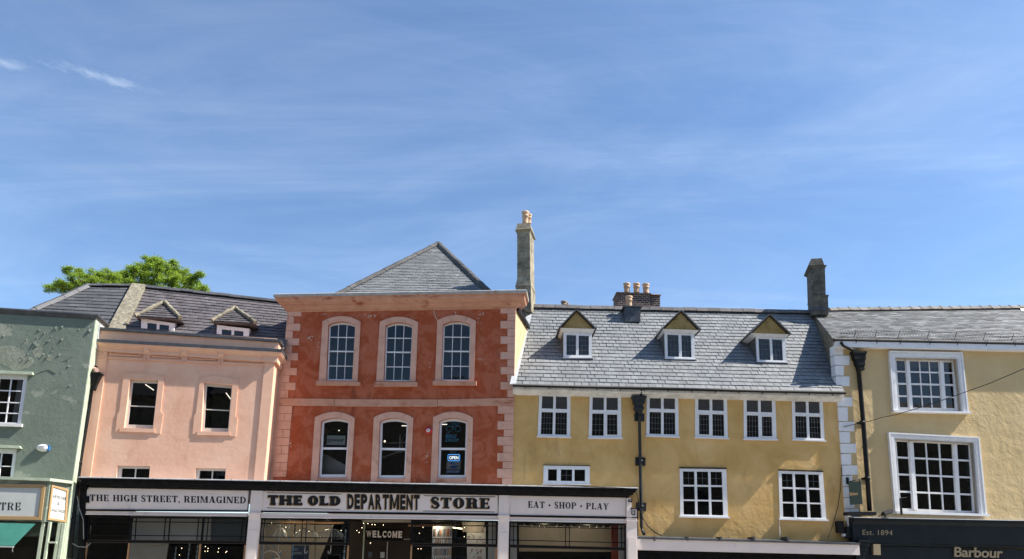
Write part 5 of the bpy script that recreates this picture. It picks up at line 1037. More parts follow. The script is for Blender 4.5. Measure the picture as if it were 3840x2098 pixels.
for (a, za_, s0), (b, zb2, s1_) in zip(lv, lv[1:]): mb.hexa([(xm + s0 - W_ * a, -.14 - .15 * a, zt + za_ * hh), (xm + s0 + W_ * a, -.14 - .15 * a, zt + za_ * hh), (xm + s0 + W_ * a, -.02, zt + za_ * hh), (xm + s0 - W_ * a, -.02, zt + za_ * hh)], [(xm + s1_ - W_ * b, -.14 - .15 * b, zt + zb2 * hh), (xm + s1_ + W_ * b, -.14 - .15 * b, zt + zb2 * hh), (xm + s1_ + W_ * b, -.02, zt + zb2 * hh), (xm + s1_ - W_ * b, -.02, zt + zb2 * hh)])
mb.build('hopper', M['blackmetal'], dp)
for y, x in ((240, 986), (717, 1029)):
    mb = MB(); p = D('S6', x, y); mb.lathe((p.x, p.y, p.z), [(.089, -.05), (.11, -.05), (.11, .05), (.089, .05)], 12); mb.box(p.x - .15, p.x + .15, -.03, 0, p.z - .04, p.z + .04); mb.build('pipe_collar', M['blackmetal'], dp)
# shopfront
SFo = .35; c0 = FC.pt(Z('S8', 5, 1042), SFo + .15); c1 = FC.pt(Z('S8', 1501, 1070), SFo + .15); s_ = (c1.z - c0.z) / (c1.x - c0.x); zq = lambda x: c0.z + s_ * (x - c0.x)
z2 = FC.pt(Z('S8', 700, 1250), SFo).z
mb = MB(); sweep(mb, c0.x, cX1, zq(c0.x), zq(cX1), [(-.1, .02), (.5, 0), (.5, -.05), (.46, -.07), (.45, -.12), (.40, -.17), (.38, -.22), (.35, -.24), (.35, -.9), (.30, -.92), (.30, -1.0), (0, -1.0)]); sf = mb.build('shopfront', M['slateblue'], cre)
mb = MB(); mb.box(c0.x + .1, cX1, -.22, -.003, .13, zq(c0.x) - 1.0); mb.build('lower_fascia', M['slateblue'], sf)
mb = MB(); 
for i in range(240): x = c0.x + .05 + i * .042; mb.tube([(x, -.3, zq(x) + .01), (x + random.uniform(-.03, .03), -.33, zq(x) + .11)], .004, 3)
mb.build('bird_spikes', M['came'], sf)
mb = MB(); sweep(mb, c0.x, cX1, zq(c0.x), zq(cX1), [(.0, .03), (.505, .022), (.51, .004), (.50, .003)]); mb.build('cornice_flashing', M['leadlight'], sf)
mb = MB(); q = Quad(FC, *Zs('S8', 45, 1236, 155, 1240, 140, 1400, 48, 1400), off=.5); 
for v0, v1, d in ((.9, 1, .52), (.66, .895, .44), (.42, .655, .39), (.2, .415, .36), (-1.2, .195, .33)): q.strip(mb, 0, 1 - (1 - v1) * .25, v0, v1, .1, d)
mb.build('console_bracket', M['slateblue'], sf)
mb = MB(); write(mb, sans('Est. 1894', .0, 0, 1.05), Quad(FC, *Zs('S8', 80, 1147, 344, 1152, 344, 1197, 80, 1192), off=.355), .36); mb.build('lettering', M['brass'], sf)
q = Quad(FC, *Zs('S8', 890, 1298, 1316, 1310, 1314, 1396, 890, 1386), off=.28)
tx = sans('Barbour', .018, 0, .96); mb = MB(); v, f = tx
n0 = len(v)
ptsF = [q.pt(a[0], a[1], .28) for a in v]; i = 0; mb.v = [tuple(p) for p in ptsF] + [(p.x, -.225, p.z) for p in ptsF]; mb.f = [tuple(a) for a in f]; mb.sm = [False] * len(f)
from collections import Counter
ec = Counter(); 
for a in f:
    for j in range(len(a)): ec[tuple(sorted((a[j], a[(j + 1) % len(a)])))] += 1
for (a, b), k in ec.items():
    if k == 1: mb.f.append((a, b, b + n0, a + n0)); mb.sm.append(False)
mb.build('raised_lettering', M['brass'], sf)
sub(sf, 'lamp_box', Quad(FC, *Zs('S8', 176, 1273, 238, 1275, 242, 1370, 180, 1368), off=.36), 'brass', .2, .36)
# ================================================================ DEPARTMENT STORE FRONT
sto = empty('store_front', FS, 'long pale mauve and black shopfront with three lettered sign boards', 'shopfront')
def S_(v, *a, off=0.0): return Quad(FS, *Zs(v, *a), off=off)
sx0 = FS.at((304, 1900))[0]; sx1 = FS.at((2392, 1900))[0]
# black cornice with lead top
t0, t1 = FS.pt((302, 1789), .38), FS.pt((2377, 1829), .38); zt_ = lambda x: t0.z + (t1.z - t0.z) * (x - t0.x) / (t1.x - t0.x)
zb0, zb1 = FS.pt((326, 1829), .06).z, FS.pt((2372, 1864), .06).z
mb = MB(); H0 = t0.z - zb0; sweep(mb, sx0 + .32, sx1 - .42, t0.z, t1.z, [(-.6, .0), (.34, -.03), (.34, -.09), (.30, -.10), (.29, -.16), (.22, -.2), (.2, -.25), (.1, -.28), (.06, -H0), (-.05, -H0)], left=.5, right=.6); mb.build('cornice', M['black'], sto)
mb = MB(); sweep(mb, sx0 + .32, sx1 - .42, t0.z, t1.z, [(-.9, .10), (.30, .016), (.36, .004), (.37, -.006), (.37, -.03), (.345, -.032)], left=.5, right=.6)
x = sx0 + .8
while x < sx1 - .6: mb.box(x - .02, x + .02, -.38, .3, zt_(x) - .02, zt_(x) + .018); x += random.uniform(1.2, 2.0)
mb.build('cornice_flashing', M['leadlight'], sto)  # pale lead puts the sunlit top edge into the colour
# sign boards
SB = [Quad(FS, (325, 1829), (936, 1839.5), (930, 1914.5), (318, 1910)), Quad(FS, (979, 1840), (1867, 1852.5), (1867, 1927), (975, 1916)), Quad(FS, (1909, 1853.5), (2349, 1866.5), (2349, 1938.5), (1909, 1931.5))]
bds = []
for k, q in enumerate(SB):
    mb = MB(); q.strip(mb, 0, 1, 0, 1, -.08, 0); b = mb.build('sign_board', M['mauve'], sto, ['left sign board reading the high street reimagined', 'large central sign board reading the old department store', 'right sign board reading eat shop play'][k]); bds.append(b)
    mb = MB(); q.strip(mb, 0, 1, -.075, -.003, -.08, .03); mb.build('lower_moulding', M['black'], b)
    if k != 1:
        for u in ((.0, .004), (.996, 1.)): mb = MB(); q.strip(mb, u[0], u[1], 0, 1, .0, .012); mb.build('edge_bead', M['black'], b)
mb = MB(); write(mb, serif('THE HIGH STREET, REIMAGINED', .235, .085, .07, .12), Quad(FS, Z('R2', 792, 836), Z('R4', 1040, 857), Z('R4', 1040, 915), Z('R2', 792, 893)), .004); mb.build('lettering', M['ink'], bds[0])
mb = MB(); write(mb, serif('EAT • SHOP • PLAY', .235, .085, .07, .13), S_('S2', 228, 911, 916, 931, 914, 984, 228, 967), .004); mb.build('lettering', M['ink'], bds[2])
def letters(body, quad, bold, wid={}, gap=.16, d=.012, dx=0.0, dz=0.0, mb=None):
    tot = sum(wid.get(ch, 1.0) for ch in body) + gap * (len(body) - 1); u = 0.0
    for ch in body:
        w = wid.get(ch, 1.0); a0, a1 = u / tot, (u + w) / tot; u += w + gap
        if ch == 'M':
            sq = Quad.local(quad.xz(a0, 1), quad.xz(a1, 1), quad.xz(a1, 0), quad.xz(a0, 0)); f_ = [[(0, 0), (.25, 0), (.25, 1), (0, 1)], [(.75, 0), (1, 0), (1, 1), (.75, 1)], [(.25, 1), (.25, .62), (.43, .08), (.57, .08), (.50, .36)], [(.75, 1), (.50, .36), (.57, .08), (.75, .62)]]
            vv_ = [p for g_ in f_ for p in g_]; k_, ff = 0, []
            for g_ in f_: ff.append(tuple(range(k_, k_ + len(g_)))); k_ += len(g_)
            write(mb, (vv_, ff), sq, d, dx, dz); continue
        sub_q = Quad.local(quad.xz(a0, 1), quad.xz(a1, 1), quad.xz(a1, 0), quad.xz(a0, 0)); write(mb, sans(ch, bold * (.25 if ch in 'MW' else 1)), sub_q, d, dx, dz)
words = [(serif('THE OLD', .44, .24, .06, .10), S_('R6', 12, 858, 632, 868, 632, 950, 12, 945)), (sans('DEPARTMENT', .032, 0, 1.1), S_('R6', 690, 850, 1308, 857, 1305, 986, 690, 978)), (serif('STORE', .36, .12, .10, .12), S_('R8', 262, 878, 768, 886, 766, 976, 262, 970))]
mb = MB(); g = MB()
for i, (tx, q) in enumerate(words):
    mb = MB(); g = MB()
    if i == 1: letters('DEPARTMENT', q, .05, {'M': 1.5, 'T': .95, 'E': .85}, mb=mb)
    else: write(mb, tx, q, .012)
    for j in range(5):
        if i == 1: letters('DEPARTMENT', q, .05, {'M': 1.5, 'T': .95, 'E': .85}, d=.003 + j * .0012, dx=-.007 * (5 - j), dz=-.005 * (5 - j), mb=g); continue
        write(g, tx, q, .003 + j * .0012, dx=-.007 * (5 - j), dz=-.005 * (5 - j))
    mb.build('lettering', M['ink'], bds[1]); g.build('letter_shadow', M['gold'], bds[1])
mb = MB()
for P4 in (Zs('R6', 5, 836, 638, 849, 638, 854, 5, 841), Zs('R6', 0, 966, 625, 978, 625, 983, 0, 971), Zs('R8', 205, 862, 813, 872, 813, 878, 205, 867), Zs('R8', 196, 992, 806, 1001, 806, 1006, 196, 997)): Quad(FS, *P4).strip(mb, 0, 1, 0, 1, 0, .006)
mb.build('painted_rule', M['ink'], bds[1])
# pilasters
PL = [Zs('R4', 1074, 790, 1172, 793, 1150, 1407, 1045, 1407), Zs('R8', 838, 845, 932, 848, 930, 1407, 838, 1407), Zs('S2', 1070, 1050, 1160, 1058, 1162, 1407, 1072, 1407)]
for k, P4 in enumerate(PL):
    q = Quad(FS, *P4, off=.06); a, b, c, d = q.c; xa_, xb_ = (a[0] + d[0]) / 2, (b[0] + c[0]) / 2; zt2 = (a[1] + b[1]) / 2 
    mb = MB(); mb.box(xa_, xb_, -.06, .2, .13, zt2); w = xb_ - xa_
    zc_ = FS.pt(Z('R4', 1100, 1000), .06).z if k == 0 else FS.pt(Z('R8', 880, 1037), .06).z if k == 1 else zt2 - .1
    mb.box(xa_ - .02, xb_ + .02, -.12, .1, zc_ - .02, zc_ + .02); mb.hexa([(xa_, -.10, zc_ - .021), (xb_, -.10, zc_ - .021), (xb_, 0, zc_ - .021), (xa_, 0, zc_ - .021)], [(xa_, -.065, zc_ - .22), (xb_, -.065, zc_ - .22), (xb_, 0, zc_ - .22), (xa_, 0, zc_ - .22)])
    mb.box(xa_ + .05, xb_ - .05, -.085, -.06, .2, zc_ - .6); mb.build('pilaster', M['mauve'], sto)
q = Quad(FS, (302, 1790), (324, 1792), (314, 2110), (290, 2110), off=.02); mb = MB(); q.strip(mb, 0, 1, 0, 1, -.3, .02); q.strip(mb, 0, 1.3, .86, .9, .02, .1); q.strip(mb, .1, 1.6, .70, .78, .02, .06); mb.build('pilaster', M['black'], sto, 'black left end pilaster')
# greek key bracket at the right end
q = S_('S2', 1070, 884, 1112, 888, 1112, 1050, 1070, 1046, off=.08); mb = MB(); q.strip(mb, 0, 1, 0, 1, -.08, .08); q2 = S_('S2', 1112, 970, 1160, 974, 1160, 1052, 1112, 1050, off=.08); q2.strip(mb, 0, 1, 0, 1, -.08, .08); sc = mb.build('key_bracket', M['mauve'], sto)
mb = MB()
def bk(q, u0, u1, v0, v1): q.strip(mb, u0, u1, v0, v1, .06, .10)
bk(q, .95, 1.1, .8, 1.0); bk(q, .3, .94, .80, .86); bk(q, .3, .45, .865, .93); bk(q, .46, .8, .91, .95)
for a in ((-.2, 1.06, .92, 1.02), (.95, 1.08, -.05, .915), (.0, .94, -.05, .02), (-.02, .12, .3, .92), (.13, .6, .26, .36), (.5, .62, .365, .75), (.3, .49, .66, .75)): bk(q2, *a)
mb.build('greek_key', M['black'], sc)
# architrave strips and transom frames
bays = [(Zs('R4', -389, 985, 1052, 1003, 1050, 1038, -389, 1020), None), (Zs('T1', 100, 20, 6430 - 0, 110, 6430, 225, 95, 160), None), (Zs('T4', 45, 92, 2228, 135, 2228, 212, 45, 165), None)]
arch_q = [Quad(FS, Z('R2', 752, 980), Z('R4', 1052, 1000), Z('R4', 1050, 1030), Z('R2', 750, 1013)), Quad(FS, Z('T1', 100, 22), Z('T3', 1918, 110), Z('T3', 1918, 222), Z('T1', 95, 160)), Quad(FS, *Zs('T4', 45, 92, 2228, 135, 2228, 212, 45, 165))]
for q in arch_q: mb = MB(); q.strip(mb, 0, 1, 0, 1, -.15, -.02); q.strip(mb, 0, 1, 0, .25, -.02, .01); mb.build('architrave', M['mauve'], sto)
GD = -.12
def transom(q, bars, thick, rails=True, lower=None, name='transom_window'):
    """q: glazed band; bars: thin verticals, thick: mullions"""
    mb = MB(); e = .025
    q.strip(mb, 0, 1, .93, 1, GD - .04, GD + .05); q.strip(mb, 0, 1, -.10, 0, GD - .04, GD + .05)
    for u in thick: q.strip(mb, u - .018 / q.w * 1.6, u + .018 / q.w * 1.6, 0, .93, GD - .035, GD + .045)
    r = .011 / q.w * 1.3; rv = .013 / q.h * 1.2
    for u in bars: q.strip(mb, u - r, u + r, 0, .93, GD - .01, GD + .02)
    for v in (.19, .775): q.strip(mb, .002, .998, v - rv, v + rv, GD - .012, GD + .021)
    w = mb.build(name, M['black'], sto); g = MB(); q.sheet(g, GD, 0, 1, 0, .93); g.build('pane', M['shopglass'], w)
    mb = MB(); q.strip(mb, 0, 1, -.03, -.004, GD + .051, GD + .065); q.strip(mb, 0, 1, -.135, -.103, GD - .02, GD + .06); mb.build('rail_bead', M['wood'], w); return w
tq = [Quad(FS, Z('T5', 330, 110), Z('T6', 2220, 150), Z('T6', 2160, 775), Z('T5', 290, 745)),
      Quad(FS, Z('T1', 110, 165), Z('T2', 90, 205), Z('T2', 60, 820), Z('T1', 50, 790)), Quad(FS, Z('T2', 1730, 215), Z('T3', 1900, 235), Z('T3', 1893, 865), Z('T2', 1715, 830)), Quad(FS, *Zs('T4', 48, 170, 2225, 215, 2228, 660, 40, 605))]
uu = lambda q, v, x, y: (FS.at(Z(v, x, y), GD)[0] - q.xz(0, .5)[0]) / q.w
transom(tq[0], [uu(tq[0], 'T5', x, 450) for x in (1640, 2420, 2540)] + [uu(tq[0], 'T6', x, 450) for x in (115, 875, 1135, 2055)], [.005, uu(tq[0], 'T5', 1510, 450), uu(tq[0], 'T6', 1005, 450), .993])
transom(tq[1], [uu(tq[1], 'T1', x, 500) for x in (215, 1235, 1350, 2365)], [.008, .988]); transom(tq[2], [uu(tq[2], 'T2', 1860, 500)] + [uu(tq[2], 'T3', x, 500) for x in (692, 805, 1770)], [.008, .992]); transom(tq[3], [uu(tq[3], 'T4', x, 430) for x in (125, 1092, 1165, 2130)], [.006, .994])
# lower shop windows
for k, (q, us) in enumerate(((tq[0], [0, uu(tq[0], 'T5', 1440, 1000), uu(tq[0], 'T6', 930, 1000), 1]), (tq[1], [0, 1]), (tq[2], [0, 1]), (tq[3], [0, 1]))):
    mb = MB(); x0, x1 = q.xz(0, 0)[0], q.xz(1, 0)[0]; z1 = min(q.xz(0, -.14)[1], q.xz(1, -.14)[1])
    for u in us: x = x0 + (x1 - x0) * u; x = min(max(x, x0 + .03), x1 - .03); mb.box(x - .028, x + .028, -GD - .05, -GD + .03, .5, z1 + .05)
    mb.box(x0, x1, -GD - .06, -GD + .05, .13, .5); w = mb.build('shop_window', M['oak'] if k < 3 else M['black'], sto)
    g = MB(); g.face([(x0, -GD, .5), (x1, -GD, .5), (x1, -GD, z1), (x0, -GD, z1)]); g.build('pane', M['shopglass'], w)
# interior: one deep room with partitions; recessed entrance between the middle windows
zce_ = FS.pt(Z('T2', 900, 150)).z - .02
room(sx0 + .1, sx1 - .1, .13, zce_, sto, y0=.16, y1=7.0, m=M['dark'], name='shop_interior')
def inner(name, m, P4, off, th=.06): 
    q = Quad(FS, *P4, off=off); mb = MB(); q.strip(mb, 0, 1, 0, 1, off - th, off); return mb.build(name, M[m], sto)
inner('partition', 'palegrey', [Z('T5', 1500, 60), Z('T6', 1230, 120), Z('T6', 1215, 800), Z('T5', 1465, 800)], -.55)
inner('blind', 'bluegrey', [Z('T6', 1240, 120), Z('T6', 2200, 140), Z('T6', 2150, 800), Z('T6', 1220, 800)], -.5)
inner('partition', 'palegrey', [Z('T5', 1480, 830), Z('T6', 82, 840), Z('T6', 0, 1400), Z('T5', 1400, 1400)], -1.0)  # pale board added in place of a van reflected in the glass
inner('partition', 'beige', [Z('T1', 110, 160), Z('T1', 1560, 160), Z('T1', 1560, 1500), Z('T1', 40, 1500)], -2.2)
inner('partition', 'beige', [Z('T1', 1560, 320), Z('T1', 2100, 320), Z('T1', 1620, 1500), Z('T1', 1560, 1500)], -2.3)
inner('ceiling_beam', 'oak', [Z('T1', 600, 262), Z('T1', 2370, 275), Z('T1', 2370, 322), Z('T1', 600, 315)], -1.6)
inner('partition', 'wallwhite', [Z('T1', 125, 200), Z('T1', 235, 200), Z('T1', 190, 1500), Z('T1', 70, 1500)], -.45)
inner('ceiling_beam', 'oak', [Z('T3', -500, 345), Z('T3', 1660, 335), Z('T3', 1660, 375), Z('T3', -500, 395)], -1.5)
inner('partition', 'wallwhite', [Z('T3', 1660, 260), Z('T3', 1890, 260), Z('T3', 1870, 1500), Z('T3', 1640, 1500)], -.8)
inner('partition', 'beige', [Z('T3', 955, 250), Z('T3', 1575, 250), Z('T3', 1480, 545), Z('T3', 955, 545)], -1.2)
inner('partition', 'beige', [Z('T4', 230, 200), Z('T4', 2080, 215), Z('T4', 1950, 745), Z('T4', 230, 735)], -2.6)
inner('partition', 'wallwhite', [Z('T4', 60, 205), Z('T4', 190, 205), Z('T4', 190, 900), Z('T4', 60, 900)], -.6)
inner('partition', 'wallwhite', [Z('T4', 2080, 245), Z('T4', 2205, 245), Z('T4', 2205, 900), Z('T4', 2080, 900)], -.6)
inner('partition', 'redpanel', [Z('T4', 1945, 255), Z('T4', 2078, 260), Z('T4', 2075, 900), Z('T4', 1950, 900)], -1.2)
for k, x in enumerate((590, 720, 945, 1070, 1205, 1330, 1550, 1685, 1805, 1935, 325, 450)):
    p = FS.pt(Z('T4', x, 262 + (x - 325) * .018), -1.3); mb = MB(); mb.lathe((p.x, p.y, p.z - .05), [(.0, 0), (.04, 0), (.045, .09), (0, .09)], 10); mb.tube([(p.x, p.y, p.z + .04), (p.x, p.y, p.z + .12)], .012, 6); mb.build('spot_lamp', M['whiteplastic'], sto)
# entrance: timber back wall, soffit and doors
inner('entrance_wall', 'wood', [Z('T2', 100, 200), Z('T2', 1730, 230), Z('T2', 1680, 1500), Z('T2', 40, 1500)], -2.4)
inner('entrance_soffit', 'beige', [Z('T2', 420, 215), Z('T2', 1725, 215), Z('T2', 1720, 285), Z('T2', 420, 285)], -.9)
for P4, m in ((Zs('T2', 462, 270, 498, 270, 440, 1500, 402, 1500), 'palegreen'), (Zs('T2', 1085, 800, 1108, 800, 1078, 1500, 1055, 1500), 'wallwhite'), (Zs('T2', 580, 1075, 688, 1075, 682, 1228, 575, 1228), 'bluegrey'), (Zs('T2', 908, 1080, 1018, 1080, 1012, 1240, 902, 1240), 'palegrey'), (Zs('T2', 1530, 728, 1700, 728, 1700, 744, 1530, 744), 'wallwhite')):
    inner('door_trim', m, P4, -1.9)
wall_l = Z('T2', 110, 1000)
for v, x, y, dep, e in (('T1', 900, 420, 1.0, 14), ('T1', 1900, 420, 1.0, 8), ('T3', 300, 420, .75, 9), ('T3', 1250, 420, .8, 8), ('T4', 700, 260, 1.5, 14), ('T4', 1500, 280, 1.5, 14)):
    pl = bpy.data.lights.new('shop_lamp', 'POINT'); pl.energy = e * .45; pl.color = (1, .82, .58); pl.shadow_soft_size = .12; lo_ = bpy.data.objects.new('shop_lamp', pl); COL.objects.link(lo_); lo_.parent = sto; lo_.location = FS.pt(Z(v, x, y), -dep)
# ---------------------------------------------------------------- things inside the store windows
def at_s(v, x, y, dep): return FS.wor(FS.pt(Z(v, x, y), -dep))
wel = empty('welcome_sign', FS, 'dark hanging sign reading WELCOME in pale letters inside the store entrance', 'sign')
q = S_('T2', 520, 440, 1525, 455, 1520, 780, 515, 765, off=-1.5); mb = MB(); q.strip(mb, 0, 1, 0, 1, -1.55, -1.5); mb.build('board', M['black'], wel)
mb = MB(); letters('WELCOME', S_('T2', 532, 503, 1494, 522, 1484, 702, 534, 682, off=-1.49), .045, {'W': 1.25, 'M': 1.2}, .30, -1.494, mb=mb); mb.build('lettering', M['mauve'], wel)
for k, (cx_, top, rim, hook, half, lab, hk) in enumerate(((625, 430, 690, 1060, 190, 'clear dome umbrella on the left of the store window among blue paper drops', 1), (1335, 450, 690, 1080, 330, 'clear dome umbrella hanging between two others above the dark servicing board', 1), (2025, 450, 720, 1080, 330, 'clear dome umbrella with white crook handle at right of the store window', -1))):
    u_ = empty('umbrella', None, lab, 'umbrella', 'clear umbrellas in the store window'); u_.location = at_s('T1', cx_, rim, .9); mb = MB()
    a = FS.pt(Z('T1', cx_, top), -.9); b = FS.pt(Z('T1', cx_ + half, rim), -.9); c = FS.pt(Z('T1', cx_, rim), -.9); R_ = b.x - c.x; h = a.z - c.z
    mb.lathe((0, 0, 0), [(R_ * math.cos(t), h * math.sin(t)) for t in [i * math.pi / 16 for i in range(9)]], 24); mb.build('dome', M['clear'], u_)
    mb = MB()
    for i in range(8): an = i * math.pi / 4 + .2; mb.tube([(R_ * math.cos(t) * math.cos(an), R_ * math.cos(t) * math.sin(an), h * math.sin(t)) for t in [j * math.pi / 12 for j in range(7)]], .006, 4)
    mb.build('rib', M['wallwhite'], u_)
    mb = MB(); hz = FS.pt(Z('T1', cx_, hook), -.9).z - c.z; mb.tube([(0, 0, h + .12), (0, 0, hz + .05)], .010, 6); mb.tube([(0, 0, hz + .15), (0, 0, hz)] + [(hk * .045 * (1 - math.cos(t)), 0, hz - .045 * math.sin(t)) for t in [j * math.pi / 8 for j in range(1, 9)]] + [(hk * .09, 0, hz + .04)], .016, 8); mb.build('handle', M['whiteplastic'], u_)
def drop_string(v, x, y0, y1, dep, lab, m='dropgrey', n=6, sz=.05):
    d = empty('raindrop_garland', FS, lab, 'garland', 'strings of paper raindrops in the store windows'); mb = MB(); t = FS.pt(Z(v, x, y0), -dep); e = FS.pt(Z(v, x, y1), -dep); mb.tube([t + Vector((0, 0, .1)), Vector((t.x, t.y, e.z))], .003, 3); mb.build('string', M['cable'], d); mb = MB()
    for i in range(n):
        s = sz * (1.0 if i % 2 == 0 else .6); z = t.z + (e.z - t.z) * (i + .5) / n
        mb.prism([(t.x + s * .62 * math.sin(a), z - s * math.cos(a) * (1 if abs(a) < 1.7 else 1.5)) for a in [j * math.pi / 6 - math.pi for j in range(12)]], t.y - .006, t.y + .006)
    mb.build('drops', M[m], d)
drop_string('T6', 290, 960, 1300, .6, 'grey paper raindrops strung left of the dark display window under the pink house', n=5); drop_string('T6', 655, 860, 1300, .6, 'grey paper raindrops strung in the middle of the dark display window', n=7); drop_string('T6', 870, 910, 1300, .6, 'grey paper raindrops strung beside the oak post of the display window', n=6)
drop_string('T1', 1050, 360, 640, .7, 'dark raindrop string above the blue servicing board', 'bluegrey', 6, .045); drop_string('T1', 2410, 480, 1300, .4, 'pale raindrop string at the right edge of the umbrella window', n=9, sz=.055); drop_string('T1', 1000, 900, 1300, .7, 'blue raindrop string in front of the servicing board', 'drop', 4, .05)
dr = MB(); 
for x, y in ((300, 370), (640, 500), (785, 520), (320, 605), (555, 605), (715, 620), (400, 665), (870, 730), (565, 775), (420, 460), (485, 935), (325, 1000), (650, 1140), (190, 1220), (440, 1230), (590, 720)):
    p = FS.pt(Z('T1', x, y), -1.0); s = random.uniform(.028, .05); dr.prism([(p.x + s * .65 * math.sin(a), p.z - s * math.cos(a) * (1 if abs(a) < 1.7 else 1.4)) for a in [j * math.pi / 6 - math.pi for j in range(12)]], p.y - .005, p.y + .005); dr.tube([(p.x, p.y, p.z + s), (p.x, p.y, zce_ - .05)], .0015, 3, False)
dr = dr.build('paper_raindrops', M['drop']); dr.location = FS.o; dr.rotation_euler = (0, 0, FS.yaw); tag(dr, 'flock of small blue paper raindrops hanging before the beige wall', 'decoration', kind='stuff')
def bulbs(name, lab, lst, dep, wires):
    o = empty(name, FS, lab, 'string lights'); mb = MB()
    pts = [FS.pt(Z(v, x, y), -dep) for v, x, y in lst]
    for p in pts: mb.lathe((p.x, p.y, p.z - .03), [(0, 0), (.009, .004), (.011, .014), (.006, .025), (0, .028)], 8)
    mb.build('bulbs', M['bulb'], o, kind='stuff'); mb = MB()
    if wires:
        w = []
        for a, b in zip(pts, pts[1:]):
            for i in range(6): t = i / 6; w.append(a.lerp(b, t) + Vector((0, 0, .03 - .12 * math.sin(math.pi * t))))
        mb.tube(w + [pts[-1] + Vector((0, 0, .03))], .005, 4)
    else:
        for p in pts: mb.tube([p + Vector((0, 0, .03)), Vector((p.x, p.y, zce_))], .004, 4)
    mb.build('wire', M['cable'], o)
bulbs('string_lights', 'warm string lights sagging over the clear umbrellas', [('T1', 420, 292), ('T1', 803, 400), ('T1', 1172, 482), ('T1', 1422, 515), ('T1', 2285, 487)], .7, True)
bulbs('entrance_lights', 'cluster of warm bulbs over the store entrance', [('T2', 412, 418), ('T2', 452, 296), ('T2', 572, 306), ('T2', 685, 330), ('T2', 760, 335), ('T2', 985, 343), ('T2', 272, 492), ('T2', 335, 540), ('T2', 638, 826)], 1.35, False)
bulbs('shelf_lights', 'warm bulbs strung before the book display', [('T2', 1950, 565), ('T2', 2050, 405), ('T3', 272, 418), ('T3', 598, 555), ('T3', 1015, 410), ('T3', 1007, 657), ('T2', 1918, 982), ('T2', 1996, 982)], 1.1, False)
bulbs('display_lights', 'small lights inside the dark display window', [('T6', 440, 963), ('T6', 380, 1146), ('T6', 1077, 920), ('T6', 1149, 972), ('T6', 1065, 1047), ('T6', 1138, 1042), ('T6', 1435, 973), ('T6', 1416, 1068), ('T6', 1650, 1053), ('T6', 1625, 1075)], 1.3, False)
lt = tag(S_('T3', 695, 408, 950, 440, 948, 468, 695, 435, off=-1.9) and empty('strip_lamp', FS), 'glowing yellow strip lamp beside the book display', 'lamp'); mb = MB(); S_('T3', 695, 408, 950, 440, 948, 468, 695, 435, off=-1.9).strip(mb, 0, 1, 0, 1, -1.94, -1.9); mb.build('tube', M['bulb'], lt)
# book display banners
cols_ = [M['redpanel'], M['signcream'], M['navyboard'], M['gold'], M['dropgrey'], M['ink']]
for k, P4 in enumerate((Zs('T3', 160, 385, 685, 385, 668, 860, 150, 855), Zs('T3', 145, 940, 662, 940, 650, 1500, 135, 1500))):
    o = empty('book_display', FS, ['upper panel of coloured book spines behind the transom', 'lower panel of coloured book spines under the rail'][k], 'display panel'); q = Quad(FS, *P4, off=-.9); mb = MB(); q.strip(mb, 0, 1, 0, 1, -.95, -.9); mb.build('board', M['wallwhite'], o)
    sp_ = [MB() for _ in cols_]
    rws = [(.40, .86), (.02, .35)] if k == 0 else [(.58, .95), (.12, .52)]
    for v0, v1 in rws:
        u = .03
        while u < .95:
            w = random.uniform(.02, .055); t = random.uniform(-.02, .05) if random.random() < .3 else 0; m_ = sp_[random.randrange(len(cols_))]; hh = v1 - random.uniform(0, .05)
            m_.face([q.pt(u, v0, -.896), q.pt(u + w * .85, v0, -.896), q.pt(u + w * .85 + t, hh, -.896), q.pt(u + t, hh, -.896)]); u += w + random.uniform(0, .015)
    for s, m_ in zip(sp_, cols_): s.build('spines', m_, o, kind='stuff')
# patterned banner
o = empty('patterned_banner', FS, 'white banner with black squiggles and red rings beside the white column', 'banner'); q = Quad(FS, *Zs('T3', 1075, 545, 1580, 400, 1590, 1500, 1090, 1500), off=-1.25); mb = MB(); q.strip(mb, 0, 1, 0, 1, -1.29, -1.25); mb.build('cloth', M['signcream'], o)
kk, rr2 = MB(), MB()
for i in range(34):
    p = q.pt(random.uniform(.08, .92), random.uniform(.03, .93), -1.246); a = random.uniform(0, 3); s = random.uniform(.03, .05)
    if i % 2: kk.tube([p + Vector((math.cos(a) * s * t + math.sin(a) * .02 * math.sin(t * 3), 0, math.sin(a) * s * t + math.cos(a) * .02 * math.sin(t * 3))) for t in [-1.2, -.6, 0, .6, 1.2]], .009, 4)
    else: rr2.tube([p + Vector((s * .8 * math.cos(t), 0, s * 1.1 * math.sin(t))) for t in [j * math.pi / 5 for j in range(11)]], .007, 4)
kk.build('squiggles', M['ink'], o, kind='stuff'); rr2.build('rings', M['redpanel'], o, kind='stuff')
# servicing board and bicycle outline
o = empty('servicing_board', FS, 'navy board with faint white lettering below the umbrellas', 'sign'); q = Quad(FS, *Zs('T1', 955, 900, 1420, 900, 1400, 1500, 935, 1500), off=-1.3); mb = MB(); q.strip(mb, 0, 1, 0, 1, -1.34, -1.3); mb.build('board', M['navyboard'], o); mb = MB()
write(mb, sans('BIKES', .02), S_('T1', 965, 985, 1115, 985, 1115, 1035, 965, 1035, off=-1.29), -1.294); write(mb, sans('SERVICING', .02), S_('T1', 965, 1080, 1225, 1080, 1225, 1140, 965, 1140, off=-1.29), -1.294); mb.build('lettering', M['dropgrey'], o)
o = MB(); c = FS.pt(Z('T1', 370, 1300), -1.7); r_ = c.x - FS.pt(Z('T1', 110, 1300), -1.7).x; o.tube([c + Vector((r_ * math.cos(t), 0, r_ * .95 * math.sin(t))) for t in [.1 + j * (math.pi - .2) / 16 for j in range(17)]], .028, 8); o.tube([c + Vector((.0, 0, 0)), c + Vector((r_ * .9, 0, .08))], .02, 6)
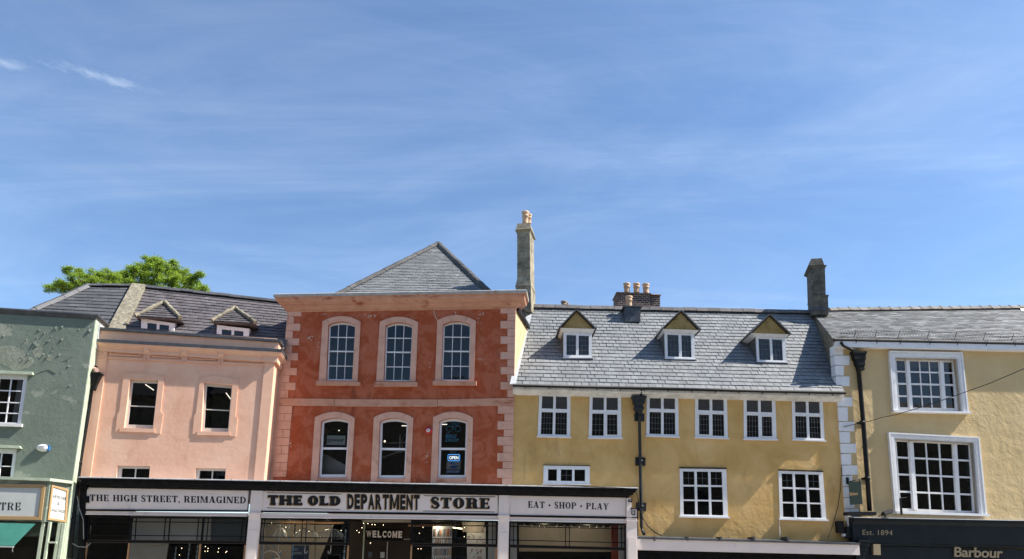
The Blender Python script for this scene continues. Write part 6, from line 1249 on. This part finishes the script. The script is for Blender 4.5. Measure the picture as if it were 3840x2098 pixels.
o = o.build('white_arch', M['whiteplastic']); o.location = FS.o; o.rotation_euler = (0, 0, FS.yaw); tag(o, 'white curved arch ornament standing low in the umbrella window', 'ornament')

# ---------------------------------------------------------------- things on and in the red house
def thing(name, fr, lab, cat, group=None): return empty(name, fr, lab, cat, group)
o = thing('alarm_bell', FR, 'round red alarm bell with white centre on the red wall', 'alarm'); c = FR.pt(Z('R8', 245, 310)); mb = MB(); mb.lathe((c.x, c.y, c.z), [(.15, 0), (.15, -.05), (.135, -.075), (.075, -.085), (.07, -.09)], 24, axis='y'); mb.build('rim', M['redplastic'], o); mb = MB(); mb.lathe((c.x, c.y, c.z), [(.072, -.08), (.07, -.1), (.025, -.105)], 20, axis='y'); mb.build('centre', M['whiteplastic'], o); mb = MB(); mb.lathe((c.x, c.y, c.z), [(.025, -.1), (.02, -.115), (0, -.116)], 12, axis='y'); mb.build('button', M['ink'], o)
o = MB(); c = FR.pt(Z('R6', 1270, 738)); o.lathe((c.x, c.y, c.z), [(.085, 0), (.085, -.05), (.05, -.08), (0, -.085)], 18, axis='y'); o = o.build('vent_cap', M['red']); o.location = FR.o; o.rotation_euler = (0, 0, FR.yaw); tag(o, 'small round red vent cap low on the wall between arched windows', 'vent')
o = thing('poster', FR, 'pale teal poster with bold black lettering in the left lower arched window', 'poster'); q = Quad(FR, *Zs('R6', 516, 350, 673, 352, 668, 432, 512, 430), off=-.19); mb = MB(); q.strip(mb, 0, 1, 0, 1, -.196, -.19); mb.build('sheet', M['poster'], o); mb = MB(); write(mb, sans('SCHWALBE', .03), Quad(FR, *Zs('R6', 519, 378, 655, 380, 654, 402, 518, 402), off=-.187), -.187); write(mb, sans('*', .02), Quad(FR, *Zs('R6', 656, 378, 664, 378, 664, 388, 656, 388), off=-.187), -.187); mb.face([Quad(FR, *Zs('R6', 518, 405, 550, 405, 550, 410, 518, 410), off=-.187).pt(u, v, -.187) for u, v in ((0, 0), (1, 0), (1, 1), (0, 1))]); mb.build('lettering', M['ink'], o)
o = thing('window_decal', FR, 'blue cyclist decal with lettering high in the right lower arched window', 'decal'); mb = MB(); V = lambda x, y: FR.pt(Z('R8', x, y), -.17)
for cx_ in (422, 493): c = V(cx_, 294); r = V(cx_ + 24, 294).x - c.x; mb.tube([c + Vector((r * math.cos(t), 0, r * math.sin(t))) for t in [j * math.pi / 10 for j in range(21)]], .013, 6)
c = V(493, 246); mb.tube([c + Vector((.028 * math.cos(t), 0, .028 * math.sin(t))) for t in [j * math.pi / 6 for j in range(13)]], .014, 6)
for pl in (((438, 262), (462, 278), (455, 300), (466, 294)), ((425, 262), (432, 238), (468, 240), (480, 262)), ((447, 280), (456, 262), (440, 248)), ((468, 258), (478, 266), (497, 264))): mb.tube([V(*p) for p in pl], .014, 6)
mb.build('cyclist', M['cyan'], o); mb = MB(); VQ = lambda *a: Quad(FR, *Zs('R8', *a), off=-.17)
write(mb, sans('THE', .01), VQ(392, 325, 425, 325, 425, 337, 392, 337), -.17); write(mb, sans('BIKE', .04, .15), VQ(390, 342, 486, 342, 482, 371, 386, 371), -.17); write(mb, sans('DROP', .04, .15), VQ(390, 376, 504, 376, 500, 404, 386, 404), -.17); mb.build('lettering', M['cyan'], o)
o = thing('neon_sign', FR, 'lit neon sign reading OPEN with blue border in the right lower arched window', 'sign'); q = VQ(409, 512, 511, 512, 511, 567, 409, 567); mb = MB(); q.strip(mb, 0, 1, 0, 1, -.2, -.175); mb.build('back_plate', M['navyboard'], o); mb = MB()
mb.tube([q.pt(u, v, -.165) for u, v in ((.06, .02), (.94, .02), (.99, .12), (.99, .88), (.94, .98), (.06, .98), (.01, .88), (.01, .12), (.06, .02))], .011, 6); mb.build('border_tube', M['neonblue'], o); mb = MB(); write(mb, sans('OPEN', .03), VQ(420, 526, 499, 526, 499, 554, 420, 554), -.165); mb.build('lettering', M['neonwhite'], o)
o = thing('service_poster', FR, 'grey and blue workshop poster below the neon sign', 'poster'); q = VQ(398, 570, 518, 570, 515, 640, 394, 640); mb = MB(); q.strip(mb, 0, 1, 0, 1, -.19, -.18); mb.build('sheet', M['palegrey'], o); mb = MB(); c = q.pt(.52, .5, -.176); mb.prism([(c.x + .17 * math.cos(t) , c.z + .125 * math.sin(t)) for t in [j * math.pi / 12 for j in range(24)]], c.y, c.y + .003); mb.build('roundel', M['navy'], o); mb = MB(); write(mb, sans('ParkTool', .02, .25), VQ(405, 590, 513, 578, 511, 603, 404, 618), -.172); mb.build('lettering', M['whiteplastic'], o)
o = thing('department_plate', FR, 'small blue plate reading SERVICE DEPT at the bottom of the window', 'sign'); q = VQ(395, 646, 514, 646, 513, 670, 394, 670); mb = MB(); q.strip(mb, 0, 1, 0, 1, -.19, -.18); mb.build('plate', M['navy'], o); mb = MB(); write(mb, sans('SERVICE DEPT', .015), VQ(401, 649, 508, 649, 507, 666, 400, 666), -.176); mb.build('lettering', M['whiteplastic'], o)
o = MB(); q = VQ(420, 470, 487, 470, 485, 500, 420, 500); q.strip(o, 0, 1, .45, 1, -.19, -.18); q.strip(o, .1, .9, 0, .35, -.19, -.18); o = o.build('grey_sticker', M['inkgrey']); o.location = FR.o; o.rotation_euler = (0, 0, FR.yaw); tag(o, 'small faded grey sticker just above the neon sign', 'sticker')
o = thing('bicycle_frame', FR, 'pale bicycle hung behind the glass of the middle lower arched window', 'bicycle'); mb = MB(); B = lambda x, y: FR.pt(Z('R6', x, y), -.55)
mb.tube([B(1005, 415), B(1200, 412)], .018, 6); mb.tube([B(1002, 472), B(1195, 492)], .016, 6); mb.tube([B(1000, 535), B(1140, 485)], .02, 6); mb.tube([B(1140, 340), B(1135, 450), B(1140, 488)], .02, 6); mb.build('frame', M['signcream'], o); mb = MB(); c = B(1210, 405); mb.tube([c + Vector((.27 * math.cos(t), 0, .36 * math.sin(t))) for t in [j * math.pi / 14 for j in range(29)]], .014, 6); mb.build('wheel', M['greycable'], o); mb = MB()
for x, y, r in ((1140, 487, .07), (1000, 535, .06)): c = B(x, y); mb.lathe((c.x, c.y, c.z), [(r * .4, 0), (r, -.01), (r, .01), (r * .4, .01)], 14, axis='y')
mb.build('chainring', M['greycable'], o)
o = MB(); q = Quad(FR, *Zs('R6', 478, 490, 500, 492, 682, 690, 470, 690), off=-.8); a = [FR.pt(Z('R6', x, y), -.8) for x, y in ((470, 690), (472, 500), (500, 510), (690, 612), (690, 690))]; o.hexa(a, [p + Vector((0, .05, 0)) for p in a]); o = o.build('display_wall', M['wallwhite'], red)
def tube_lamp(fr, bld, pa, pb, dep, r=.017):
    mb = MB(); mb.tube([fr.pt(pa, -dep), fr.pt(pb, -dep)], r, 8); mb.build('ceiling_lamp', M['tubelight'], bld)
tube_lamp(FR, red, Z('R6', 1153, 267), Z('R6', 1230, 269), 1.2); tube_lamp(FR, red, Z('R8', 330, 255), Z('R8', 402, 256), 1.2); tube_lamp(FP, pink, Z('R1', 1278, 1178), Z('R1', 1352, 1228), .8); tube_lamp(FP, pink, Z('R3', 862, 1252), Z('R3', 905, 1310), .8)
mb = MB(); c = FR.pt(Z('R6', 617, 308), -.8); mb.lathe((c.x, c.y, c.z), [(0, -.03), (.035, 0), (0, .03)], 10); mb.build('ceiling_lamp', M['tubelight'], red)
mb = MB(); c = FR.pt(Z('R6', 1008, 400), -.8); mb.lathe((c.x, c.y, c.z), [(0, -.04), (.04, 0), (0, .04)], 10); mb.build('ceiling_lamp', M['bulb'], red)

# ---------------------------------------------------------------- things fixed to the other walls
o = thing('intruder_alarm', FG, 'white oval alarm box with blue end on the green wall', 'alarm'); c = FG.pt(Z('R2', 378, 425), .05); mb = MB()
for i in range(1): mb.lathe((c.x, c.y + .05, c.z), [(.21, 0), (.205, -.08), (.17, -.125), (0, -.14)], 24, axis='y')
mb.v = [(c.x + (v[0] - c.x), v[1], c.z + (v[2] - c.z) * .62) for v in mb.v]; mb.build('casing', M['whiteplastic'], o)
mb = MB(); mb.box(c.x + .14, c.x + .225, c.y - .06, c.y + .05, c.z - .085, c.z + .085); mb.build('strobe', M['blueplastic'], o); mb = MB(); 
for k, zz_ in enumerate((.05, .0, -.05)): mb.box(c.x - .13, c.x + .1 - .04 * k, c.y - .093, c.y - .086, c.z + zz_ - .008, c.z + zz_ + .008)
mb.build('printed_lines', M['palegrey'], o)
o = thing('security_camera', FP, 'pinkish bullet camera above the downpipe hopper at the pink corner', 'camera'); a = FP.pt(Z('R1', 822, 1040), .15); b = FP.pt(Z('R1', 852, 1052), .45); mb = MB(); mb.tube([a, b], .075, 12); mb.build('body', M['pinkplastic'], o); mb = MB(); mb.tube([a + Vector((0, .15, .05)), a], .03, 8); mb.box(a.x - .15, a.x + .1, a.y - .02, a.y + .12, a.z + .075, a.z + .11); mb.build('mount', M['blackmetal'], o)
o = thing('hanging_sign', FC, 'dark green hanging sign board with gold lettering on the white quoins', 'sign'); mb = MB(); q = Quad(FC, *Zs('S6', 872, 746, 974, 741, 990, 936, 885, 942), off=.45); q.strip(mb, 0, 1, 0, 1, .42, .45); bo = mb.build('board', M['bottle'], o); mb = MB(); write(mb, sans('Barbour', .02), Quad(FC, *Zs('S6', 880, 836, 950, 830, 953, 858, 882, 864), off=.455), .455); mb.build('lettering', M['gold'], bo)
mb = MB(); a = FC.pt(Z('S6', 862, 740), .04); mb.box(a.x - .06, a.x + .05, -.06, 0, a.z - .12, a.z + .14); mb.tube([a + Vector((0, 0, .05)), FC.pt(Z('S6', 875, 748), .43), FC.pt(Z('S6', 965, 718), .43)], .02, 6); mb.tube([FC.pt(Z('S6', 885, 733), .43), FC.pt(Z('S6', 885, 748), .43)], .015, 6); mb.tube([FC.pt(Z('S6', 960, 720), .43), FC.pt(Z('S6', 962, 742), .43)], .015, 6); mb.build('bracket', M['blackmetal'], o)
o = thing('flood_light', FC, 'black floodlight tilted up on the dark shop cornice beside the window', 'lamp'); mb = MB(); a, b = FC.pt(Z('T8', 1640, 195), .42), FC.pt(Z('T8', 1870, 125), .42); d = Vector((0, -.1, .03)); u_ = Vector((0, .03, .06)); mb.hexa([a - d - u_, b - d - u_, b - d + u_, a - d + u_], [a + d - u_, b + d - u_, b + d + u_, a + d + u_]); mb.build('head', M['blackmetal'], o); mb = MB(); m_ = a.lerp(b, .4); mb.tube([m_, Vector((m_.x - .05, -.36, zq(m_.x) + .03))], .025, 6); mb.tube([a, a + Vector((-.12, .1, -.1))], .015, 6); mb.build('stand', M['blackmetal'], o)
o = MB(); a, b = FC.pt(Z('S8', 412, 870), .3), FC.pt(Z('S8', 415, 1015), .3); o.box(a.x - .03, a.x + .03, a.y - .03, a.y + .03, b.z, a.z); t = FC.pt(Z('S8', 472, 862), .35); o.tube([a, t], .01, 5); o.tube([t, FC.pt(Z('S8', 420, 960), .3)], .006, 5); o = o.build('sign_stay', M['blackmetal']); o.location = FC.o; o.rotation_euler = (0, 0, FC.yaw); tag(o, 'thin black stay post at the left foot of the lower wide window', 'bracket')
def boxthing(name, fr, P4, off, th, m, lab, cat, rnd=0.0):
    q = Quad(fr, *P4, off=off); L = q.loop()
    mb = MB(); q.strip(mb, 0, 1, .06, .94, off - th, off); q.strip(mb, .06, .94, .9401, 1, off - th, off); q.strip(mb, .06, .94, 0, .0599, off - th, off); o = mb.build(name, M[m]); o.location = fr.o; o.rotation_euler = (0, 0, fr.yaw); return tag(o, lab, cat)
boxthing('wall_speaker', FO, Zs('T8', 425, 392, 598, 386, 630, 705, 452, 705), .28, .22, 'blackmetal', 'black rounded speaker box on the ochre wall above the canopy end', 'speaker')
boxthing('meter_box', FC, Zs('T8', 672, 550, 800, 550, 832, 845, 676, 845), .2, .18, 'grey_iron', 'dark grey electrical box below the white trunking', 'box')
boxthing('cable_trunking', FC, Zs('T8', 700, 240, 778, 240, 792, 540, 708, 540), .12, .1, 'whiteplastic', 'short white plastic trunking beside the dark shopfront', 'trunking')
boxthing('junction_box', FO, Zs('T8', 560, 725, 668, 730, 668, 800, 560, 795), .2, .1, 'whiteplastic', 'small pale junction box between the speaker and grey box', 'box')
boxthing('ledge_box', FC, Zs('T8', 686, 140, 1470, 140, 1470, 240, 690, 232), .45, .3, 'blackmetal', 'long black box lying on the shop cornice at the downpipe foot', 'box')
def cable(name, fr, pts, off, r, m, lab, sag=0):
    mb = MB(); P = [fr.pt(Z(*p[:3]), p[3] if len(p) > 3 else off) for p in pts]; mb.tube(P, r, 6); o = mb.build(name, M[m]); o.location = fr.o; o.rotation_euler = (0, 0, fr.yaw); return tag(o, lab, 'cable')
cable('overhead_wire', FC, [('S6', 828, 275, .06), ('S6', 880, 265, .1), ('S6', 960, 245, .3), ('S6', 1050, 228, .35), ('S6', 1160, 195, .5), ('S6', 1280, 172, .65), ('S7', 440, 1190, .8), ('S7', 570, 1153, 1.0), ('S7', 760, 1090, 1.3), ('S7', 890, 1045, 1.6), ('S7', 1210, 930, 2.2), ('S7', 1501, 805, 3.0), ('S7', 1800, 680, 4.0)], .1, .014, 'cable', 'thin black wire rising right across the cream front and upper window')
cable('wall_cable', FO, [('S6', 832, 280, .05), ('S6', 812, 620, .06), ('S6', 800, 820, .06), ('S6', 778, 960, .06), ('S6', 735, 1120, .06), ('S6', 694, 1230, .1)], .06, .012, 'cable', 'black cable drooping down the right end of the ochre wall')
cable('pale_flex', FO, [('S6', 280, 1055, .05), ('S6', 279, 1110, .05), ('S6', 283, 1170, .05), ('S6', 280, 1238, .08)], .05, .014, 'whiteplastic', 'pale flex hanging below the right ochre window')
for k, (dx, lab) in enumerate(((0, 'black cable looping from the store cornice along the ochre downpipe'), (9, 'second black cable twisted beside the first one near the ochre downpipe'))): cable('loop_cable', FO, [('S4', 70 - dx, 800, .45), ('S4', 95, 815 + dx, .4), ('S4', 118, 870, .3), ('S4', 135 - dx, 960, .26), ('S4', 160 + dx * .5, 1060, .26), ('S4', 205, 1120 + dx, .2), ('S4', 260, 1170 + dx, .3), ('S4', 330, 1212, .5)], .2, .013, 'cable', lab)
cable('spare_cable', FS, [('S2', 0, 772, .3), ('S2', 180, 790, .36), ('S2', 330, 778, .3), ('S2', 560, 772, .36), ('S2', 760, 788, .36), ('S2', 1000, 796, .4), ('S2', 1120, 805, .42)], .3, .014, 'cable', 'black cable lying along the lead top of the store cornice')
for k, pts in enumerate(([('R2', 680, 850, .3), ('R2', 700, 960, .3), ('R2', 735, 1060, .3), ('R2', 738, 1230, .28)], [('R2', 640, 870, .3), ('R2', 610, 960, .3), ('R2', 660, 1040, .3), ('R2', 690, 1020, .3)], [('R2', 640, 1268, .25), ('R2', 690, 1296, .25), ('R2', 760, 1300, .25), ('R2', 800, 1265, .25)])): cable('corner_cable', FP, pts, .2, .014, ['greycable', 'cable', 'greycable'][k], ['grey cable hanging beside the black left pilaster', 'black cable tangle round the downpipe beside the angled antiques board', 'pale cable swagged below the downpipe tangle at the store corner'][k])

# ---------------------------------------------------------------- tree behind the pink house
tr = empty('tree', None, 'broad leafy green tree rising behind the pink house roof', 'tree'); TY = 46.0
base = at_y((500, 1100), TY); tr.location = (base.x, TY, 0)
cl = [(190, 1078, 24), (235, 1082, 30), (285, 1085, 34), (258, 1012, 24), (300, 1025, 28), (345, 1035, 32), (395, 1032, 30), (430, 1055, 40), (470, 1035, 30), (505, 1012, 26), (540, 998, 34), (560, 985, 28), (590, 985, 36), (560, 1040, 50), (632, 1008, 34), (620, 1050, 55), (660, 1058, 45), (690, 1042, 30), (722, 1052, 32), (738, 1078, 36), (758, 1098, 30), (700, 1085, 45), (400, 1110, 60), (500, 1100, 70), (600, 1110, 70), (690, 1130, 60), (300, 1130, 50), (520, 1060, 45), (480, 1150, 90), (620, 1180, 90), (745, 1030, 14), (648, 985, 16), (575, 968, 14), (410, 1062, 40), (360, 1065, 36), (310, 1062, 30), (460, 1060, 34), (270, 1045, 20), (230, 1062, 18), (660, 1020, 26), (700, 1025, 20), (520, 1020, 34), (560, 1010, 34), (440, 1045, 36), (375, 1048, 34), (325, 1050, 30), (480, 1020, 30), (600, 1000, 30), (640, 1035, 40), (215, 1070, 24), (270, 1075, 30)]
mb = MB(); lm = MB(); sc = TY / F
for px, py, r in cl:
    r *= random.uniform(.92, 1.12)
    yy = TY + random.uniform(-1.8, 1.8); c = at_y((px, py), yy) - Vector(tr.location); R_ = r * sc
    lm.tube([Vector((0, 0, c.z - 4.2)), Vector((c.x * .55, c.y * .5, c.z - 1.3)), c + Vector((0, 0, -R_ * .3)), c + Vector((R_ * random.uniform(-.5, .5), random.uniform(-.3, .3), R_ * .6))], [.09, .045, .025, .01], 5)
    n = int(450 + R_ * R_ * 3400); 
    sub_ = [Vector((random.gauss(0, 1), random.gauss(0, 1), random.gauss(0, .8))).normalized() * R_ * random.uniform(.35, 1.0) for _ in range(max(5, int(R_ * 14)))]
    for i in range(n):
        s0 = random.choice(sub_); p = c + s0 + Vector((random.gauss(0, 1), random.gauss(0, 1), random.gauss(0, .7))) * .12
        s = random.uniform(.055, .115); a = Vector((random.gauss(0, 1), random.gauss(0, 1), random.gauss(-.5, .6))).normalized(); b = a.cross(Vector((random.gauss(0, .5), random.gauss(0, .5), 1))).normalized() * .5
        mb.face([p, p + (a + b) * s * .6, p + a * s * 1.25, p + (a - b) * s * .6])
mb.build('crown', M['leaf'], tr)
lm.tube([(0, 0, -.02), (.1, 0, 4), (0, 0, 9), (.05, 0, base.z - 1.5)], [.42, .34, .24, .1], 10); lm.build('trunk', M['bark'], tr)

# ---------------------------------------------------------------- houses across the street (seen only as reflections)
for i, (x0, x1, h, m, lab) in enumerate(((-75, -17, 15.8, 'stone', 'stone house across the street, left of the camera'), (-16.9, -3, 16.4, 'stone', 'plastered house across the street behind the camera'), (-2.9, 10, 15.8, 'stone', 'cream house across the street just right of the camera'), (10.1, 80, 16.0, 'stone', 'long house across the street far right'))):
    o = empty('terrace_house', None, lab, 'building', 'houses across the street'); o.location = (x0, -12, 0); W_ = x1 - x0
    mb = MB(); mb.box(0, W_, -9, 0, 0, h); wl = mb.build('wall', M[m], o); mb = MB(); mb.hexa([(-.2, .4, h - .1), (-.2, -4.5, h + 4.2), (-.2, -9.4, h - .1)], [(W_ + .2 - .3, .4, h - .1), (W_ - .1, -4.5, h + 4.2), (W_ - .1, -9.4, h - .1)]); mb.build('roof', M['slatedark'], o)
    for fl in range(3):
        for k in range(min(10, int(W_ / 3))):
            x = 1.6 + k * 3; z = .9 + fl * 3.3; mb = MB(); mb.box(x - .6, x + .6, .002, .06, z, z + 1.7); mb.build('window', M['white'], o); mb = MB(); mb.box(x - .5, x + .5, .0605, .07, z + .1, z + 1.6); mb.build('pane', M['dark'], bpy.data.objects[-1] if False else o.children[-1])
